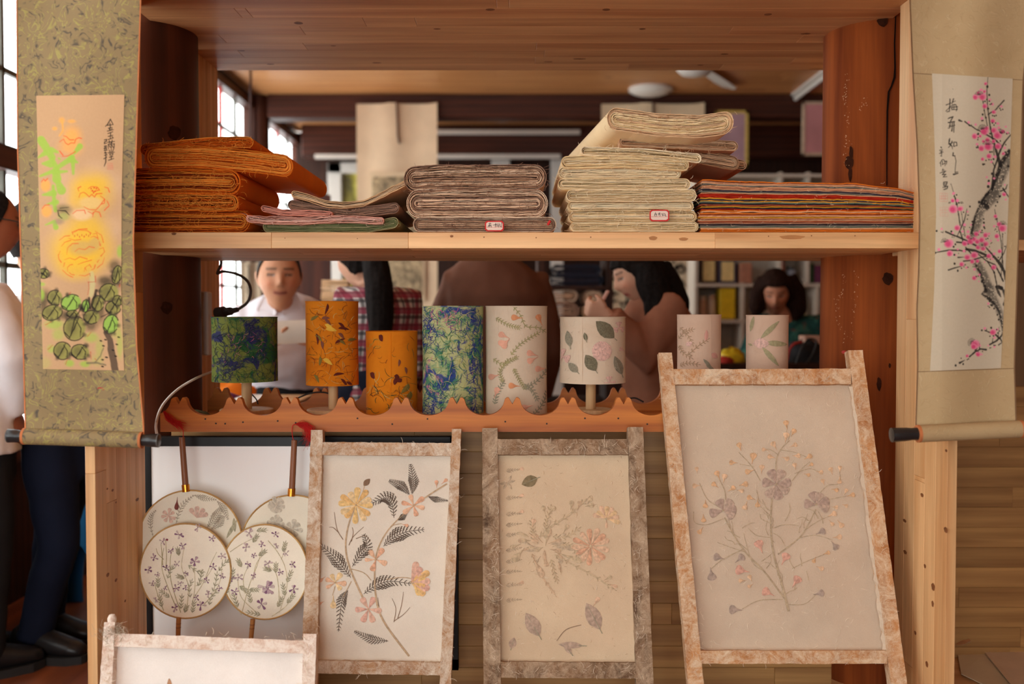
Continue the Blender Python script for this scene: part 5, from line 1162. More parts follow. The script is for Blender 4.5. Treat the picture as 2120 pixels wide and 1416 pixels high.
# 3 short orange lamp
r3, s3, f3 = lamp('short orange paper lamp with a dark blot, standing in the trough', 758, 863, 687, 860, SH_OR, seam=808)
fibres_on(s3, f3, (764, 780, 858, 856), 60, [F_RED, F_OLV, F_YEL, F_DGR], 10, 30, 0.0008, 7); fibres_on(s3, f3, (764, 694, 858, 750), 12, [F_RED, F_OLV], 8, 20, 0.0007, 8)
flecks(s3, f3, PET_D, [(816, 778, .2), (818, 782, 1.2), (832, 784, 2.4), (784, 694, .6), (766, 772, .5)], 14, 5.5); flecks(s3, f3, PET_G, [(846, 794, 1.8), (850, 810, 1.6), (844, 830, 1.2)], 24, 6); flecks(s3, f3, PET_V, [(838, 760, .9), (826, 744, 1.2)], 14, 3)
# 4 blue-green cylinder
r4, s4, f4 = lamp('blue and green mottled fibre paper lamp between orange and white ones', 875, 1000, 634, 860, SH_BL)
fibres_on(s4, f4, (879, 640, 996, 856), 420, [F_BLUE, F_GRN, F_GRN, F_YEL], 8, 26, 0.0008, 11)
fibres_on(s4, f4, (879, 640, 900, 720), 70, [F_BLUE], 8, 22, 0.0009, 12); fibres_on(s4, f4, (880, 800, 915, 856), 80, [F_BLUE], 8, 22, 0.0009, 13); fibres_on(s4, f4, (975, 640, 996, 856), 110, [F_BLUE], 8, 22, 0.0009, 14); fibres_on(s4, f4, (890, 640, 950, 690), 50, [F_PNK], 6, 14, 0.0009, 15)
# 5 white floral cylinder
r5, s5, f5 = lamp('white paper lamp with green sprigs and pink petals beside the blue one', 1006, 1132, 634, 860, SH_WH, seam=None)
SPR_G = plain('olive_sprig', srgb(164,154,108), 0.9); SPR_D = plain('grey_green_sprig', srgb(150,144,120), 0.9); PET_P = plain('salmon_petal', srgb(222,164,138), 0.9, var=0.2); PET_O = plain('orange_petal', srgb(216,146,102), 0.9, var=0.2)
Q = lambda *p: [(860+.2825*x, 520+.2825*y) for x, y in p]
for pts in ([(720, 410), (770, 470), (810, 550), (900, 560), (950, 590)], [(590, 490), (680, 540), (760, 560)], [(700, 760), (760, 690), (830, 640), (900, 600)], [(570, 790), (640, 830), (700, 800), (740, 780)], [(640, 960), (620, 880), (680, 800)], [(720, 860), (760, 940), (800, 1000)]):
    mk(s5, 'sprig', SPR_G, lambda m: sprig(m, f5, Q(*pts), 7, 1.6, 11, 0.9, taper=False))
for pts in ([(800, 1000), (880, 960), (960, 880)], [(870, 1200), (930, 1120), (965, 1040)], [(790, 990), (850, 1010), (890, 1080)], [(580, 1120), (600, 1040), (640, 970)]):
    mk(s5, 'sprig', SPR_D, lambda m: sprig(m, f5, Q(*pts), 8, 2.0, 9, 0.9, taper=False))
for (x, y, a, c) in ((790, 490, 3.2, 0), (930, 545, -2.0, 0), (690, 640, -2.7, 1), (690, 650, 2.8, 1), (690, 640, 2.2, 1), (900, 770, 3.5, 1), (900, 775, 2.7, 1), (620, 905, 2.9, 1), (770, 990, 3.2, 0), (575, 1080, -1.2, 1), (860, 1130, 2.9, 1), (965, 860, 3.1, 1)):
    q = Q((x, y))[0]; mk(s5, 'petal', PET_O if c == 0 else PET_P, lambda m: lay_leaf(m, f5, q[0], q[1], a, 25, 6.5, 0.001, 'drop'))
# 6 white leaf lamp
r6, s6, f6 = lamp('white paper lamp with dark pressed leaves on a wooden stand', 1160, 1294, 657, 796, SH_WH, (1213, 1234, 1178, 1270), seam=1204)
LEAFD = plain('dark_pressed_leaf', srgb(112,104,82), 0.9, var=0.35, scale=300); LEAFG = plain('grey_pressed_leaf', srgb(140,132,112), 0.9, var=0.3, scale=300); PETM = plain('mauve_petal', srgb(210,170,156), 0.9, var=0.25, scale=200)
def bigleaf(parent, f, x, y, a, L, w, mat, nm='leaf'):
    o = mk(parent, nm, mat, lambda m: lay_leaf(m, f, x, y, a, L, w, 0.0009)); q = []
    mk(o, 'midrib', SPR_D, lambda m: lay_line(m, f, [(x-math.cos(a)*L*0.15, y-math.sin(a)*L*0.15), (x+math.cos(a)*L*0.9, y+math.sin(a)*L*0.9)], (0.9, 0.4), 0.0016))
for (x, y, a, L, w, mt) in ((1272, 700, -2.4, 52, 15, LEAFD), (1180, 718, -1.75, 34, 7.5, LEAFG), (1234, 768, -2.15, 40, 13, LEAFD), (1196, 771, -2.35, 28, 8, LEAFG), (1288, 776, -1.95, 42, 9, LEAFG), (1214, 706, -1.8, 18, 4.5, LEAFD)): bigleaf(s6, f6, x, y, a, L, w, mt)
for (cx_, cy_, rr_, ks) in ((1246, 727, 20, 5), (1164, 738, 16, 3), (1282, 678, 12, 3), (1262, 791, 12, 3), (1291, 725, 9, 2)):
    for k in range(ks):
        a = k*6.283/ks+0.4; mk(s6, 'petal', PETM, lambda m: lay_leaf(m, f6, cx_, cy_, a, rr_, rr_*0.55, 0.0009+0.00012*k, 'petal'))
fibres_on(s6, f6, (1164, 662, 1290, 792), 70, [F_WHT], 4, 10, 0.0005, 21)
# 7, 8 pinkish lamps on the right
r7, s7, f7 = lamp('pinkish paper lamp with faint grass sprigs behind the big frame', 1403, 1492, 652, 862, SH_WH2, seam=1471)
U = lambda *p: [(1340+.2825*x, 520+.2825*y) for x, y in p]
GRS = plain('faint_grass', srgb(178,146,116), 0.9); PINKB = plain('rose_bud', srgb(206,150,134), 0.9)
for pts in ([(300, 760), (380, 690), (440, 650)], [(230, 640), (280, 590), (330, 575)], [(235, 690), (260, 740), (320, 780)], [(240, 840), (300, 820), (370, 830)], [(240, 560), (300, 620), (330, 680)]): mk(s7, 'sprig', GRS, lambda m: sprig(m, f7, U(*pts), 7, 1.5, 6, 0.8, taper=False))
for (x, y, a, L, w, mt) in ((430, 660, -1.5, 24, 4, PINKB), (410, 790, .8, 26, 3.5, LEAFG), (470, 750, .6, 16, 6, PINKB), (280, 690, -.4, 16, 5, PETM), (430, 830, .6, 22, 3.5, LEAFG)): q = U((x, y))[0]; mk(s7, 'petal', mt, lambda m: lay_leaf(m, f7, q[0], q[1], a, L, w, 0.0009))
r8, s8, f8 = lamp('pinkish paper lamp with a bamboo leaf fan behind the big frame', 1546, 1631, 653, 862, SH_WH2, seam=None)
BAM = plain('bamboo_leaf', srgb(160,148,112), 0.9, var=0.2, scale=160)
for (x, y, a, L, w) in ((830, 640, -.75, 54, 5.5), (860, 670, .08, 50, 6), (840, 700, .85, 54, 5.5), (755, 590, -1.35, 34, 4), (770, 690, -2.8, 10, 2)): q = U((x, y))[0]; mk(s8, 'leaf', BAM, lambda m: lay_leaf(m, f8, q[0], q[1], a, L, w, 0.0009))
q = U((775, 675))[0]; mk(s8, 'bud', PETM, lambda m: lay_leaf(m, f8, q[0], q[1], 0.0, 34, 11, 0.0012))
# lamp cords in the trough
CORD = plain('black_cord', (0.015, 0.014, 0.013, 1), 0.5)
def cord(name, pts, r, mat, label, Ys_, cat='cable'):
    m = MB(); cs = curve(pts, 40); Y_ = np.interp(np.linspace(0, 1, len(cs)), np.linspace(0, 1, len(Ys_)), Ys_)
    m.tube([P(x, y, Y_[i]) for i, (x, y) in enumerate(cs)], r, 8); o = autosmooth(m.build(name, mat)); tag(o, label, cat); return o
cord('lamp_cord', [(612, 826), (640, 815), (668, 812), (700, 820)], 0.0022, CORD, 'thin black cord behind the tall orange lamp', [2.80, 2.81, 2.80])
cord('lamp_cord', [(520, 815), (530, 826), (534, 836)], 0.0018, CORD, 'thin black cord beside the green lamp stand', [2.78, 2.76])
cord('lamp_cord', [(1300, 826), (1315, 824), (1332, 832)], 0.0022, CORD, 'short black cord behind the leaf lamp', [2.82, 2.80])
# power strip on the rear post, plug and looped black cable
ps = thing('power_strip', P(446, 625, 2.9), 'white power strip with a plug on the rear post', 'power strip')
xs0, xs1 = XL+0.0005, XAT(463, 2.95)
box('body', XL+0.0008, XL+0.03, 2.93, 2.975, ZAT(735, 2.95), ZAT(604, 2.95), WHITEP, ps, c=0.004)
PLUG = plain('dark_plug', srgb(60,46,38), 0.45)
a_, b_ = P(456, 648, 2.93), P(492, 641, 2.90); d_ = b_-a_
m = MB(); m.tube([a_-Vector((0.012, 0, 0)), a_+d_*0.25, a_+d_*0.3, a_+d_*0.62, a_+d_*0.66, b_], [0.016, 0.018, 0.013, 0.012, 0.009, 0.007], 14); autosmooth(m.build('plug', PLUG, ps))
cord('plug_cable', [(492, 641), (512, 626), (519, 603), (512, 582), (492, 568), (462, 562), (450, 566), (458, 545), (454, 525)], 0.0042, plain('brown_black_cable', srgb(70,52,42), 0.5), 'dark cable looping from the plug at the left', [2.90, 2.9, 2.92, 2.94, 2.95])
cord('white_cable', [(438, 770), (408, 782), (372, 803), (345, 828), (330, 852), (323, 880), (325, 900)], 0.0035, WHITEP, 'white cable curving over the left pillar', [2.88, 2.62, 2.585, 2.56, 2.49, 2.488])
# ================================================================== PAPER MOULDS (FRAMES) WITH PRESSED FLOWERS
def PROJ(p):
    d = Vector(p)-Vector((0, 0, CZ)); fw = d.y*CT-d.z*ST; up = d.y*ST+d.z*CT
    return (1060+F*d.x/fw, 708-F*up/fw)
def mould_mat(name, w1, w2, pap, amount, scale=14):
    """worn wood with dried paper pulp stuck to it"""
    t = NT(name); v = t.coords()
    n1 = t.noise(t.coords((14, 14, 3)), 2.0, 4, 0.6, 0.5); c = t.ramp(n1.outputs['Fac'], [(0.3, w2), (0.7, w1)])
    n2 = t.noise(v, scale*1.6, 5, 0.72, 1.4); n3 = t.noise(v, 240, 3, 0.7, 1.2)
    k = t.math('ADD', n2.outputs['Fac'], t.math('MULTIPLY', t.math('SUBTRACT', n3.outputs['Fac'], 0.5), 0.45))
    c = t.mix(t.ramp(k, [(0.54-amount*0.35, (0, 0, 0, 1)), (0.88-amount*0.35, (0.95, 0.95, 0.95, 1))]), c, pap)
    return t.bsdf(c, 0.85, k, 0.5, 0.003, 0, 0.2)
MOULD1 = mould_mat('mould_wood_pale', srgb(194,152,112), srgb(156,112,76), srgb(228,217,198), 0.52)
MOULD2 = mould_mat('mould_wood_dark', srgb(146,112,82), srgb(80,60,44), srgb(192,168,140), 0.5, 10)
MOULD3 = mould_mat('mould_wood_warm', srgb(204,148,96), srgb(164,108,64), srgb(228,208,178), 0.50)
MOULD4 = mould_mat('mould_wood_white', srgb(206,160,130), srgb(170,120,90), srgb(236,224,210), 0.85)
def bar(parent, name, a0, a1, b0, b1, pl_, th, mat, seed=1, seg=26, jit=0.6, off=0.0):
    """timber bar between two photo-pixel end edges (a0,a1) and (b0,b1) on a plane"""
    rr = random.Random(seed); V = []; Fc = []
    for i in range(seg+1):
        s = i/seg
        for k, (p, q) in enumerate(((a0, b0), (a1, b1))):
            x = p[0]+(q[0]-p[0])*s+rr.gauss(0, jit*0.5)+jit*nz(s*7, k, seed); y = p[1]+(q[1]-p[1])*s+rr.gauss(0, jit*0.5)+jit*nz(s*7, k+5, seed)
            w = pl_.at(x, y, off); V.append(w+pl_.n*rr.uniform(-0.0004, 0.0006))
        V.append(V[-2]-pl_.n*th); V.append(V[-2]-pl_.n*th)
    for i in range(seg):
        b = 4*i; n = b+4
        Fc += [(b, b+1, n+1, n), (b+2, n+2, n+3, b+3), (b, n, n+2, b+2), (b+1, b+3, n+3, n+1)]
    Fc += [(0, 2, 3, 1), (4*seg, 4*seg+1, 4*seg+3, 4*seg+2)]
    o = mesh(name, V, Fc, mat, parent); autosmooth(o, 45); return o
def lerp(a, b, t): return a+(b-a)*t
class Mould:
    def __init__(s, label, pl_, zfoot, L, Rr, wl, wr, rails, mat, papmat, rec, th=0.03, seed=1, papdx=(0, 0)):
        """L,Rr: outer post edges ((x,y) top, (x,y) lower); wl, wr: post widths (top, lower); rails: [(yl, yr, h)]"""
        s.pl = pl_; s.rec = rec
        foot = pl_.p+pl_.up*((zfoot-pl_.p.z)/pl_.up.z); yf = PROJ((0.0, foot.y, foot.z))[1]
        s.ed = lambda E, y: E[0][0]+(E[1][0]-E[0][0])*(y-E[0][1])/(E[1][1]-E[0][1])
        c = pl_.at(lerp(s.ed(L, yf), s.ed(Rr, yf), .5), yf)
        s.root = thing('paper_mould', c, label, 'frame', 'paper moulds leaning on the shelf')
        wl_ = lambda y: lerp(wl[0], wl[1], (y-L[0][1])/(L[1][1]-L[0][1])); wr_ = lambda y: lerp(wr[0], wr[1], (y-Rr[0][1])/(Rr[1][1]-Rr[0][1]))
        s.li = lambda y: s.ed(L, y)+wl_(y); s.ri = lambda y: s.ed(Rr, y)-wr_(y)
        yl, yr = L[0][1], Rr[0][1]
        p1 = bar(s.root, 'post', (s.ed(L, yl), yl), (s.li(yl), yl), (s.ed(L, yf), yf), (s.li(yf), yf), pl_, th, mat, seed, 60)
        p2 = bar(s.root, 'post', (s.ri(yr), yr), (s.ed(Rr, yr), yr), (s.ri(yf), yf), (s.ed(Rr, yf), yf), pl_, th, mat, seed+1, 60)
        s.rails = []
        for k, (ya, yb, h) in enumerate(rails):
            o = bar(s.root, 'rail', (s.li(ya)-1, ya), (s.li(ya)-1, ya+h), (s.ri(yb)+1, yb), (s.ri(yb)+1, yb+h), pl_, th*0.92, mat, seed+2+k, 36, off=-0.0012); s.rails.append(o)
        t0, t1 = rails[0], rails[-1]; ytop = (t0[0]+t0[2]-3, t0[1]+t0[2]-3); ybot = (t1[0]+4, t1[1]+4)
        nu, nv = 36, 56
        def place(PX, PY):
            out = np.zeros(PX.shape+(3,))
            for j in range(PX.shape[0]):
                for i in range(PX.shape[1]):
                    x, y = PX[j, i], PY[j, i]; out[j, i] = pl_.at(x, y, -rec+0.0014*nz(x*0.02, y*0.02, seed)+0.0006*nz(x*0.09, y*0.09, seed))
            return out
        s.paper = sheet('paper_sheet', lambda y: np.vectorize(s.li)(y)-3+papdx[0], lambda y: np.vectorize(s.ri)(y)+3+papdx[1], ytop, ybot, nu, nv, place, papmat, s.root)
        s.f = lambda x, y, off=0.0008: pl_.at(x, y, -rec+0.0014*nz(x*0.02, y*0.02, seed)+0.0006*nz(x*0.09, y*0.09, seed)+off)
        s.ff = lambda x, y, off=0.0008: pl_.at(x, y, off)
        s.box = (s.li(ytop[0])+4, ytop[0]+4, s.ri(ytop[0])-4, ybot[0]-4)
    def fuzz(s, mat, n, seed):
        rr = random.Random(seed); it = []
        def add(x, y, l, a, lift):
            p = []; c = rr.uniform(-2, 2)
            for k in range(6):
                q = k/5; p.append(s.ff(x, y, 0.0008+lift*q*rr.uniform(0.3, 1))); x += math.cos(a)*l/5; y += math.sin(a)*l/5; a += c/5
            it.append((p, rr.uniform(0.00025, 0.00055)))
        top = s.box[1]-4; bot = s.box[3]+4
        for _ in range(n):
            y = rr.uniform(top-22, 1416); side = rr.random()
            if side < 0.3: x = rr.uniform(s.li(y)-20, s.li(y))
            elif side < 0.6: x = rr.uniform(s.ri(y), s.ri(y)+22)
            elif side < 0.85: x = rr.uniform(s.li(top), s.ri(top)); y = rr.uniform(top-22, top)
            else: x = rr.uniform(s.li(bot), s.ri(bot)); y = rr.uniform(bot, bot+24)
            add(x, y, rr.uniform(4, 18), rr.uniform(0, 6.28), 0.003)
        strands('pulp_fibres', it, mat, s.root)
def flower(parent, f, cx, cy, petals, mat, kind='petal', cmat=None, cr=2.0, off=0.0009, name='flower', ph=0.0):
    """petals: [(angle, length, half width)] around a small centre; each petal a piece of its own"""
    m = MB(); n = 8; m.add([f(cx, cy, off+0.0016)]+[f(cx+cr*math.cos(6.283*k/n), cy+cr*math.sin(6.283*k/n), off+0.0008) for k in range(n)], [(0, 1+k, 1+(k+1) % n) for k in range(n)])
    fl = m.build(name, cmat or mat, parent)
    for i, (a, L, w) in enumerate(petals):
        mt = mat[i % len(mat)] if isinstance(mat, list) else mat
        mk(fl, 'petal', mt, lambda m: lay_leaf(m, f, cx+math.cos(a)*cr*0.6, cy+math.sin(a)*cr*0.6, a, L, w, off+0.00015*(i % 4), kind))
    return fl
def rpet(n, L, w, a0=0.0, jl=0.12, ja=0.12, seed=1, arc=6.283):
    rr = random.Random(seed); return [(a0+arc*i/n+rr.uniform(-ja, ja), L*rr.uniform(1-jl, 1+jl), w*rr.uniform(0.9, 1.1)) for i in range(n)]
def press(name, r, g, b, var=0.25):
    k = 0.36 if r > 130 else 0.12; r, g, b = r+(222-r)*k, g+(204-g)*k, b+(178-b)*k     # pressed petals show the paper's tone through
    return plain(name, srgb(r, g, b), 0.9, var=var, scale=140)
PAP1 = paper('mould_paper_white', srgb(230,219,202), bump=0.35); PAP2 = paper('mould_paper_beige', srgb(216,192,160), bump=0.4, blotch=srgb(202,172,142))
PAP3 = paper('mould_paper_grey_beige', srgb(212,192,168), bump=0.45, blotch=srgb(190,164,140)); PAP4 = paper('mould_paper_bright', srgb(244,238,230), bump=0.3)
PULP = plain('pulp_fibre', srgb(232,214,190), 0.9)
# ---------- frame with yellow and peach flowers
M1 = Mould('wooden mould with white paper, yellow and peach flowers and dark ferns', Plane(888, 2.468, 1416, 2.36), ZB, ((644, 890), (622, 1416)), ((955, 888), (934, 1416)), (24, 33), (19, 24), [(915, 917, 27), (1368, 1372, 26)], MOULD1, PAP1, 0.022, seed=11)
M1.fuzz(PULP, 260, 1)
T1 = lambda *p: [(580+.3925*x, 860+.3925*y) for x, y in p]
f = M1.f; rt = M1.root
STEM = press('dry_stem', 168, 136, 100); STEMD = press('dark_stem', 120, 92, 70); FERN = press('dark_fern', 86, 72, 62); YLW = [press('yellow_pressed', 228,182,100), press('amber_pressed', 220,164,84), press('pale_yellow_pressed', 226,190,130)]; PEA = [press('peach_pressed', 222,166,130), press('salmon_pressed', 214,146,112)]; PNK = [press('pink_pressed', 216,160,140), press('rose_pressed', 208,146,132), press('golden_pressed', 222,166,92)]
for pts, w in (([(680, 1270), (560, 1110), (512, 1000), (498, 860), (508, 730), (555, 625), (630, 540), (720, 465), (800, 410), (880, 360)], (2.2, 1.6, 1.2, 1.6)), ([(435, 960), (385, 850), (352, 750), (346, 660), (365, 560), (395, 490)], (2.0, 1.6, 1.2)), ([(400, 480), (430, 420), (445, 370)], (0.9, 0.7)), ([(375, 810), (440, 830), (480, 870)], (1.0, 0.8)), ([(690, 860), (640, 855), (560, 865)], (0.9, 1.0)), ([(590, 580), (640, 570)], (0.8, 0.6)), ([(290, 900), (275, 950)], (0.8, 0.6)), ([(375, 875), (330, 960)], (0.9, 0.6))):
    mk(rt, 'stem', STEM, lambda m: lay_line(m, f, curve(T1(*pts), 40), w, 0.0012))
for pts in ([(332, 655), (300, 600), (285, 510)], [(310, 620), (280, 592), (258, 590)], [(362, 685), (385, 640), (440, 588)], [(375, 665), (385, 620), (380, 590)], [(400, 650), (450, 635), (475, 665)], [(520, 1010), (515, 960)], [(600, 1090), (610, 1020), (590, 965)], [(620, 1070), (640, 1000), (650, 930)], [(600, 1085), (650, 1050), (685, 1012)]):
    mk(rt, 'twig', STEMD, lambda m: lay_line(m, f, curve(T1(*pts), 16), (0.8, 0.4), 0.001))
for pts, w in (([(695, 415), (702, 350), (687, 256)], 15), ([(682, 418), (640, 375), (574, 344)], 14), ([(600, 540), (590, 470), (550, 435), (485, 465)], 20), ([(620, 552), (640, 540), (666, 516)], 9), ([(545, 690), (590, 650), (660, 615), (760, 602)], 21), ([(380, 797), (420, 740), (458, 690), (440, 626)], 18), ([(372, 855), (330, 800), (280, 740), (213, 685)], 20), ([(440, 942), (500, 900), (580, 875), (690, 888)], 20), ([(357, 922), (325, 985), (307, 1140)], 15), ([(782, 428), (820, 442), (885, 450)], 9), ([(570, 1190), (480, 1180), (390, 1138)], 13)):
    mk(rt, 'fern_leaf', FERN, lambda m: fernleaf(m, f, T1(*pts), w))
q = T1((440, 372))[0]; mk(rt, 'leaf', STEMD, lambda m: lay_leaf(m, f, q[0], q[1], -0.85, 20, 6))
for (x, y, ps_, mt) in ((400, 472, rpet(12, 33, 6.2, 0.1, 0.15, 0.1, 3), YLW), (703, 475, rpet(6, 24, 5.2, 0.3, 0.1, 0.1, 4), PEA), (505, 760, [(-2.2, 22, 6), (-1.0, 26, 6), (0.4, 23, 6), (1.9, 24, 6), (3.1, 22, 4)], PEA), (290, 882, [(-1.0, 22, 6), (0.1, 22, 6), (0.9, 18, 5), (3.5, 20, 5), (-2.0, 18, 5), (2.6, 20, 4)], [YLW[2], PEA[0]]), (690, 880, rpet(6, 40, 7, -1.35, 0.1, 0.08, 6, 2.5), PNK), (700, 885, rpet(6, 27, 6, -1.1, 0.1, 0.1, 7, 2.6), [PNK[2], PNK[0], YLW[0]]), (465, 1022, [(-2.1, 26, 6.5), (-1.1, 26, 6.5), (0.15, 26, 6), (3.1, 26, 6), (1.2, 28, 6.5), (2.0, 28, 6.5)], PNK[:2])):
    q = T1((x, y))[0]; flower(rt, f, q[0], q[1], ps_, mt, 'petal', STEM, 2.2)
for (x, y, a, L) in ((640, 572, .3, 15), (240, 850, 2.5, 17), (235, 980, 2.7, 14), (280, 950, 1.57, 27), (825, 385, -1.6, 17), (850, 362, -.7, 16), (890, 380, 0, 7)):
    q = T1((x, y))[0]; mk(rt, 'petal', PEA[1] if y != 950 else YLW[2], lambda m: lay_leaf(m, f, q[0], q[1], a, L, L*0.24, 0.001, 'drop'))
# ---------- pinkish-grey frame, faint embossed plants
M2 = Mould('dark fibre-covered mould with beige paper and faint orange flowers', Plane(885, 2.468, 1416, 2.322), ZB, ((998, 886), (1001, 1416)), ((1331, 884), (1353, 1416)), (32, 36), (31, 35), [(909, 909, 32), (1370, 1372, 33)], MOULD2, PAP2, 0.02, seed=21)
M2.fuzz(PULP, 300, 2)
T2 = lambda *p: [(960+.3925*x, 860+.3925*y) for x, y in p]
f = M2.f; rt = M2.root
FA1, FA2, FA3, FA4 = press('faded_brown', 186,150,116), press('faded_olive', 178,152,116), press('faded_orange', 206,160,126), press('faded_grey', 170,146,118)
def emb(nm, mat, fn): return mk(rt, nm, mat, fn)
for pts, ll in (([(400, 640), (470, 580), (560, 520), (650, 440)], 10), ([(480, 735), (580, 790), (690, 850), (790, 915)], 8), ([(370, 660), (365, 610), (360, 560)], 9), ([(360, 730), (400, 830), (480, 945)], 7), ([(430, 600), (440, 550), (455, 490)], 9), ([(460, 760), (475, 820), (490, 870)], 8), ([(470, 640), (540, 640), (600, 600)], 9), ([(520, 680), (570, 690), (600, 740)], 8)):
    emb('stem', FA2 if ll != 7 else FA1, lambda m: sprig(m, f, T2(*pts), ll, ll*0.24, 7, 1.6, 0.0014, 0.7, False, 'drop'))
rr = random.Random(9)
for k in range(34):
    x, y = 430+rr.gauss(0, 60), 680+rr.gauss(0, 42); q = T2((x, y))[0]; a = math.atan2(y-690, x-430)+rr.uniform(-.5, .5)
    emb('petal', (FA1, FA2, FA4)[k % 3], lambda m: lay_leaf(m, f, q[0], q[1], a, rr.uniform(16, 30), rr.uniform(3, 5.5), 0.0012+0.0001*(k % 5), ('leaf', 'drop')[k % 2]))
for (x, y, a, L, w, mt) in ((360, 740, 1.1, 50, 7, FA1), (320, 700, 2.3, 36, 8, FA2), (480, 720, .35, 60, 6, FA2), (650, 470, -1.0, 16, 5, FA2), (600, 500, -1.3, 20, 5, FA1), (565, 500, -1.5, 20, 5, FA2), (640, 480, -.2, 18, 5, FA2), (360, 590, -1.3, 18, 5, FA3), (450, 520, -.9, 20, 5, FA2), (430, 520, -1.9, 18, 5, FA2), (760, 890, .3, 20, 4, FA3), (740, 870, -.5, 18, 4, FA2)):
    q = T2((x, y))[0]; emb('petal', mt, lambda m: lay_leaf(m, f, q[0], q[1], a, L, w, 0.0016, 'drop'))
q = T2((670, 690))[0]; flower(rt, f, q[0], q[1], rpet(13, 36, 6.0, 0.2, 0.08, 0.08, 5), [FA3, press('faded_rust', 196,134,100)], 'petal', FA2, 3)
q = T2((752, 545))[0]; flower(rt, f, q[0], q[1], rpet(8, 26, 5, -2.9, 0.12, 0.1, 6, 3.6)+[(1.57, 18, 3)], [FA3, press('faded_gold', 206,164,112)], 'petal', FA2, 2.5)
q = T2((390, 330))[0]; bigleaf(rt, f, q[0], q[1], 2.75, 36, 12, press('olive_brown_leaf', 120,104,74))
for k, y in enumerate((285, 430, 515, 572, 625, 705, 765, 820, 890, 970)):
    emb('sprig', FA4, lambda m: sprig(m, f, T2((222, y+8), (260, y+3), (300, y-2+6*math.sin(k))), 9, 2.0, 6, 0.9, 0.001, 0.6))
for k, y in enumerate((290, 430, 515, 890)): q = T2((280, y))[0]; emb('petal', FA3, lambda m: lay_leaf(m, f, q[0], q[1], -.3, 15, 4, 0.001, 'drop'))
for a in (-.3, -1.1, 1.0, 2.2, 3.0): q = T2((232, 355))[0]; emb('leaf', FA4, lambda m: lay_leaf(m, f, q[0], q[1], a, 17, 3))
for (x, y, a, L, w) in ((400, 1165, -2.1, 56, 15), (720, 1130, -2.05, 62, 16), (630, 1215, 3.2, 52, 7), (570, 1260, -2.2, 30, 6), (250, 1230, -1.3, 24, 8)):
    q = T2((x, y))[0]; bigleaf(rt, f, q[0], q[1], a, L, w, press('grey_mauve_leaf', 150,122,106))
emb('stem', STEMD, lambda m: lay_line(m, f, curve(T2((490, 1190), (540, 1130), (620, 1105)), 14), (0.7, 0.7), 0.001))
q = T2((680, 1010))[0]; emb('petal', FA3, lambda m: lay_leaf(m, f, q[0], q[1], -1.0, 24, 5, 0.001, 'drop'))
fibres_on(rt, f, (M2.box[0], M2.box[1]+6, M2.box[2], M2.box[3]-4), 260, [F_WHT, plain('beige_fibre', srgb(206,178,146), 0.9)], 3, 10, 0.0006, 31, name='paper_fibres')
# ---------- the big frame on the right
M3 = Mould('largest mould, pale paper with a bouquet of mauve and orange blossoms', Plane(728, 2.492, 1416, 2.30), ZB, ((1364, 730), (1425, 1416)), ((1786, 725), (1878, 1416)), (27, 32), (30, 33), [(764, 763, 32), (1347, 1347, 27)], MOULD3, PAP3, 0.022, seed=31)
M3.fuzz(PULP, 320, 3)
T3 = lambda *p: [(1350+.4915*x, 720+.4915*y) for x, y in p]
f = M3.f; rt = M3.root
GST = press('grey_green_stem', 156,134,104); BUD = [press('orange_bud', 206,152,104), press('apricot_bud', 212,166,126)]; MAU = [press('mauve_blossom', 150,122,112), press('mauve_blossom_pale', 164,136,122)]; RSB = press('rose_bud_pressed', 206,140,122); GRB = press('grey_bud', 140,120,112)
for pts, w in (([(575, 1110), (545, 990), (510, 860), (500, 740), (505, 620)], (2.6, 2.0, 1.4)), ([(523, 540), (522, 480), (540, 430), (580, 390)], (1.2, 0.8)), ([(560, 1060), (470, 940), (400, 870), (350, 800), (305, 715)], (1.6, 1.3)), ([(530, 870), (620, 800), (660, 740), (690, 680)], (1.4, 1.0)), ([(310, 640), (305, 600), (280, 550)], (0.9, 0.7)), ([(300, 680), (235, 640), (200, 570)], (0.8, 0.7)), ([(455, 560), (420, 500), (365, 440)], (0.9, 0.7)), ([(430, 500), (370, 490)], (0.7, 0.6)), ([(590, 560), (630, 510), (665, 480)], (0.9, 0.7)), ([(600, 530), (660, 510), (700, 520)], (0.7, 0.6)), ([(540, 430), (600, 440), (650, 460)], (0.7, 0.6)), ([(530, 450), (500, 430), (470, 425)], (0.7, 0.6)), ([(570, 400), (585, 350)], (0.7, 0.5)), ([(560, 390), (570, 330)], (0.7, 0.5)),
               ([(700, 620), (740, 580), (790, 570), (790, 520)], (0.8, 0.6)), ([(740, 640), (790, 630), (840, 620)], (0.7, 0.6)), ([(380, 850), (300, 890), (250, 930)], (1.0, 0.8)), ([(550, 1060), (450, 1065), (380, 1100)], (0.9, 0.7)), ([(560, 1080), (640, 1080), (690, 1040)], (0.9, 0.7)), ([(390, 860), (330, 840), (275, 820)], (0.8, 0.6)), ([(300, 720), (230, 745), (180, 735), (175, 690)], (0.8, 0.6)), ([(620, 800), (690, 790), (760, 810)], (0.8, 0.6)), ([(510, 760), (560, 745), (620, 750)], (0.9, 0.6)), ([(510, 780), (540, 800), (560, 835)], (0.8, 0.5)), ([(500, 740), (460, 720), (455, 700)], (0.8, 0.5)), ([(440, 600), (450, 640), (470, 660)], (0.8, 0.5)), ([(590, 930), (650, 900), (740, 865)], (0.8, 0.6)), ([(560, 730), (580, 690), (578, 655)], (0.9, 0.6)), ([(505, 800), (440, 790), (405, 760)], (0.8, 0.5)), ([(640, 770), (700, 730), (770, 700)], (0.8, 0.5)), ([(650, 940), (660, 980)], (0.7, 0.5)), ([(470, 940), (420, 900), (385, 780)], (0.8, 0.5))):
    mk(rt, 'stem', GST, lambda m: lay_line(m, f, curve(T3(*pts), 24), w, 0.0013))
rr = random.Random(12)
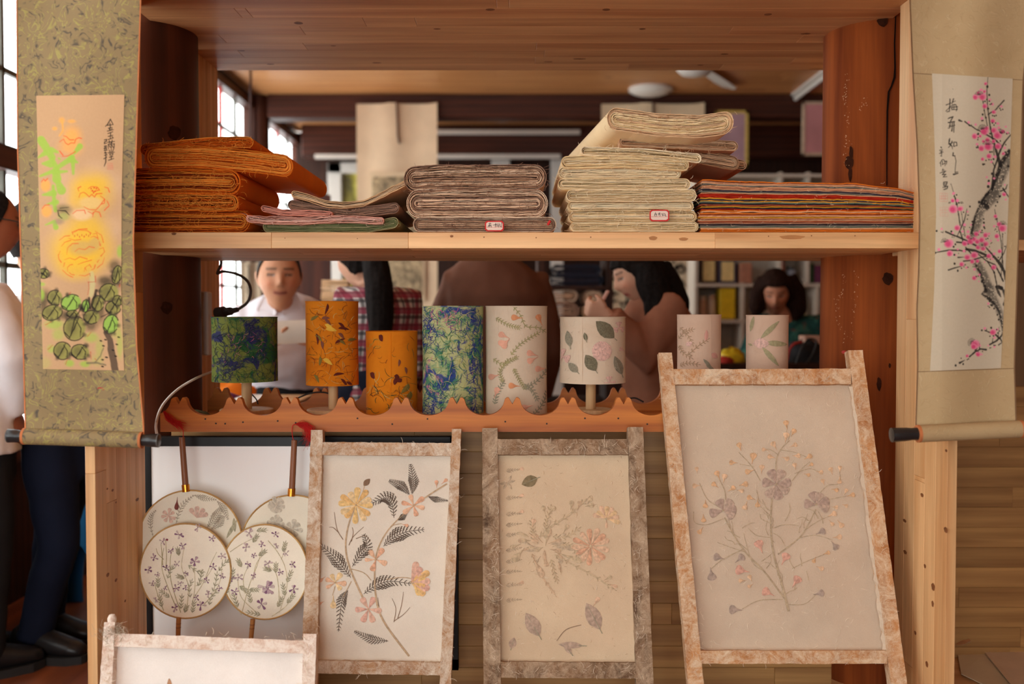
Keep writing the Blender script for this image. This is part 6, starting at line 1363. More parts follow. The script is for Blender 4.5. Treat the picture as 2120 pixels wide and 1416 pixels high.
for k, (x, y) in enumerate([(500, 740), (505, 760), (490, 720), (510, 720), (330, 760), (345, 790), (370, 800), (400, 850), (640, 760), (660, 730), (620, 780), (700, 720), (540, 1000), (530, 960), (480, 930), (560, 1040), (600, 1020), (600, 930), (630, 920), (515, 820), (490, 790), (460, 900), (350, 830), (380, 760), (720, 740), (500, 690), (520, 930), (570, 1080)]):
    a0 = rr.uniform(-2.6, -0.5); pts = [(x, y)]; a = a0
    for j in range(3): pts.append((pts[-1][0]+math.cos(a)*rr.uniform(14, 26), pts[-1][1]+math.sin(a)*rr.uniform(14, 26))); a += rr.uniform(-.7, .7)
    mk(rt, 'leaf_thread', GST, lambda m: lay_line(m, f, curve(T3(*pts), 9), (1.0, 0.4), 0.0012))
for (x, y, a, L, mt) in ((568, 345, -1.7, 18, 0), (585, 375, -1.1, 17, 0), (560, 400, -1.4, 20, 1), (525, 430, -2.1, 18, 1), (490, 432, 3.3, 13, 1), (580, 418, -.4, 15, 1), (520, 465, 3.4, 16, 1), (545, 460, .3, 15, 1), (590, 455, 0, 16, 1), (640, 470, -.5, 17, 0), (655, 500, -.5, 12, 0), (640, 530, .3, 12, 0), (690, 520, .2, 14, 1), (605, 515, -1.8, 14, 1), (375, 435, -1.9, 17, 0), (360, 485, 3.2, 16, 0), (420, 490, -1.4, 22, 0), (430, 515, 2.9, 18, 0), (460, 530, -1.5, 17, 1), (190, 530, -1.7, 13, 1), (205, 580, 3.1, 16, 1), (285, 555, -2.0, 18, 0), (300, 570, -1.4, 18, 1), (280, 590, -2.5, 16, 0), (320, 605, -.6, 16, 0), (365, 580, -.2, 18, 0), (355, 600, .1, 14, 1), (435, 640, -2.8, 17, 0), (400, 645, 1.9, 18, 1), (445, 635, 1.6, 17, 0), (725, 580, -1.9, 13, 1), (760, 535, -1.9, 15, 1), (790, 525, -1.5, 13, 1), (790, 540, 1.6, 15, 1), (755, 595, .2, 14, 0), (810, 620, -1.2, 13, 1), (820, 625, -.2, 16, 0), (800, 660, .3, 12, 1), (755, 670, .1, 13, 1), (225, 640, 1.6, 16, 0), (215, 700, 1.5, 16, 0), (215, 755, 2.2, 16, 0), (740, 710, -.4, 18, 1), (745, 725, .9, 14, 1), (780, 725, .9, 18, 1), (760, 800, -.1, 18, 1), (720, 870, -.3, 14, 0), (690, 880, 2.0, 13, 0), (395, 980, 3.1, 14, 1), (420, 985, -2.0, 14, 1), (425, 995, 2.6, 12, 1), (690, 920, .4, 16, 1)):
    q = T3((x, y))[0]; mk(rt, 'bud', BUD[mt], lambda m: lay_leaf(m, f, q[0], q[1], a, L*1.08, L*0.34, 0.0014, 'drop'))
for (x, y, a, L, mt) in ((465, 865, -1.95, 27, 0), (545, 915, -1.1, 26, 0), (410, 945, 3.35, 28, 0), (590, 1010, -1.0, 26, 0), (515, 1045, 3.6, 26, 0), (305, 890, 3.4, 22, 1), (245, 925, 1.4, 26, 1), (350, 905, -.7, 22, 1), (690, 785, -.4, 20, 1), (755, 815, .9, 20, 1), (680, 1040, -.2, 21, 1), (380, 1105, 3.2, 26, 1)):
    q = T3((x, y))[0]; mk(rt, 'bud', (RSB, GRB)[mt], lambda m: lay_leaf(m, f, q[0], q[1], a, L*1.05, L*0.38, 0.0015, 'drop'))
for (x, y, ps_) in ((523, 575, [(-1.95, 31, 10), (-1.15, 31, 10), (-0.15, 29, 9.5), (0.6, 28, 9), (1.4, 31, 10), (2.2, 31, 10), (3.3, 28, 10)]), (300, 685, [(-2.0, 23, 10), (-.9, 26, 10), (-.05, 25, 10), (.6, 24, 9), (2.9, 28, 10)]), (692, 660, [(-1.9, 26, 10), (-1.3, 24, 10), (-.3, 26, 10), (.4, 26, 9), (3.2, 24, 10)])):
    q = T3((x, y))[0]; flower(rt, f, q[0], q[1], ps_, MAU, 'petal', GST, 2.5, 0.0014)
fibres_on(rt, f, (M3.box[0]+8, M3.box[1]+6, M3.box[2]+30, M3.box[3]-4), 340, [F_WHT], 4, 16, 0.0006, 41, name='paper_fibres')
m = MB(); rr = random.Random(77)                    # torn paper lip along the right post
ys = np.linspace(800, 1345, 46); L_ = [M3.ff(M3.ri(y)-rr.uniform(3, 8)-2, y, -0.010+rr.uniform(-.003, .003)) for y in ys]; R_ = [M3.ff(M3.ri(y)+2, y, 0.0005) for y in ys]
m.add(L_+R_, [(i, i+1, len(ys)+i+1, len(ys)+i) for i in range(len(ys)-1)]); m.build('torn_edge', PAP3, rt)
# ---------- front frame bottom left
M4 = Mould('white pulp-covered mould standing on the floor in front of the fans', Plane(1282, 2.165, 1416, 2.118), 0.0, ((216, 1288), (206, 1416)), ((655, 1312), (652, 1416)), (22, 26), (27, 27), [(1311, 1326, 27), (1800, 1806, 27)], MOULD4, PAP4, 0.022, seed=41)
M4.fuzz(PULP, 160, 4)
m = MB(); c = M4.ff(232, 1288, -0.012); m.lathe([(0.0005, 0.018), (0.006, 0.0165), (0.0095, 0.010), (0.0095, 0.003), (0.007, -0.006)], (c.x, c.y, c.z), 14); autosmooth(m.build('post_tip', MOULD4, M4.root))
it = []
for _ in range(160):
    x, y = rr.gauss(234, 14), 1300+abs(rr.gauss(0, 14)); a = rr.uniform(0, 6.28); l = rr.uniform(8, 22); it.append(([M4.ff(x, y, rr.uniform(-.01, .004)), M4.ff(x+math.cos(a)*l*.5, y+math.sin(a)*l*.5, rr.uniform(-.01, .006)), M4.ff(x+math.cos(a+.8)*l, y+math.sin(a+.8)*l, rr.uniform(-.01, .008))], 0.00035))
strands('pulp_tuft', it, plain('grey_pulp', srgb(186,172,150), 0.9), M4.root)
mk(M4.root, 'leaf', press('brown_leaf_tip', 170,110,70), lambda m: lay_leaf(m, M4.f, 352, 1432, -1.65, 28, 5, 0.001))

# ================================================================== FRAMED PRINT IN PLASTIC BEHIND THE FANS
po = thing('framed_print', (-0.55, 2.55, ZAT(1388, 2.552)), 'large black-framed white print wrapped in clear plastic behind the fans', 'picture')
px0, px1 = XAT(291, 2.552), XAT(948, 2.552); zt = ZAT(904, 2.552); bw = 0.022; PB = ZAT(1388, 2.552)
for bx_ in (-0.88, -0.62): box('support_block', bx_, bx_+0.06, 2.55, 2.61, ZB+0.0005, PB, PINE['X'], shelf)
for (a, b, c, d) in ((px0, px0+bw, PB, zt), (px1-bw, px1, PB, zt), (px0, px1, zt-0.025, zt), (px0, px1, PB, PB+0.03)): box('frame_bar', a, b, 2.552, 2.575, c, d, BLACK, po, c=0.0015)
WRAP = NT('white_print_under_plastic'); v = WRAP.coords(); n = WRAP.noise(WRAP.coords((1, 1, 0.5)), 5, 3, 0.5, 1.5)
WRAP = WRAP.bsdf(srgb(246,243,240), 0.28, n.outputs['Fac'], 0.25, 0.01, 0, 0.5)
box('print', px0+0.01, px1-0.01, 2.556, 2.570, PB+0.01, zt-0.01, WRAP, po, c=0)

# ================================================================== ROUND FANS
CANE = wood('bamboo_rim', srgb(216,180,120), srgb(176,132,76), 'X', rough=0.6); HND = wood('brown_fan_handle', srgb(150,96,62), srgb(104,62,40), 'Z', rough=0.45); HND2 = wood('pale_bamboo_handle', srgb(206,150,90), srgb(168,110,58), 'Z', rough=0.5)
GOLD = plain('brass_ferrule', srgb(216,140,50), 0.25, metal=0.9); TASS = plain('red_tassel', srgb(196,28,24), 0.7)
FANP = paper('fan_paper', srgb(248,240,220), bump=0.2); FANP2 = paper('fan_paper_grey', srgb(246,238,216), bump=0.2, blotch=srgb(222,220,206))
def fan(label, cx, cy, rx, ry, Y, handle, hmat, ferrule, papm, seed):
    c = P(cx, cy, Y); root = thing('round_fan', P(handle[1][0], handle[1][1], Y), label, 'fan', 'paper fans with pressed flowers')
    pl_ = Plane(cy-ry, Y+0.006, cy+ry, Y-0.006)
    n = 56; m = MB(); ring = lambda r_, off: [pl_.at(cx+rx*r_*math.cos(2*math.pi*k/n), cy+ry*r_*math.sin(2*math.pi*k/n), off) for k in range(n)]
    m.v += [pl_.at(cx, cy, 0.0)]+ring(0.5, 0.0)+ring(0.985, 0.0)+ring(0.985, -0.002)+[pl_.at(cx, cy, -0.002)]
    for k in range(n):
        k2 = (k+1) % n; m.f += [(0, 1+k2, 1+k), (1+k, 1+k2, 1+n+k2, 1+n+k), (1+2*n+k, 1+2*n+k2, 1+3*n)]
    d = m.build('fan_disc', papm, root)
    m = MB(); rp = ring(0.99, -0.0008); m.tube(rp+[rp[0]], 0.0022, 6, cap=False); autosmooth(m.build('rim', CANE, root), 60)
    (xa, ya, wa), (xb, yb, wb) = handle; a, b = pl_.at(xa, ya, 0.001), pl_.at(xb, yb, 0.001)
    m = MB(); pts = [a+(b-a)*t for t in np.linspace(0, 1, 7)]; m.tube(pts, [lerp(wa, wb, t)*PM(Y) for t in np.linspace(0, 1, 7)], 14); autosmooth(m.build('handle', hmat, root))
    if ferrule:
        (x0, y0), (x1, y1), w = ferrule; m = MB(); m.tube([pl_.at(x0, y0, 0.001), pl_.at(x1, y1, 0.001)], w*PM(Y), 16); autosmooth(m.build('ferrule', GOLD, root))
    return root, d, (lambda x, y, off=0.0008: pl_.at(x, y, off)), pl_
T4 = lambda *p: [(280+.3925*x, 860+.3925*y) for x, y in p]
fa, da, fA = fan('round fan hung handle-up at left, ferns and pink petals', 394, 1118, 108, 104, 2.478, ((384.5, 1012, 6.5), (376.5, 905, 6)), HND, ((385.5, 1018), (384, 1003), 8), FANP2, 1)[:3]
fbk, db, fB = fan('round fan hung handle-up beside the flowered mould, faint grey blooms', 606, 1128, 108, 104, 2.478, ((604, 1022, 6.5), (609.5, 911, 6)), HND, ((603, 1027), (604, 1011), 8), FANP2, 2)[:3]
fc_, dc, fC = fan('front left round fan with lavender flowers on green stalks', 384, 1182, 95, 99, 2.446, ((370, 1278, 5), (366, 1395, 4.2)), HND2, None, FANP, 3)[:3]
fd_, dd, fD = fan('front right round fan with purple blooms, handle down', 548, 1184, 91, 99, 2.448, ((523.5, 1282, 5), (513, 1395, 4.2)), HND2, None, FANP, 4)[:3]
for r_, fn_, y0 in ((fc_, fC, 1290), (fd_, fD, 1292)):     # rings cut in the bamboo handle
    for k in range(2):
        hx = (370 if r_ is fc_ else 523.5); tx = (366 if r_ is fc_ else 513); t = (y0+8*k-1280)/115.0; x = lerp(hx, tx, t)
        m = MB(); m.tube([fn_(x, y0+8*k, 0.001), fn_(x, y0+8*k+1.6, 0.001)], 5.2*PM(2.447), 12); m.build('node_ring', HND, r_)
# tassels and cords
def tassel(root, pts, Y_, fringe, seed):
    m = MB(); cs = curve(pts[0], 14); m.tube([P(x, y, Y_) for x, y in cs], 0.0011, 5); c = m.build('cord', TASS, root)
    it = []; rr = random.Random(seed)
    for _ in range(fringe):
        b0 = pts[1]; cs = [(x+rr.gauss(0, 1.4+2.6*i), y+rr.gauss(0, 1.2+2.2*i)) for i, (x, y) in enumerate(b0)]
        it.append(([P(x, y, Y_-0.004+rr.uniform(-.004, .004)) for x, y in curve(cs, 10)], 0.0005))
    strands('tassel', it, TASS, root)
tassel(fa, ([(379, 910), (379, 892), (374, 884)], [(340, 852), (352, 868), (376, 882)]), 2.492, 60, 3)
tassel(fbk, ([(611, 922), (605, 900), (606, 881), (617, 878)], [(614, 878), (630, 880), (640, 892), (643, 916)]), 2.490, 70, 4)
# plants on the fans
GF = press('soft_green_frond', 146,148,120); DF = press('grey_frond', 142,134,118); LAV = [press('lavender', 160,128,152), press('deep_violet', 128,88,122), press('pale_lilac', 188,170,176)]; STK = press('stalk_green', 158,150,100); STL = press('stalk_pale', 186,178,140)
PPK = press('faint_pink_petal', 214,176,164)
for pts, w in (([(215, 570), (245, 480), (310, 420)], 9), ([(310, 420), (360, 435), (430, 445)], 9), ([(430, 450), (465, 490), (490, 550)], 10), ([(95, 640), (80, 580), (85, 530), (110, 500)], 8), ([(380, 590), (420, 540), (450, 490)], 14), ([(400, 600), (440, 570), (465, 530)], 12)): mk(fa, 'frond', DF, lambda m: fernleaf(m, fA, T4(*pts), w, 12, 0.7))
q = T4((325, 540))[0]
for a in (-2.2, -1.55, -0.9, -0.35): mk(fa, 'petal', PPK, lambda m: lay_leaf(m, fA, q[0], q[1], a, 24, 5, 0.001, 'petal'))
q = T4((175, 530))[0]; flower(fa, fA, q[0], q[1], rpet(7, 14, 4, 0.3, seed=2), PPK, 'petal', PPK, 1.5)
q = T4((222, 430))[0]; mk(fa, 'seed_pod', press('maroon_pod', 110,50,46), lambda m: lay_leaf(m, fA, q[0], q[1], 1.65, 27, 4.6, 0.0012, 'drop'))
for (x, y, a, L) in ((480, 650, -1.05, 46), (520, 540, 1.5, 30)): q = T4((x, y))[0]; mk(fa, 'leaf', GF, lambda m: lay_leaf(m, fA, q[0], q[1], a, L, 4))
GRYB = press('faint_grey_bloom', 190,186,172)
for (x, y, n_, r_) in ((745, 475, 9, 17), (740, 570, 8, 16), (830, 600, 8, 18)): q = T4((x, y))[0]; flower(fbk, fB, q[0], q[1], rpet(n_, r_, 5, 0.2, seed=n_), GRYB, 'petal', GRYB, 2)
def lav(root, fx, x, y, r, seed):
    q = T4((x, y))[0]; flower(root, fx, q[0], q[1], rpet(5, r*0.9, r*0.22, seed*0.7, 0.3, 0.4, seed), [LAV[seed % 3], LAV[(seed+1) % 3]], 'petal', LAV[1], 1.2)
for pts in ([(210, 1000), (170, 900), (140, 800), (150, 700)], [(240, 1040), (190, 880), (185, 760), (200, 690)], [(270, 1030), (280, 900), (245, 800), (260, 690)], [(300, 1000), (315, 900), (310, 790)], [(310, 960), (360, 880), (400, 780), (430, 720)], [(360, 1000), (420, 930), (450, 860), (460, 760)], [(150, 760), (120, 730), (110, 700)], [(320, 900), (370, 860), (410, 800)], [(150, 1030), (120, 950), (100, 880)], [(160, 820), (165, 740), (160, 660)], [(145, 790), (140, 720), (135, 670)]): mk(fc_, 'stalk', STK if pts[0][0] < 260 else STL, lambda m: lay_line(m, fC, curve(T4(*pts), 18), (0.9, 0.5)))
for pts in ([(170, 860), (185, 820), (195, 805)], [(230, 740), (225, 710)], [(280, 790), (320, 820), (350, 825)], [(330, 900), (345, 860), (350, 830)], [(260, 860), (230, 850)], [(180, 960), (140, 930)], [(290, 960), (285, 910), (295, 880)], [(410, 930), (425, 880), (430, 840)], [(390, 1000), (400, 960), (430, 930)], [(300, 1040), (310, 990)], [(240, 1020), (245, 960)], [(440, 820), (470, 780), (485, 770)], [(140, 1010), (130, 960)], [(120, 910), (120, 870)], [(260, 1040), (270, 1010)]): mk(fc_, 'leaf_spray', GF, lambda m: sprig(m, fC, T4(*pts), 9, 1.6, 4, 0.7, 0.001, 0.6, False))
for k, (x, y, r_) in enumerate(((232, 630, 9), (330, 590, 8), (250, 690, 7), (185, 715, 7), (145, 665, 7), (100, 750, 8), (165, 805, 8), (220, 785, 7), (312, 772, 13), (268, 833, 6), (237, 885, 6), (215, 913, 8), (265, 908, 6), (90, 885, 7), (158, 912, 5), (375, 870, 7), (458, 742, 8), (405, 650, 7), (322, 960, 7), (385, 942, 7), (210, 1015, 9), (345, 1000, 10), (110, 975, 6), (445, 912, 6), (410, 800, 7), (118, 840, 6), (460, 850, 6), (70, 815, 10))): lav(fc_, fC, x, y, r_, k+1)
q = T4((165, 650))[0]; mk(fc_, 'bud', press('maroon_bud', 120,40,60), lambda m: lay_leaf(m, fC, q[0], q[1], 1.2, 5, 2.6, 0.001))
for pts in ([(560, 1050), (600, 900), (640, 800), (670, 700)], [(500, 720), (560, 680), (640, 640)], [(760, 1000), (755, 900), (740, 830), (690, 780)], [(700, 660), (750, 720), (790, 800), (800, 900), (760, 1040)], [(720, 1060), (800, 1000), (830, 920)], [(580, 940), (570, 860), (600, 790)], [(620, 870), (640, 780), (690, 720)], [(560, 1050), (500, 950), (490, 880)], [(640, 1040), (560, 960), (540, 870)], [(770, 760), (785, 720)]): mk(fd_, 'stalk', STL, lambda m: lay_line(m, fD, curve(T4(*pts), 18), (0.9, 0.5)))
for pts in ([(640, 610), (660, 605), (680, 605)], [(620, 670), (640, 640)], [(550, 900), (580, 920)], [(600, 920), (640, 920)], [(610, 990), (600, 940)], [(560, 800), (545, 770)], [(740, 830), (742, 790)], [(800, 880), (820, 830)], [(800, 990), (830, 955)], [(660, 1050), (600, 1040)], [(540, 1010), (520, 950)], [(750, 1010), (770, 970)], [(510, 870), (515, 820)], [(650, 740), (680, 720)], [(720, 820), (690, 810)], [(780, 720), (790, 680)], [(480, 940), (490, 890)], [(790, 950), (780, 900)]): mk(fd_, 'leaf_spray', GF, lambda m: sprig(m, fD, T4(*pts), 9, 1.7, 4, 0.7, 0.001, 0.6, False))
for k, (x, y, r_) in enumerate(((600, 620, 10), (668, 680, 7), (740, 628, 8), (795, 730, 7), (625, 740, 7), (595, 785, 8), (700, 780, 9), (765, 828, 7), (835, 915, 10), (690, 905, 17), (700, 915, 14), (665, 995, 13), (545, 855, 9), (525, 930, 8), (830, 785, 8), (585, 695, 9), (625, 845, 7), (510, 860, 6), (745, 690, 6))): lav(fd_, fD, x, y, r_, k+5)
# ================================================================== THE ROOM BEHIND
def pxbox(name, x0, x1, y0, y1, Y, d, mat, parent=None, c=0.003):
    """upright box whose front face covers a photo rectangle at depth Y"""
    return box(name, XAT(x0, Y), XAT(x1, Y), Y, Y+d, ZAT(y1, Y), ZAT(y0, Y), mat, parent, c)
# ceiling lights and fan
LAMPW = plain('white_lamp_glass', srgb(226,220,210), 0.35, var=0.02)
for (px, Y, r, lab, h) in ((1345, 7.86, 0.165, 'white dome lamp on the ceiling above the calligraphy scroll', 0.055), (1040, 9.02, 0.125, 'flat white disc lamp beyond the first ceiling beam', 0.03)):
    root = thing('ceiling_lamp', (XAT(px, Y), Y, CEIL), lab, 'ceiling lamp', 'ceiling lamps')
    autosmooth(MB().lathe([(0.02, -h), (r*0.6, -h*0.92), (r*0.9, -h*0.6), (r, -0.02)], (XAT(px, Y), Y, CEIL), 32).build('shade', LAMPW, root))
    autosmooth(MB().lathe([(r*1.04, -0.02), (r*1.04, 0.0)], (XAT(px, Y), Y, CEIL), 32).build('rim', WPAINT, root))
Y = 7.0; hx = XAT(1437, Y); hz = ZAT(128, Y)
cf = thing('ceiling_fan', (hx, Y, CEIL), 'white ceiling fan with one blade pointing away', 'fan')
autosmooth(MB().lathe([(0.02, 0.06), (0.11, 0.05), (0.145, 0.0), (0.135, -0.05), (0.10, -0.085), (0.03, -0.1)], (hx, Y, hz), 28).build('motor', WPAINT, cf))
MB().tube([(hx, Y, hz+0.05), (hx, Y, CEIL)], 0.015, 10).build('rod', WPAINT, cf)
for a in (1.065, 1.065+2.094, 1.065+4.188):
    d = Vector((math.cos(a), math.sin(a), 0)); s_ = Vector((-d.y, d.x, 0)); c = Vector((hx, Y, hz-0.02))
    q = []
    for t, w in ((0.10, 0.03), (0.18, 0.05), (0.6, 0.06), (0.80, 0.055), (0.84, 0.03)): q.append((c+d*t, w))
    m = MB(); top = [p+s_*w+Vector((0, 0, 0.012)) for p, w in q]+[p-s_*w-Vector((0, 0, 0.006)) for p, w in q[::-1]]
    m.prism(None, top, [p-Vector((0, 0, 0.005)) for p in top]); m.build('blade', LAMPW, cf)
m = MB(); a_, b_ = Vector((2.27, 7.0, CEIL-0.045)), Vector((2.27, 8.02, CEIL-0.045))
tl = thing('tube_lamp', (2.27, 7.5, CEIL), 'white fluorescent tube lamp on the ceiling at right', 'ceiling lamp', 'ceiling lamps')
m.tube([a_, b_], 0.018, 12); autosmooth(m.build('tube', LAMPW, tl)); box('batten', 2.24, 2.30, 6.98, 8.04, CEIL-0.022, CEIL, WPAINT, tl)
# hanging scrolls in the room
SILK = paper('plain_scroll_silk', srgb(226,200,168), bump=0.1); SILK2 = paper('pale_scroll_paper', srgb(224,200,166), bump=0.1)
def ink_mat(name, base, ink, sc, th):
    t = NT(name); v = t.coords((1, 1, 1), rnd=False); n = t.noise(v, sc, 5, 0.7, 1.5); n2 = t.noise(v, sc*5, 4, 0.7, 0.6)
    k = t.math('ADD', t.math('MULTIPLY', n.outputs['Fac'], 0.7), t.math('MULTIPLY', n2.outputs['Fac'], 0.3))
    return t.bsdf(t.ramp(k, [(th-0.09, ink), (th, tuple(lerp(ink[i], base[i], 0.5) for i in range(3))+(1,)), (th+0.1, base)]), 0.9)
LAND = ink_mat('ink_landscape', srgb(196,172,134), srgb(84,74,58), 9, 0.49)
def room_scroll(label, x0, x1, y0, y1, Y, mat, cordpx=None):
    root = thing('room_scroll', (XAT((x0+x1)/2, Y), Y, ZAT(y1, Y)), label, 'scroll', 'scrolls hung in the room')
    X0, X1, Z1, Z0 = XAT(x0, Y), XAT(x1, Y), ZAT(y0, Y), ZAT(y1, Y); n = 12; m = MB()
    for k in range(n+1):
        x = X0+(X1-X0)*k/n; yy = Y+0.01*math.sin(k*0.9)
        m.v += [Vector((x, yy, Z1)), Vector((x, yy, Z0)), Vector((x, yy+0.003, Z1)), Vector((x, yy+0.003, Z0))]
    for k in range(n): a = 4*k; m.f += [(a, a+1, a+5, a+4), (a+2, a+6, a+7, a+3), (a, a+4, a+6, a+2)]
    autosmooth(m.build('mount', mat, root))
    MB().tube([(X0-0.01, Y, Z1), (X1+0.01, Y, Z1)], 0.008, 8).build('top_rod', BEAM['X'], root)
    MB().tube([(X0-0.04, Y, Z0), (X1+0.04, Y, Z0)], 0.018, 12).build('roller', BEAM['X'], root)
    if cordpx: MB().tube([P(x, y, Y-0.02) for x, y in curve(cordpx, 10)], 0.009, 6).build('cord', BEAM['Z'], root)
    return root
s_a = room_scroll('tall scroll, blank above and with an ink landscape below', 740, 906, 213, 705, 8.01, SILK, [(821, 210), (823, 250), (824, 280), (827, 297)])
pxbox('mat_border', 766, 880, 356, 622, 7.985, 0.004, SILK2, s_a, c=0); pxbox('ink_landscape', 772, 874, 366, 612, 7.980, 0.004, LAND, s_a, c=0)
s_b = room_scroll('cream scroll with large black calligraphy behind the woman with a phone', 1244, 1456, 213, 690, 8.01, SILK2, [(1352, 210), (1353, 236)])
INKM = plain('ink_black', srgb(40,34,30), 0.9)
m = MB(); f_ = lambda x, y, off=0: P(x, y, 7.985-off)
for pts in ([(1262, 545), (1275, 542)], [(1268, 540), (1264, 556), (1276, 552)], [(1262, 566), (1278, 562)], [(1270, 560), (1266, 582)], [(1264, 574), (1276, 580)], [(1284, 570), (1294, 566)], [(1290, 560), (1287, 588)], [(1283, 580), (1296, 578)], [(1300, 566), (1310, 562), (1306, 576), (1298, 574)], [(1302, 582), (1312, 590), (1298, 596)], [(1306, 576), (1302, 600)], [(1262, 612), (1280, 606)], [(1270, 600), (1266, 636)], [(1262, 626), (1278, 622)], [(1292, 610), (1310, 606)], [(1300, 600), (1296, 640)], [(1290, 628), (1308, 622)], [(1284, 624), (1290, 640)], [(1320, 600), (1316, 618)], [(1392, 560), (1404, 548), (1400, 566)], [(1396, 556), (1414, 552)], [(1408, 545), (1418, 560), (1404, 566)], [(1410, 578), (1416, 590), (1408, 594)], [(1390, 546), (1398, 540)], [(1424, 544), (1434, 540), (1428, 552)], [(1428, 560), (1436, 568)], [(1330, 644), (1346, 640)], [(1282, 650), (1292, 646), (1288, 662)]):
    mk(s_b, 'brush_stroke', INKM, lambda m: lay_line(m, f_, curve(pts, 8), (2.6, 2.0), 0.0))
s_c = room_scroll('small grey scroll with faint writing behind the man in the white polo', 498, 541, 540, 690, 7.0, paper('grey_scroll', srgb(176,156,132)), [(519, 540), (519, 400), (519, 127)])
m = MB(); f_ = lambda x, y, off=0: P(x, y, 6.98-off)
for k in range(9): mk(s_c, 'brush_stroke', INKM, lambda m: lay_line(m, f_, [(510+3*math.sin(k), 548+9*k), (517, 553+9*k), (512, 556+9*k)], (1.4, 1), 0))
# framed certificates hung under the beam
GILT = plain('gilt_frame', srgb(206,176,96), 0.35); MAUVEP = plain('mauve_print', srgb(186,150,160), 0.3, var=0.2, scale=4); ROSEP = plain('rose_print', srgb(206,140,140), 0.6, var=0.12, scale=5)
def picture(label, x0, x1, y0, y1, Y, bar_, fm, pm):
    root = thing('wall_picture', (XAT((x0+x1)/2, Y), Y, ZAT(y1, Y)), label, 'picture', 'framed prints under the beam')
    pxbox('print', x0+bar_, x1-bar_, y0+bar_, y1-bar_, Y+0.004, 0.01, pm, root, c=0)
    for (a, b, c, d) in ((x0, x0+bar_, y0, y1), (x1-bar_, x1, y0, y1), (x0, x1, y0, y0+bar_), (x0, x1, y1-bar_, y1)): pxbox('frame_bar', a, b, c, d, Y, 0.02, fm, root, c=0.002)
picture('gilt-framed mauve certificate beside the top of the cream stack', 1478, 1547, 228, 346, 8.02, 7, GILT, MAUVEP)
picture('pale-framed rose print half hidden by the right pillar', 1658, 1740, 210, 322, 8.02, 6, plain('pale_frame', srgb(206,176,150), 0.6), ROSEP)
# dark rack and shelf wall at far right, bookcase
Y = 6.9; bc = thing('bookcase', (XAT(1600, Y), Y, 0), 'white bookcase with certificates and jars behind the seated woman', 'bookcase')
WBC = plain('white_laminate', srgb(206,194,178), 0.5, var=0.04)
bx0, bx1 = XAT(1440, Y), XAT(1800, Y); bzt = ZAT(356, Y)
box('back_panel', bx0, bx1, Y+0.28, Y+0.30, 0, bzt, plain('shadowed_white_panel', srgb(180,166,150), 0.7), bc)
for (px, z0, z1) in ((1441, 0, bzt), (1615, ZAT(586, Y), bzt), (1672, ZAT(586, Y), bzt), (1538, 0, ZAT(586, Y)), (1692, 0, ZAT(586, Y)), (1798, 0, bzt)): box('upright', XAT(px, Y)-0.012, XAT(px, Y)+0.012, Y, Y+0.28, z0, z1, WBC, bc)
for py in (360, 425, 500, 587, 662, 740, 830): box('shelf_board', bx0, bx1, Y-0.004, Y+0.28, ZAT(py, Y)-0.022, ZAT(py, Y), WBC, bc)
def cert(label, x0, x1, y0, y1, fm, pm):
    root = thing('certificate', (XAT((x0+x1)/2, Y), Y+0.06, ZAT(y1, Y)), label, 'certificate', 'certificates on the bookcase')
    box('frame', XAT(x0, Y), XAT(x1, Y), Y+0.05, Y+0.07, ZAT(y1, Y)+0.001, ZAT(y0, Y), fm, root); box('sheet', XAT(x0+5, Y), XAT(x1-5, Y), Y+0.047, Y+0.055, ZAT(y1-5, Y), ZAT(y0+5, Y), pm, root, c=0)
CREAMP = plain('certificate_paper', srgb(226,200,136), 0.6)
cert('dark-framed cream certificate, left one on the bookcase', 1453, 1487, 534, 586, plain('dark_frame', srgb(62,34,26), 0.4), CREAMP); cert('blue-framed cream certificate, right one on the bookcase', 1491, 1527, 536, 586, plain('blue_frame', srgb(58,58,84), 0.4), CREAMP)
def book(label, x0, x1, y0, y1, mat, cat='book', d=0.16, nm='book'):
    root = thing(nm, (XAT((x0+x1)/2, Y), Y+0.1, ZAT(y1, Y)+0.001), label, cat); z0, z1 = ZAT(y1, Y)+0.001, ZAT(y0, Y); X0, X1 = XAT(x0, Y), XAT(x1, Y)
    box('cover', X0, X1, Y+0.03, Y+0.03+d, z0, z1, mat, root, c=0.004); box('pages', X0+0.004, X1-0.004, Y+0.034, Y+0.033+d, z1-0.004, z1+0.0015, CREAMP, root, c=0)
book('tan book leaning beside the certificates', 1534, 1558, 544, 586, plain('tan_cover', srgb(176,120,96), 0.6)); book('yellow box file on the lower bookcase shelf', 1493, 1524, 596, 661, plain('yellow_cover', srgb(222,184,30), 0.5), 'box', nm='box_file'); book('green book by the right pillar on the bookcase', 1676, 1688, 545, 586, plain('green_cover', srgb(46,70,40), 0.6)); book('purple book by the right pillar on the bookcase', 1689, 1704, 548, 586, plain('purple_cover', srgb(110,50,84), 0.6))
def jar(label, x, y0, y1, w, mat, lid):
    c = (XAT(x, Y), Y+0.09, ZAT(y1, Y)+0.001); h = ZAT(y0, Y)-c[2]; r = w/2*PM(Y); root = thing('jar', c, label, 'jar', 'jars on the bookcase')
    autosmooth(MB().lathe([(r*0.9, 0), (r, 0.006), (r, h*0.74), (r*0.8, h*0.82)], c, 20).build('body', mat, root)); autosmooth(MB().lathe([(r*0.82, h*0.82), (r*0.82, h*0.99), (r*0.75, h)], c, 20).build('lid', lid, root))
JW = plain('jar_white', srgb(206,186,164), 0.5); JP = plain('jar_pink', srgb(196,160,136), 0.5)
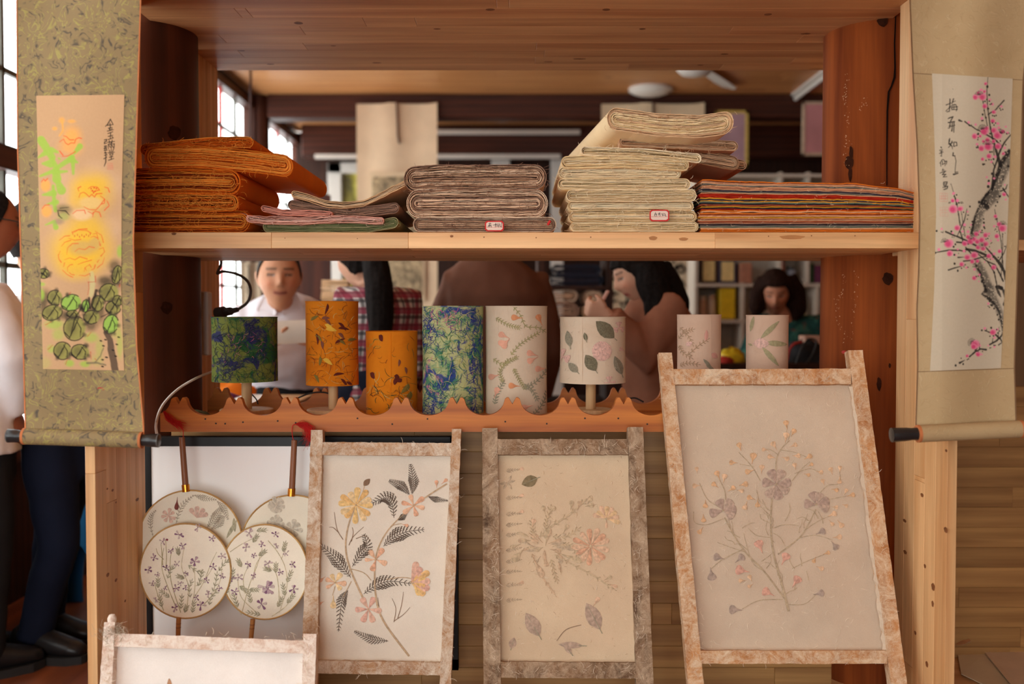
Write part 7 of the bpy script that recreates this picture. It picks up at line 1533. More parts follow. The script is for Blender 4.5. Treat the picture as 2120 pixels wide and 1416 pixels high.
jar('pinkish jar, left of the pair on the lower shelf', 1460, 612, 661, 17, JP, JW); jar('white jar, right of the pair on the lower shelf', 1479, 610, 661, 17, JW, JP); jar('white jar with a dark lid on the upper right shelf', 1644, 551, 586, 20, plain('jar_bluewhite', srgb(150,160,176), 0.5), CAPM); jar('slim red bottle on the upper right shelf', 1626, 535, 586, 8, REDW, REDW); jar('squat glass jar on the lower right shelf', 1666, 611, 661, 24, plain('jar_glass', srgb(196,180,140), 0.2), JW); jar('clear bottle with blue cap beside the yellow box', 1540, 610, 661, 9, JW, plain('blue_cap', srgb(40,90,160), 0.4))
# paper rack in the middle distance
rk = thing('paper_rack', (XAT(1195, 5.9), 5.9, 0), 'dark rack of stored paper behind the man in brown', 'rack')
for px in (1120, 1262): box('upright', XAT(px, 5.8)-0.02, XAT(px, 5.8)+0.02, 5.8, 6.2, 0, ZAT(500, 5.8), DARKW, rk)
RKZ = []
for py in (592, 662, 740, 830): box('shelf_board', XAT(1120, 5.8), XAT(1262, 5.8), 5.79, 6.2, ZAT(py, 5.8)-0.02, ZAT(py, 5.8), DARKW, rk)
NAVY = tones('navy_cloth', [(34,36,50), (26,28,40), (44,46,60)])
labs = ['navy cloth bundle on the top of the paper rack', 'second navy cloth bundle lying on the paper rack top', 'grey-brown paper bundle on the rack, upper left', 'pinkish paper bundle on the rack, upper left below', 'grey paper bundle on the rack, upper right', 'rust paper bundle on the rack, upper right below', 'brown paper bundle on the lower rack shelf at left', 'pale paper bundle on the lower rack shelf at right']
for k, (a, b, c, d, mt) in enumerate(((1135, 1250, 570, 592, NAVY), (1140, 1246, 548, 570, NAVY), (1134, 1200, 626, 662, T_MAUVE), (1136, 1198, 598, 626, T_BROWN), (1204, 1252, 630, 662, T_TAN), (1206, 1250, 600, 630, T_BROWN), (1132, 1196, 690, 740, T_BROWN), (1202, 1254, 696, 740, T_BEIGE))):
    bundle('stored_bundle', labs[k], a, b, c, d, mt, 5, Yf=5.82, L=0.3, seed=60+k, group='bundles on the paper rack', K=14)
# cabinet and paper pile beside the plaid shirt
cb = thing('cabinet', (XAT(650, 5.6), 5.6, 0), 'dark brown cabinet behind the men, carrying a paper pile', 'cabinet')
pxz = ZAT(628, 5.6)
box('body', XAT(600, 5.6), XAT(724, 5.6), 5.6, 6.0, 0, pxz, DARKW, cb, c=0.006); box('door', XAT(604, 5.6), XAT(660, 5.6), 5.585, 5.6, 0.08, pxz-0.03, BEAM['Z'], cb); box('door', XAT(663, 5.6), XAT(720, 5.6), 5.585, 5.6, 0.08, pxz-0.03, BEAM['Z'], cb)
box('rear_panel', XAT(606, 5.9), XAT(680, 5.9), 5.98, 6.0, pxz, ZAT(400, 5.9), BEAM['Z'], cb)
stack('paper_stack', 'pale pile of paper boards on the dark cabinet', 664, 720, 578, 628, T_BEIGE+T_WHITE[2:3], 7, seed=70, Yf=5.62, L=0.3)
# work table at the left with cloth and paper on it
TZ = ZAT(838, 3.75); wt = thing('work_table', (-1.08, 3.9, 0), 'work table by the windows holding white paper and coloured cloth', 'table')
box('table_top', -1.32, -0.84, 3.58, 4.22, TZ-0.035, TZ, PINE['X'], wt)
for (x, y) in ((-1.28, 3.62), (-0.88, 3.62), (-1.28, 4.18), (-0.88, 4.18)): box('leg', x-0.025, x+0.025, y-0.025, y+0.025, 0, TZ-0.035, PINE['Z'], wt)
def softheap(name, label, c, rx, ry, rz, mat, seed, cat):
    m = MB(); nu, nv = 22, 10
    for j in range(nv+1):
        th = math.pi/2*j/nv
        for i in range(nu):
            a = 2*math.pi*i/nu; k = 1+0.22*nz(math.cos(a)*2+seed, math.sin(a)*2, j*0.4); m.v.append(Vector((c[0]+rx*k*math.cos(a)*math.cos(th), c[1]+ry*k*math.sin(a)*math.cos(th), c[2]+rz*k*math.sin(th)+0.001)))
    for j in range(nv):
        for i in range(nu): i2 = (i+1) % nu; m.f.append((j*nu+i, j*nu+i2, (j+1)*nu+i2, (j+1)*nu+i))
    m.f.append(tuple(range(nu))[::-1]); o = autosmooth(m.build(name, mat), 80); tag(o, label, cat); return o
softheap('paper_pulp_sheet', 'crumpled white paper on the work table behind the green lamp', (XAT(520, 3.75), 3.75, TZ), 0.10, 0.16, 0.035, PAP4, 1, 'paper')
softheap('cloth', 'orange cloth heap on the work table', (XAT(470, 3.95), 3.98, TZ), 0.11, 0.1, 0.075, T_ORANGE[0], 2, 'cloth')
softheap('cloth', 'purple cloth heap on the work table edge', (XAT(452, 3.72), 3.70, TZ), 0.10, 0.09, 0.05, plain('purple_cloth', srgb(110,50,96), 0.9), 3, 'cloth')
o = softheap('moss_bundle', 'dull green plant bundle lying at the left end of the trough', (XAT(400, 2.66)+0.005, 2.62, ZTR), 0.05, 0.05, 0.022, plain('dry_moss', srgb(92,88,58), 0.95, var=0.4, scale=200), 4, 'plant')
# desk in front of the seated woman with black bag, cables, packets
dk = thing('desk', (XAT(1590, 5.0), 5.0, 0), 'desk of the seated woman, cluttered with packets and cables', 'desk')
DZ = ZAT(752, 4.8); box('desk_top', XAT(1440, 4.8), XAT(1760, 4.8), 4.75, 5.2, DZ-0.03, DZ, DARKW, dk)
for px in (1450, 1750): box('desk_side', XAT(px, 4.8)-0.015, XAT(px, 4.8)+0.015, 4.78, 5.18, 0, DZ-0.03, DARKW, dk)
YLP = plain('yellow_packet', srgb(206,180,40), 0.35, var=0.3, scale=20); m = softheap('packet', 'shiny yellow packet on the desk left of the seated woman', (XAT(1515, 4.9), 4.9, DZ), 0.07, 0.05, 0.07, YLP, 5, 'packet'); softheap('packet', 'small red packet lying on the desk', (XAT(1500, 4.83), 4.83, DZ), 0.05, 0.04, 0.03, REDW, 6, 'packet')
bg_ = softheap('black_bag', 'black bag on the desk under the cables at right', (XAT(1672, 4.9), 4.93, DZ), 0.12, 0.09, 0.11, plain('black_fabric', (0.012, 0.012, 0.014, 1), 0.8), 7, 'bag')
bxr = thing('adapter_box', P(1685, 712, 4.95), 'small beige adapter box on top of the black bag', 'box'); pxbox('case', 1666, 1702, 695, 713, 4.9, 0.10, plain('beige_plastic', srgb(190,150,130), 0.5), bxr); pxbox('socket', 1672, 1680, 700, 708, 4.897, 0.006, BLACK, bxr)
cord('red_cable', [(1630, 748), (1634, 725), (1645, 712), (1660, 708)], 0.006, REDW, 'red cable hanging from the adapter box', [4.84, 4.86])
cord('black_cable', [(1646, 760), (1660, 720), (1676, 702), (1690, 708), (1682, 735), (1664, 758)], 0.005, CORD, 'black cable looped over the bag', [4.80, 4.82, 4.80])
# loose papers in the bay on the right
zpb = ZB-0.03; NPAP = [paper('dim_paper_%d' % i, srgb(*c), blotch=srgb(214,180,156)) for i, c in enumerate(((236,224,190), (240,222,196), (220,200,170)))]
def lying(label, poly, dz, mat):
    pts = []
    for (px, py) in poly:
        r = RAY(px, py); t = (zpb+dz-CZ)/r.z; pts.append(Vector((0, 0, CZ))+r*t)
    m = MB(); top = [p+Vector((0, 0, 0.004*math.sin(i*2.1)+0.004)) for i, p in enumerate(pts)]; m.prism(None, top, [p-Vector((0, 0, 0.002)) for p in top]); o = m.build('loose_sheet', mat); tag(o, label, 'paper', 'loose papers in the right bay'); return o
lying('greenish loose sheet lowest in the right bay', [(1978, 1330), (2060, 1340), (2160, 1440), (2160, 1480), (1990, 1400)], 0.002, NPAP[0])
lying('pink-edged loose sheet on top in the right bay', [(2012, 1320), (2160, 1312), (2160, 1470), (2110, 1440)], 0.012, NPAP[1])
m = MB(); m.add([P(1976, 1334, 2.6), P(1990, 1326, 2.6), P(2008, 1322, 2.6), P(2010, 1328, 2.61), P(1996, 1334, 2.61)], [(0, 1, 2, 3, 4)]); v0 = [v.copy() for v in m.v]; m = MB(); m.prism(None, v0, [p+Vector((0, 0.004, -0.003)) for p in v0])
tag(m.build('foil_scrap', plain('silver_foil', (0.8, 0.8, 0.82, 1), 0.15, metal=1.0)), 'small shiny foil scrap beside the right panel', 'foil')
# blue plastic stool behind the legs at the left
bs = thing('plastic_stool', (XAT(178, 4.0), 4.0, 0), 'blue plastic stool behind the dark trousers at lower left', 'stool')
BLU = plain('blue_plastic', srgb(50,130,190), 0.4, var=0.05)
sx, sy, sz, hw, ft = XAT(178, 4.0), 4.0, 0.50, 0.13, 0.18
box('seat', sx-hw-0.01, sx+hw+0.01, sy-hw-0.01, sy+hw+0.01, sz-0.03, sz, BLU, bs, c=0.012)
def stool_side(ax, sg):
    n = 14; outer = [(-ft, 0), (-hw, sz-0.03), (hw, sz-0.03), (ft, 0), (ft-0.055, 0)]; arch = [( (ft-0.06)*math.cos(t)*0.85, 0.33*math.sin(t)) for t in np.linspace(0.0, math.pi, n)]
    pts = outer+arch+[(-ft+0.055, 0)]; fr_, bk = [], []
    for (u, z) in pts:
        o_ = lerp(ft, hw, z/(sz-0.03)); q = o_*sg; q2 = q-0.012*sg
        fr_.append((sx+u, sy+q, z) if ax == 'y' else (sx+q, sy+u, z)); bk.append((sx+u, sy+q2, z) if ax == 'y' else (sx+q2, sy+u, z))
    m = MB(); m.prism(None, fr_, bk); m.build('leg_panel', BLU, bs)
for ax in 'xy':
    for sg in (1, -1): stool_side(ax, sg)
# ================================================================== PEOPLE
SKIN_T = vcol('skin', 0.55, scale=60)
def remesh_obj(name, mb, voxel, mat, parent, smooth=4, disp=None):
    """closed lofts -> one continuous surface"""
    me = bpy.data.meshes.new(name); me.from_pydata([tuple(v) for v in mb.v], [], mb.f); me.update()
    tmp = bpy.data.objects.new('tmp', me); COL.objects.link(tmp)
    r = tmp.modifiers.new('r', 'REMESH'); r.mode = 'VOXEL'; r.voxel_size = voxel; r.adaptivity = 0.0
    if smooth: s = tmp.modifiers.new('s', 'SMOOTH'); s.factor = 0.5; s.iterations = smooth
    dg = bpy.context.evaluated_depsgraph_get(); ev = tmp.evaluated_get(dg); m2 = bpy.data.meshes.new_from_object(ev)
    bpy.data.objects.remove(tmp, do_unlink=True); m2.name = name
    if disp:
        co = np.zeros(len(m2.vertices)*3, np.float32); no = np.zeros(len(m2.vertices)*3, np.float32); m2.vertices.foreach_get('co', co); m2.vertices.foreach_get('normal', no); co = co.reshape(-1, 3); no = no.reshape(-1, 3)
        k = np.array([disp(Vector(c)) for c in co], np.float32); co += no*k[:, None]; m2.vertices.foreach_set('co', co.ravel()); m2.update()
    org = rootloc(parent)
    m2.transform(Matrix.Translation(-org)); m2.materials.clear(); m2.materials.append(mat)
    m2.polygons.foreach_set('use_smooth', [True]*len(m2.polygons))
    o = bpy.data.objects.new(name, m2); link(o, parent); return o
def loft(mb, secs, n=20):
    """secs: [(centre, side vector half-width, front vector half-depth)] elliptical sections, closed"""
    n0 = len(mb.v)
    for c, a, b in secs:
        for k in range(n):
            t = 2*math.pi*k/n; mb.v.append(Vector(c)+Vector(a)*math.cos(t)+Vector(b)*math.sin(t))
    for i in range(len(secs)-1):
        for k in range(n):
            k2 = (k+1) % n; mb.f.append((n0+i*n+k, n0+i*n+k2, n0+(i+1)*n+k2, n0+(i+1)*n+k))
    mb.f.append(tuple(n0+k for k in range(n))[::-1]); mb.f.append(tuple(n0+(len(secs)-1)*n+k for k in range(n)))
def head_mesh(mb, M, wide=1.0, female=False, smile=False):
    """a head about 0.23 m tall in its own frame: x right, y forward (face), z up, origin at the centre"""
    nu, nv = 56, 44; n0 = len(mb.v)
    g = lambda x, s: math.exp(-(x/s)**2)
    for j in range(nv+1):
        ph = math.pi*j/nv; zz = math.cos(ph)
        for i in range(nu):
            th = 2*math.pi*i/nu; sx, sy = math.sin(ph)*math.sin(th), math.sin(ph)*math.cos(th)
            x, y, z = 0.076*wide*sx, 0.094*sy, 0.118*zz
            low = max(0.0, -zz)
            x *= 1-0.30*low**1.3; y *= (1-0.12*low) if sy > 0 else (1-0.34*low**1.2)
            if sy > 0:
                fz, fx = z, x
                y += 0.010*low*g(fx, 0.03)                                   # chin
                y += 0.024*g(fx, 0.0115+0.004*max(0, -fz*20))*g(fz+0.018, 0.017) + 0.010*g(fx, 0.009)*g(fz-0.008, 0.02)   # nose
                y += 0.005*g(fx, 0.019)*g(fz+0.055, 0.010)                   # lips
                y -= 0.009*(g(fx-0.031, 0.017)+g(fx+0.031, 0.017))*g(fz-0.010, 0.012)   # eye sockets
                y += 0.005*(g(fx-0.03, 0.022)+g(fx+0.03, 0.022))*g(fz-0.032, 0.010)     # brows
                y += 0.006*(g(fx-0.042, 0.02)+g(fx+0.042, 0.02))*g(fz+0.022, 0.022)*(1.5 if smile else 1)     # cheeks
            mb.v.append(M @ Vector((x, y, z)))
    for j in range(nv):
        for i in range(nu): i2 = (i+1) % nu; mb.f.append((n0+j*nu+i, n0+(j+1)*nu+i, n0+(j+1)*nu+i2, n0+j*nu+i2))
    for sg in (1, -1):                                                        # ears
        loft(mb, [(M @ Vector((sg*0.070*wide, -0.012, -0.035)), M.to_3x3() @ Vector((0.006, 0, 0)), M.to_3x3() @ Vector((0, 0.008, 0))), (M @ Vector((sg*0.079*wide, -0.016, -0.005)), M.to_3x3() @ Vector((0.008, 0, 0)), M.to_3x3() @ Vector((0, 0.018, 0))), (M @ Vector((sg*0.080*wide, -0.020, 0.022)), M.to_3x3() @ Vector((0.007, 0, 0)), M.to_3x3() @ Vector((0, 0.014, 0)))], 10)
def face_paint(o, M, tone, lips, brow=(0.03, 0.02, 0.015), smile=False, stubble=0.0):
    org = rootloc(o); Mi = M.inverted(); me = o.data; n = len(me.vertices); co = np.zeros(n*3, np.float32); me.vertices.foreach_get('co', co)
    co = co.reshape(-1, 3)+np.array(org)[None, :]; R3 = np.array(Mi.to_3x3()); T3_ = np.array(Mi.translation); L = co @ R3.T+T3_
    x, y, z = L[:, 0], L[:, 1], L[:, 2]; C = np.ones((n, 4), np.float32); C[:, :3] = tone
    near = (np.abs(x) < 0.09) & (np.abs(z) < 0.13) & (y > 0.03)
    def lay(mask, col, k=1.0):
        k_ = (mask*near*k)[:, None]; C[:, :3] = C[:, :3]*(1-k_)+np.array(col)*k_
    G = lambda v, s: np.exp(-(v/s)**2)
    lay(np.maximum(G(x-0.042, 0.02), G(x+0.042, 0.02))*G(z+0.022, 0.02), (tone[0]*1.12, tone[1]*0.78, tone[2]*0.72), 0.5)
    mz = -0.056+(0.45*np.abs(x)*np.abs(x)*14 if smile else 0)
    lay((np.abs(x) < 0.025).astype(float)*G(z-mz, 0.0075), lips, 0.9); lay((np.abs(x) < 0.024).astype(float)*G(z-mz, 0.0022), (0.05, 0.02, 0.02), 0.8)
    for sg in (1, -1):
        ex = x-sg*0.031; lay((np.abs(ex) < 0.0145)*G(z-0.010, 0.0046), (0.03, 0.022, 0.02), 0.95); lay((np.abs(ex) < 0.012)*G(z-0.0085, 0.0022)*(np.abs(ex) > 0.006), (0.6, 0.56, 0.52), 0.7)
        lay((np.abs(ex) < 0.019)*G(z-0.0325-0.06*(0.012-np.abs(ex)*0.5), 0.0042), brow, 0.85)
        lay(G(x-sg*0.007, 0.004)*G(z+0.031, 0.0035), (tone[0]*0.35, tone[1]*0.25, tone[2]*0.2), 0.8)
    at = me.color_attributes.new('Col', 'FLOAT_COLOR', 'POINT'); at.data.foreach_set('color', C.ravel())
def hair_cap(parent, M, mat, wide=1.0, front=0.045, back=-0.06, thick=0.012, part=0.0, long=None, name='hair'):
    """hair shell from hairline to nape; long = world points for hanging strands [(pts, radii)]"""
    mb = MB(); nu, nv = 48, 22; 
    for sh in (thick, -0.004):
        for j in range(nv+1):
            for i in range(nu):
                th = 2*math.pi*i/nu; cs = math.cos(th)          # cs = 1 at the face
                zlim = lerp(back, front, max(0.0, min(1.0, (cs+0.15)/0.9))**0.8)
                phm = math.acos(max(-1, min(1, zlim/0.118))); ph = phm*j/nv
                sx, sy, zz = math.sin(ph)*math.sin(th), math.sin(ph)*math.cos(th), math.cos(ph); low = max(0.0, -zz)
                q = sh*(1.0+0.25*nz(th*5, ph*2, 3)); x = (0.076*wide+q)*sx*(1-0.2*low); y = (0.094+q)*sy*(1-0.2*low); z = (0.118+q)*zz
                mb.v.append(M @ Vector((x, y, z)))
    N = (nv+1)*nu
    for j in range(nv):
        for i in range(nu):
            i2 = (i+1) % nu; mb.f += [(j*nu+i, (j+1)*nu+i, (j+1)*nu+i2, j*nu+i2), (N+j*nu+i2, N+(j+1)*nu+i2, N+(j+1)*nu+i, N+j*nu+i)]
    for i in range(nu): i2 = (i+1) % nu; mb.f.append((nv*nu+i, N+nv*nu+i, N+nv*nu+i2, nv*nu+i2))
    if not long: return autosmooth(mb.build(name, mat, parent), 70)
    for pts, rad in long: mb.tube(curve3(pts, 16), list(np.interp(np.linspace(0, 1, 17), np.linspace(0, 1, len(rad)), rad)), 16)
    return remesh_obj(name, mb, 0.007, mat, parent, 4, lambda c: 0.004*nz(c.x*70, c.y*70, c.z*6))
def hand(mb, w, d, palm_n, curl=0.5, side=1, size=1.0):
    """palm and five bent fingers from wrist w along d; palm faces palm_n; thumb on 'side'"""
    d = Vector(d).normalized(); pn = Vector(palm_n); pn = (pn-d*pn.dot(d)).normalized(); s_ = d.cross(pn)*side
    loft(mb, [(w, s_*0.026*size, pn*0.019*size), (w+d*0.03*size, s_*0.034*size, pn*0.016*size), (w+d*0.07*size, s_*0.040*size, pn*0.014*size), (w+d*0.088*size, s_*0.039*size, pn*0.012*size)], 12)
    for k, (o, L) in enumerate(((0.029, 0.070), (0.010, 0.080), (-0.010, 0.075), (-0.029, 0.058))):
        p = w+d*0.078*size+s_*o*size; pts = [p]; a = 0.15; seg = [0.45, 0.33, 0.26]
        for q in seg: a += curl*0.7; p = p+(d*math.cos(a)+pn*math.sin(a))*L*q*size; pts.append(p)
        mb.tube(pts, [0.0095*size, 0.009*size, 0.0082*size, 0.007*size], 8)
    p = w+d*0.025*size+s_*0.03*size; mb.tube([p, p+(s_*0.6+d*0.75)*0.035*size+pn*0.006, p+(s_*0.45+d*0.9)*0.062*size+pn*0.02*curl], [0.012*size, 0.0105*size, 0.008*size], 8)
def curve3(pts, n):
    pts = [Vector(p) for p in pts]; out = []
    for k in range(n+1):
        t = k/n*(len(pts)-1); i = min(int(t), len(pts)-2); out.append(pts[i].lerp(pts[i+1], t-i))
    return out
class Person:
    """pose given by world joints; facing = horizontal unit vector of the chest"""
    def __init__(s, label, hip, chest, neck, headc, facing, look, tone, sw=0.19, cd=0.115, female=False, loc=None, hs=1.0):
        V3 = Vector; s.f = V3(facing).normalized(); s.r = s.f.cross(V3((0, 0, 1))).normalized(); s.hip, s.chest, s.neck, s.headc = V3(hip), V3(chest), V3(neck), V3(headc)
        s.tone = tone; s.sw, s.cd, s.female = sw, cd, female; s.root = thing('person', (s.hip.x, s.hip.y, 0), label, 'person')
        lk = V3(look).normalized(); rx = lk.cross(V3((0, 0, 1))).normalized(); uz = rx.cross(lk); s.M = Matrix(((rx.x, lk.x, uz.x, s.headc.x), (rx.y, lk.y, uz.y, s.headc.y), (rx.z, lk.z, uz.z, s.headc.z), (0, 0, 0, 1))) @ Matrix.Scale(hs, 4)
        up = (s.neck-s.hip).normalized(); s.up = up; s.fn = s.r.cross(up)*-1; s.fn = up.cross(s.r)*-1 if up.cross(s.r).dot(s.f) < 0 else up.cross(s.r)
        s.shl, s.shr = s.chest-s.r*(sw-0.055)+up*0.045, s.chest+s.r*(sw-0.055)+up*0.045
        s.arms = {}; s.legs = []
    def arm(s, side, elbow, wrist, hdir=None, palm=None, curl=0.5): s.arms[side] = (s.shl if side == 'l' else s.shr, Vector(elbow), Vector(wrist), hdir, palm, curl)
    def leg(s, knee, ankle, toe, off): s.legs.append((s.hip+s.r*off, Vector(knee), Vector(ankle), Vector(toe)))
    def stand(s, spread=0.09):
        fx = s.f
        for sg in (-1, 1):
            a = s.hip+s.r*sg*spread; s.leg((a.x+fx.x*0.02, a.y+fx.y*0.02, s.hip.z*0.52), (a.x, a.y, 0.09), (a.x+fx.x*0.16, a.y+fx.y*0.16, 0.035), sg*0.085)
    def torso(s, mb, grow, flare=0.0, bottom=0.0, topcut=1.0):
        r, fn, up = s.r, s.fn, s.up; g = grow; W_, D_ = s.sw, s.cd; T = s.neck-s.hip
        prof = [(-0.10-bottom, 0.78+flare, 0.98+flare), (0.0, 0.80+flare*0.7, 0.98), (0.2, 0.74 if s.female else 0.80, 0.88), (0.45, 0.82, 0.98), (0.66, 0.95, 1.04), (0.79, 0.90, 0.94), (0.89, 0.62, 0.74), (0.97, 0.38, 0.56), (1.02, 0.30, 0.50)]
        secs = []
        for t, w, d in prof:
            if t > topcut: break
            c = s.hip+T*t if t <= 0.45 else s.hip+T*t+(s.chest-(s.hip+T*0.66))*max(0, 1-abs(t-0.66)/0.34)
            secs.append((c, r*(W_*w+g), fn*(D_*w*0+D_*d+g)))
        loft(mb, secs, 24)
    def sleeve(s, mb, side, grow, upto=2.0, n=6):
        sh, el, wr = s.arms[side][:3]; inn = sh+(s.chest-sh)*0.45
        pts = [inn, sh, sh+(el-sh)*0.5, el, el+(wr-el)*0.5, wr]; rad = [0.058, 0.052, 0.046, 0.040, 0.035, 0.028]
        k = 6 if upto >= 2 else 4 if upto >= 1 else 3
        mb.tube(pts[:k], [x+grow for x in rad[:k]], 14)
    def body(s, lips, smile=False, voxel=0.0075, wide=1.0, hairbrow=(0.03, 0.02, 0.015)):
        mb = MB(); s.torso(mb, -0.022)
        hd = s.M.to_3x3(); base = s.M @ Vector((0, -0.022, -0.075)); mid = (s.neck+base)/2
        mb.tube([s.neck-s.up*0.05, s.neck, mid, base], [0.062, 0.054, 0.050, 0.054], 16)
        head_mesh(mb, s.M, wide, s.female, smile)
        for k, a in s.arms.items():
            s.sleeve(mb, k, -0.008)
            if a[3] is not None: hand(mb, a[2], a[3], a[4], a[5], 1 if k == 'r' else -1, 0.95 if s.female else 1.0)
        for (h, kn, an, to) in s.legs: mb.tube([h+Vector((0, 0, 0.05)), h, kn+(h-kn)*0.5, kn, kn+(an-kn)*0.45, an, Vector((an.x, an.y, 0.05))], [0.085, 0.085, 0.075, 0.056, 0.052, 0.036, 0.04], 14)
        o = remesh_obj('body', mb, voxel, SKIN_T, s.root, 3); face_paint(o, s.M, s.tone, lips, hairbrow, smile); return o
    def top(s, mat, grow=0.012, sleeve=2.0, name='shirt', bottom=0.0, flare=0.0, voxel=0.012, fold=0.006):
        mb = MB(); s.torso(mb, grow, flare, bottom, 1.0)
        for k in s.arms: s.sleeve(mb, k, grow+0.006, sleeve)
        sd = R(0, 50); return remesh_obj(name, mb, voxel, mat, s.root, 5, lambda c: fold*(nz(c.x*9, c.y*9, c.z*5+sd)+0.6*nz(c.x*22, c.y*22, c.z*9+sd)))
    def trousers(s, mat, name='trousers', grow=0.016):
        mb = MB(); secs = []
        for t, w, d in ((-0.14, 0.74, 1.0), (-0.02, 0.80, 1.02), (0.10, 0.76, 0.94)): secs.append((s.hip+Vector((0, 0, t)), s.r*(s.sw*w+grow), s.f*(s.cd*d+grow)))
        loft(mb, secs, 20)
        for (h, kn, an, to) in s.legs: mb.tube([h+Vector((0, 0, 0.04)), h-Vector((0, 0, 0.08)), kn+(h-kn)*0.5, kn, kn+(an-kn)*0.5, an-Vector((0, 0, 0.02))], [0.088+grow*0.5, 0.09+grow*0.6, 0.082+grow, 0.066+grow, 0.060+grow, 0.056+grow], 14)
        return remesh_obj(name, mb, 0.014, mat, s.root, 4, lambda c: 0.006*nz(c.x*8, c.y*8, c.z*14))
    def shoes(s, mat, sole):
        for (h, kn, an, to) in s.legs:
            d = (to-an); d.z = 0; d.normalize(); sd = d.cross(Vector((0, 0, 1))); mb = MB(); secs = []
            for t, w, hh in ((-0.075, 0.030, 0.045), (-0.03, 0.042, 0.055), (0.04, 0.046, 0.048), (0.11, 0.05, 0.036), (0.16, 0.046, 0.028), (0.195, 0.026, 0.020)): secs.append((Vector((an.x, an.y, 0.022+hh))+d*t, sd*w, Vector((0, 0, 1))*hh))
            loft(mb, secs, 16); mb.tube([Vector((an.x, an.y, 0.07)), Vector((an.x, an.y, 0.13))], [0.05, 0.052], 14)
            sh = remesh_obj('shoe', mb, 0.009, mat, s.root, 3)
            m = MB(); out = [Vector((an.x, an.y, 0.0))+d*t+sd*w for t, w in ((-0.08, 0.0), (-0.07, 0.03), (0.0, 0.045), (0.08, 0.05), (0.15, 0.048), (0.195, 0.02), (0.2, 0.0), (0.195, -0.02), (0.15, -0.048), (0.08, -0.05), (0.0, -0.045), (-0.07, -0.03))]
            m.prism(None, [p+Vector((0, 0, 0.028)) for p in out], out); m.build('sole', sole, sh)
def fabric(name, col, var=0.12, rough=0.9):
    t = NT(name); v = t.coords(); n = t.noise(v, 9, 3, 0.6); n2 = t.noise(v, 320, 2)
    lo = tuple(c*(1-var) for c in col[:3])+(1,); hi = tuple(min(1, c*(1+var)) for c in col[:3])+(1,)
    return t.bsdf(t.ramp(n.outputs['Fac'], [(0.3, lo), (0.7, hi)]), rough, n2.outputs['Fac'], 0.15, 0.001, 0, 0.15)
def plaid(name):
    t = NT(name); tc = t.n('ShaderNodeTexCoord'); sp = t.n('ShaderNodeSeparateXYZ'); t.l(tc.outputs['Object'], sp.inputs[0])
    def stripes(s_, per, w, ph=0.0): return t.math('LESS_THAN', t.math('FRACT', t.math('ADD', t.math('MULTIPLY', s_, 1.0/per), ph)), w)
    x = t.math('ADD', sp.outputs[0], t.math('MULTIPLY', sp.outputs[1], 0.8)); z = sp.outputs[2]; c = srgb(206,196,190)
    for s_ in (x, z):
        c = t.mix(t.math('MULTIPLY', stripes(s_, 0.064, 0.42), 0.85), c, srgb(138,30,58)); c = t.mix(t.math('MULTIPLY', stripes(s_, 0.064, 0.22, 0.3), 0.75), c, srgb(34,28,34)); c = t.mix(t.math('MULTIPLY', stripes(s_, 0.064, 0.05, 0.72), 0.8), c, srgb(50,46,50))
    return t.bsdf(c, 0.9)
HAIRB = plain('black_hair', (0.012, 0.009, 0.008, 1), 0.8, spec=0.08, var=0.4, scale=90); HAIRG = plain('grey_black_hair', srgb(58,54,52), 0.8, spec=0.1, var=0.4, scale=120)
TONE1, TONE2, TONE3 = lin(206,150,116), lin(214,164,136), lin(176,112,82)
LEATH = plain('black_leather', (0.014, 0.012, 0.012, 1), 0.35); SOLE = plain('dark_sole', (0.02, 0.018, 0.017, 1), 0.7)
def HP(px, py, Y): return P(px, py, Y)
# ---------- 1 smiling man in a white polo shirt, leaning over the table
p = Person('smiling grey-haired man in a white polo shirt holding a sheet of paper', HP(598, 782, 4.62), HP(590, 675, 4.38), HP(582, 622, 4.26), HP(578, 574, 4.14), (0.05, -1, 0), (0.28, -1, -0.06), TONE1, 0.225, 0.12, hs=1.12)
p.arm('l', HP(712, 735, 4.40), HP(650, 712, 4.16), (-0.8, -0.4, 0.2), (0, 0, 1), 0.6); p.arm('r', HP(478, 735, 4.35), HP(545, 712, 4.08), (0.8, -0.3, 0.1), (0, 0, 1), 0.6); p.stand()
p.body(lin(176,96,84), True); SH1 = fabric('white_polo_cloth', srgb(224,220,226), 0.06)
p.top(SH1, 0.016, 1.0, 'polo_shirt', 0.0, 0.08); p.trousers(fabric('black_trousers', (0.014, 0.013, 0.014, 1))); p.shoes(LEATH, SOLE)
hair_cap(p.root, p.M, HAIRG, 1.0, 0.088, -0.04, 0.006)
for sg in (-1, 1):                                     # collar wings
    c = p.neck+p.fn*0.055+p.r*sg*0.035; m = MB(); q = [p.neck+p.r*sg*0.062+p.up*0.035-p.fn*0.02, p.neck+p.r*sg*0.012+p.fn*0.072-p.up*0.005, p.neck+p.r*sg*0.055+p.fn*0.088-p.up*0.06, p.neck+p.r*sg*0.10+p.fn*0.04-p.up*0.015]
    m.prism(None, q, [x-p.fn*0.006-p.r*sg*0.003 for x in q]); m.build('collar', SH1, p.root)
m = MB(); secs = [(p.hip+Vector((0, 0, t)), p.r*(p.sw*0.78+0.026), p.f*(p.cd*0.98+0.026)) for t in (0.055, 0.09)]; loft(m, secs, 24); autosmooth(m.build('belt', LEATH, p.root))
a_, b_ = HP(534, 690, 4.02), HP(668, 682, 4.10); m = MB(); V_ = []
for k in range(13):
    t = k/12; c = a_.lerp(b_, t); m.v += [c+Vector((0, 0.0, 0.045)), c+Vector((0, -0.05, -0.012)), c+Vector((0, -0.03, -0.05)), c+Vector((0, 0.05, -0.03)), c+Vector((0, 0.04, 0.03))]
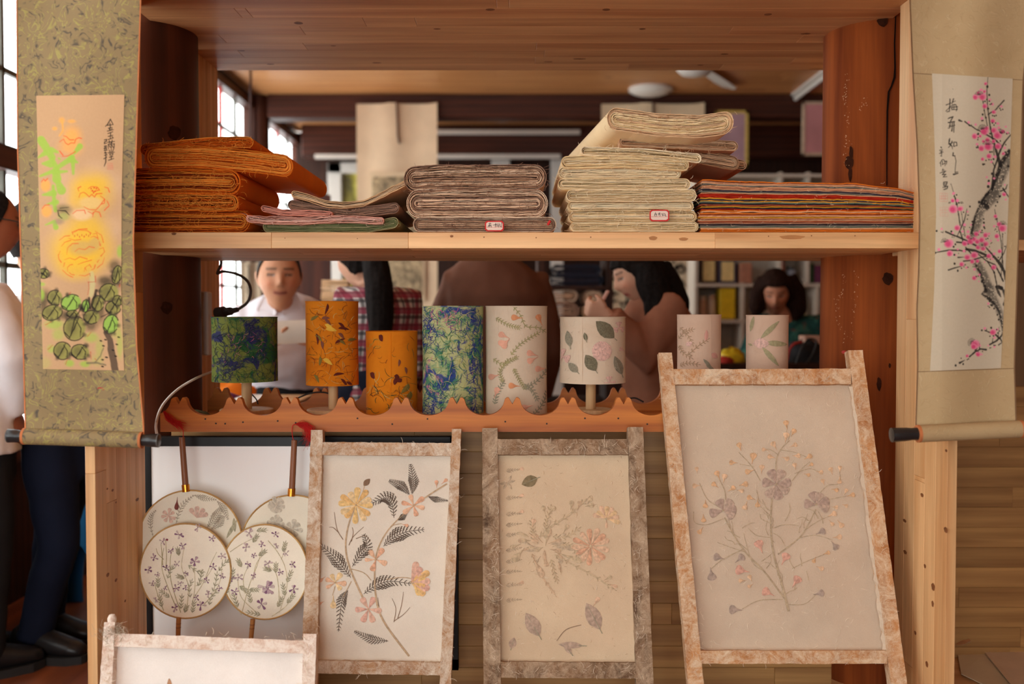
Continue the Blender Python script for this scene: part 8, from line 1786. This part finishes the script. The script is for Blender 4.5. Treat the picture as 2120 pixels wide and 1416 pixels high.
for k in range(12):
    for j_ in range(5): j2 = (j_+1) % 5; m.f.append((5*k+j_, 5*k+j2, 5*k+5+j2, 5*k+5+j_))
m.f += [(4, 3, 2, 1, 0), (60, 61, 62, 63, 64)]
tag(autosmooth(m.build('paper_roll', PAP1), 70), 'folded white paper sheet held by the man in the polo shirt', 'paper')
# ---------- 2 woman in a plaid shirt, back to us
p = Person('woman with a black ponytail and red plaid shirt seen from behind', HP(775, 812, 4.05), HP(785, 640, 4.03), HP(768, 588, 4.02), HP(742, 536, 4.02), (-0.25, 1, 0), (-0.75, 0.6, -0.28), TONE2, 0.168, 0.11, True)
p.arm('l', HP(700, 740, 4.12), HP(700, 800, 4.30), (0, 1, 0), (0, 0, -1), 0.4); p.arm('r', HP(856, 760, 4.08), HP(846, 838, 4.28), (0, 1, 0), (0, 0, -1), 0.4); p.stand(0.08)
p.body(lin(180,90,84)); p.top(plaid('red_plaid_cloth'), 0.014, 2.0, 'plaid_shirt', 0.12, 0.12); p.trousers(fabric('dark_jeans', srgb(30,32,46))); p.shoes(LEATH, SOLE)
hair_cap(p.root, p.M, HAIRB, 1.0, 0.055, -0.07, 0.012, long=[([HP(768, 520, 3.93), HP(778, 545, 3.885), HP(785, 600, 3.865), HP(788, 660, 3.86), HP(786, 705, 3.865), HP(784, 735, 3.87)], [0.045, 0.052, 0.056, 0.052, 0.040, 0.012])])
# ---------- 3 man in a brown jacket, back to us
p = Person('man in a brown jacket with his back turned, between the lamps', HP(1030, 850, 4.3), HP(1028, 610, 4.26), HP(1012, 522, 4.28), HP(998, 452, 4.30), (-0.2, 1, 0), (-0.4, 1, -0.3), TONE3, 0.222, 0.14)
p.arm('l', HP(905, 720, 4.36), HP(915, 810, 4.5), (0, 1, 0), (0, 0, -1), 0.4); p.arm('r', HP(1138, 720, 4.36), HP(1120, 815, 4.5), (0, 1, 0), (0, 0, -1), 0.4); p.stand()
p.body(lin(160,90,80), voxel=0.009); p.top(fabric('brown_jacket_cloth', srgb(112,76,60)), 0.022, 2.0, 'jacket', 0.12, 0.1); p.trousers(fabric('dark_trousers', srgb(40,34,32))); p.shoes(LEATH, SOLE); hair_cap(p.root, p.M, HAIRB, 1.0, 0.06, -0.05, 0.008)
# ---------- 4 woman with a phone, side view
p = Person('long-haired woman in a brown coat looking down at her phone', HP(1352, 850, 3.98), HP(1362, 668, 3.95), HP(1350, 610, 3.93), HP(1322, 566, 3.90), (-1, -0.22, 0), (-0.95, -0.12, -0.42), TONE2, 0.175, 0.11, True)
COATC = fabric('brown_coat_cloth', srgb(160,108,84))
p.arm('l', HP(1338, 742, 3.80), HP(1262, 652, 3.76), (-0.85, 0.1, 0.25), (0.2, 0.9, 0.4), 1.0); p.arm('r', HP(1360, 745, 4.12), HP(1275, 668, 3.98), (-0.9, -0.1, 0.2), (0.1, -0.9, 0.5), 0.9); p.stand(0.08)
p.arms['l'], p.arms['r'] = (p.chest+Vector((0.02, -0.14, 0.07)),)+p.arms['l'][1:], (p.chest+Vector((0.0, 0.14, 0.07)),)+p.arms['r'][1:]
p.body(lin(186,90,84)); p.top(COATC, 0.020, 2.0, 'coat', 0.42, 0.16); p.trousers(fabric('dark_skirt', srgb(44,38,40))); p.shoes(LEATH, SOLE)
hair_cap(p.root, p.M, HAIRB, 1.0, 0.05, -0.09, 0.014, long=[([HP(1338, 545, 3.84), HP(1350, 580, 3.83), HP(1362, 625, 3.82), HP(1352, 680, 3.80), HP(1346, 705, 3.79)], [0.055, 0.066, 0.058, 0.035, 0.01]), ([HP(1356, 550, 3.92), HP(1372, 590, 3.92), HP(1392, 630, 3.93), HP(1402, 665, 3.94), HP(1400, 690, 3.95)], [0.06, 0.075, 0.07, 0.05, 0.014])])
ph = thing('phone', HP(1240, 640, 3.80), 'phone held up by the woman in the brown coat', 'phone'); c = HP(1240, 636, 3.82)
rot = Matrix.Rotation(0.5, 4, 'Y'); fnp = lambda v: rot @ v + c
MB().box(-0.005, 0.005, -0.036, 0.036, -0.072, 0.072, 0.002, fnp).build('case', plain('pink_case', srgb(206,150,130), 0.4), ph); MB().box(0.0045, 0.0056, -0.033, 0.033, -0.068, 0.068, 0, fnp).build('screen', BLACK, ph)
# ---------- 5 woman at the desk on the right
p = Person('woman in a green patterned blouse bent over the desk, far right', HP(1640, 800, 5.62), HP(1636, 690, 5.48), HP(1622, 655, 5.42), HP(1604, 606, 5.36), (-0.2, -1, 0), (-0.22, -1, -0.42), lin(196,134,104), 0.19, 0.11, True)
BLS = fibre_shade('green_print_blouse', srgb(30,70,66), [(srgb(60,110,96), 9, 0.52, 0.06), (srgb(120,60,50), 12, 0.62, 0.05)], 0.0)
p.arm('r', HP(1552, 735, 5.40), HP(1588, 740, 5.22), (0.4, -0.9, 0), (0, 0, -1), 0.4); p.arm('l', HP(1712, 735, 5.45), HP(1670, 748, 5.22), (-0.3, -0.9, 0), (0, 0, -1), 0.4)
p.leg(P(1610, 870, 5.3), P(1610, 1060, 5.4), P(1608, 1080, 5.2), -0.09); p.leg(P(1680, 870, 5.3), P(1680, 1060, 5.4), P(1680, 1080, 5.2), 0.09)
p.legs = []; p.stand(0.08)
p.body(lin(150,50,46)); p.top(BLS, 0.02, 2.0, 'blouse', 0.06, 0.1); p.trousers(fabric('black_skirt', srgb(34,32,36))); p.shoes(LEATH, SOLE)
hair_cap(p.root, p.M, plain('dark_brown_hair', srgb(40,24,18), 0.8, spec=0.08, var=0.4, scale=90), 1.05, 0.06, -0.1, 0.018, long=[([HP(1580, 575, 5.36), HP(1570, 610, 5.35), HP(1566, 640, 5.34), HP(1562, 655, 5.34)], [0.035, 0.045, 0.045, 0.015]), ([HP(1632, 572, 5.40), HP(1645, 605, 5.40), HP(1648, 640, 5.40), HP(1640, 665, 5.40)], [0.045, 0.06, 0.06, 0.02])])
# ---------- 6 man in a white shirt at the left edge
YA = 3.36
p = Person('bald man with glasses in a white shirt and black trousers, left edge', HP(-62, 905, YA), HP(-50, 668, YA), HP(-46, 575, YA), HP(-22, 466, YA), (0.75, 0.66, 0), (0.72, 0.66, -0.1), lin(150,88,62), 0.21, 0.125)
p.arm('r', HP(22, 735, YA-0.10), HP(26, 850, YA-0.02), (0.2, 0.2, -1), (-1, 0, 0), 0.4); p.arm('l', HP(-70, 735, YA+0.20), HP(-60, 870, YA+0.22), (0, 0.2, -1), (1, 0, 0), 0.4); p.stand(0.10)
p.body(lin(140,70,60)); p.top(fabric('white_shirt_cloth', srgb(232,226,228), 0.05), 0.022, 2.0, 'shirt', -0.02, 0.14); p.trousers(fabric('black_wool', (0.016, 0.016, 0.018, 1))); p.shoes(LEATH, SOLE)
hair_cap(p.root, p.M, HAIRB, 1.0, 0.112, -0.055, 0.005)
m = MB(); G_ = lambda x, y, z: p.M @ Vector((x, y, z))
m.tube([G_(0.08, -0.02, 0.02), G_(0.074, 0.06, 0.018), G_(0.062, 0.100, 0.012)], 0.0022, 6); m.tube([G_(-0.08, -0.02, 0.02), G_(-0.074, 0.06, 0.018), G_(-0.062, 0.100, 0.012)], 0.0022, 6)
for sg in (1, -1): m.tube([G_(sg*0.034+0.024*math.cos(t), 0.102, 0.008+0.019*math.sin(t)) for t in np.linspace(0, 6.283, 17)], 0.0018, 6)
m.tube([G_(-0.012, 0.104, 0.012), G_(0.012, 0.104, 0.012)], 0.0018, 6); m.build('glasses', CAPM, p.root)
# ---------- 7 dark-haired person behind him
YB_ = 3.56
p = Person('dark-haired person in a pale shirt and navy jeans behind the bald man', HP(128, 905, YB_), HP(95, 660, YB_+0.08), HP(82, 562, YB_+0.12), HP(64, 488, YB_+0.12), (-0.3, 0.95, 0), (-0.3, 0.95, -0.1), TONE1, 0.16, 0.11)
p.arm('r', HP(160, 740, YB_+.1), HP(150, 790, YB_+0.3), (0, 0, -1), (-1, 0, 0), 0.4); p.arm('l', HP(70, 740, YB_+0.15), HP(90, 790, YB_+0.35), (0, 0, -1), (1, 0, 0), 0.4)
p.f = Vector((1, -0.12, 0)).normalized(); p.r = p.f.cross(Vector((0, 0, 1))).normalized(); p.sw = 0.14
for sg_, kx, ax_ in ((1, 122, 84), (-1, 108, 66)): p.leg(P(kx, 1130, YB_-0.09*sg_), (XAT(ax_, YB_), YB_-0.09*sg_, 0.09), (XAT(ax_+80, YB_), YB_-0.09*sg_-0.02, 0.035), sg_*0.085)
p.body(lin(150,80,70), voxel=0.009); p.top(fabric('pale_grey_shirt', srgb(206,206,204), 0.05), 0.018, 2.0, 'shirt', -0.12, 0.05); p.trousers(fabric('navy_jeans', srgb(20,25,42)), grow=0.004); p.shoes(LEATH, SOLE); hair_cap(p.root, p.M, HAIRB, 1.0, 0.055, -0.08, 0.014)
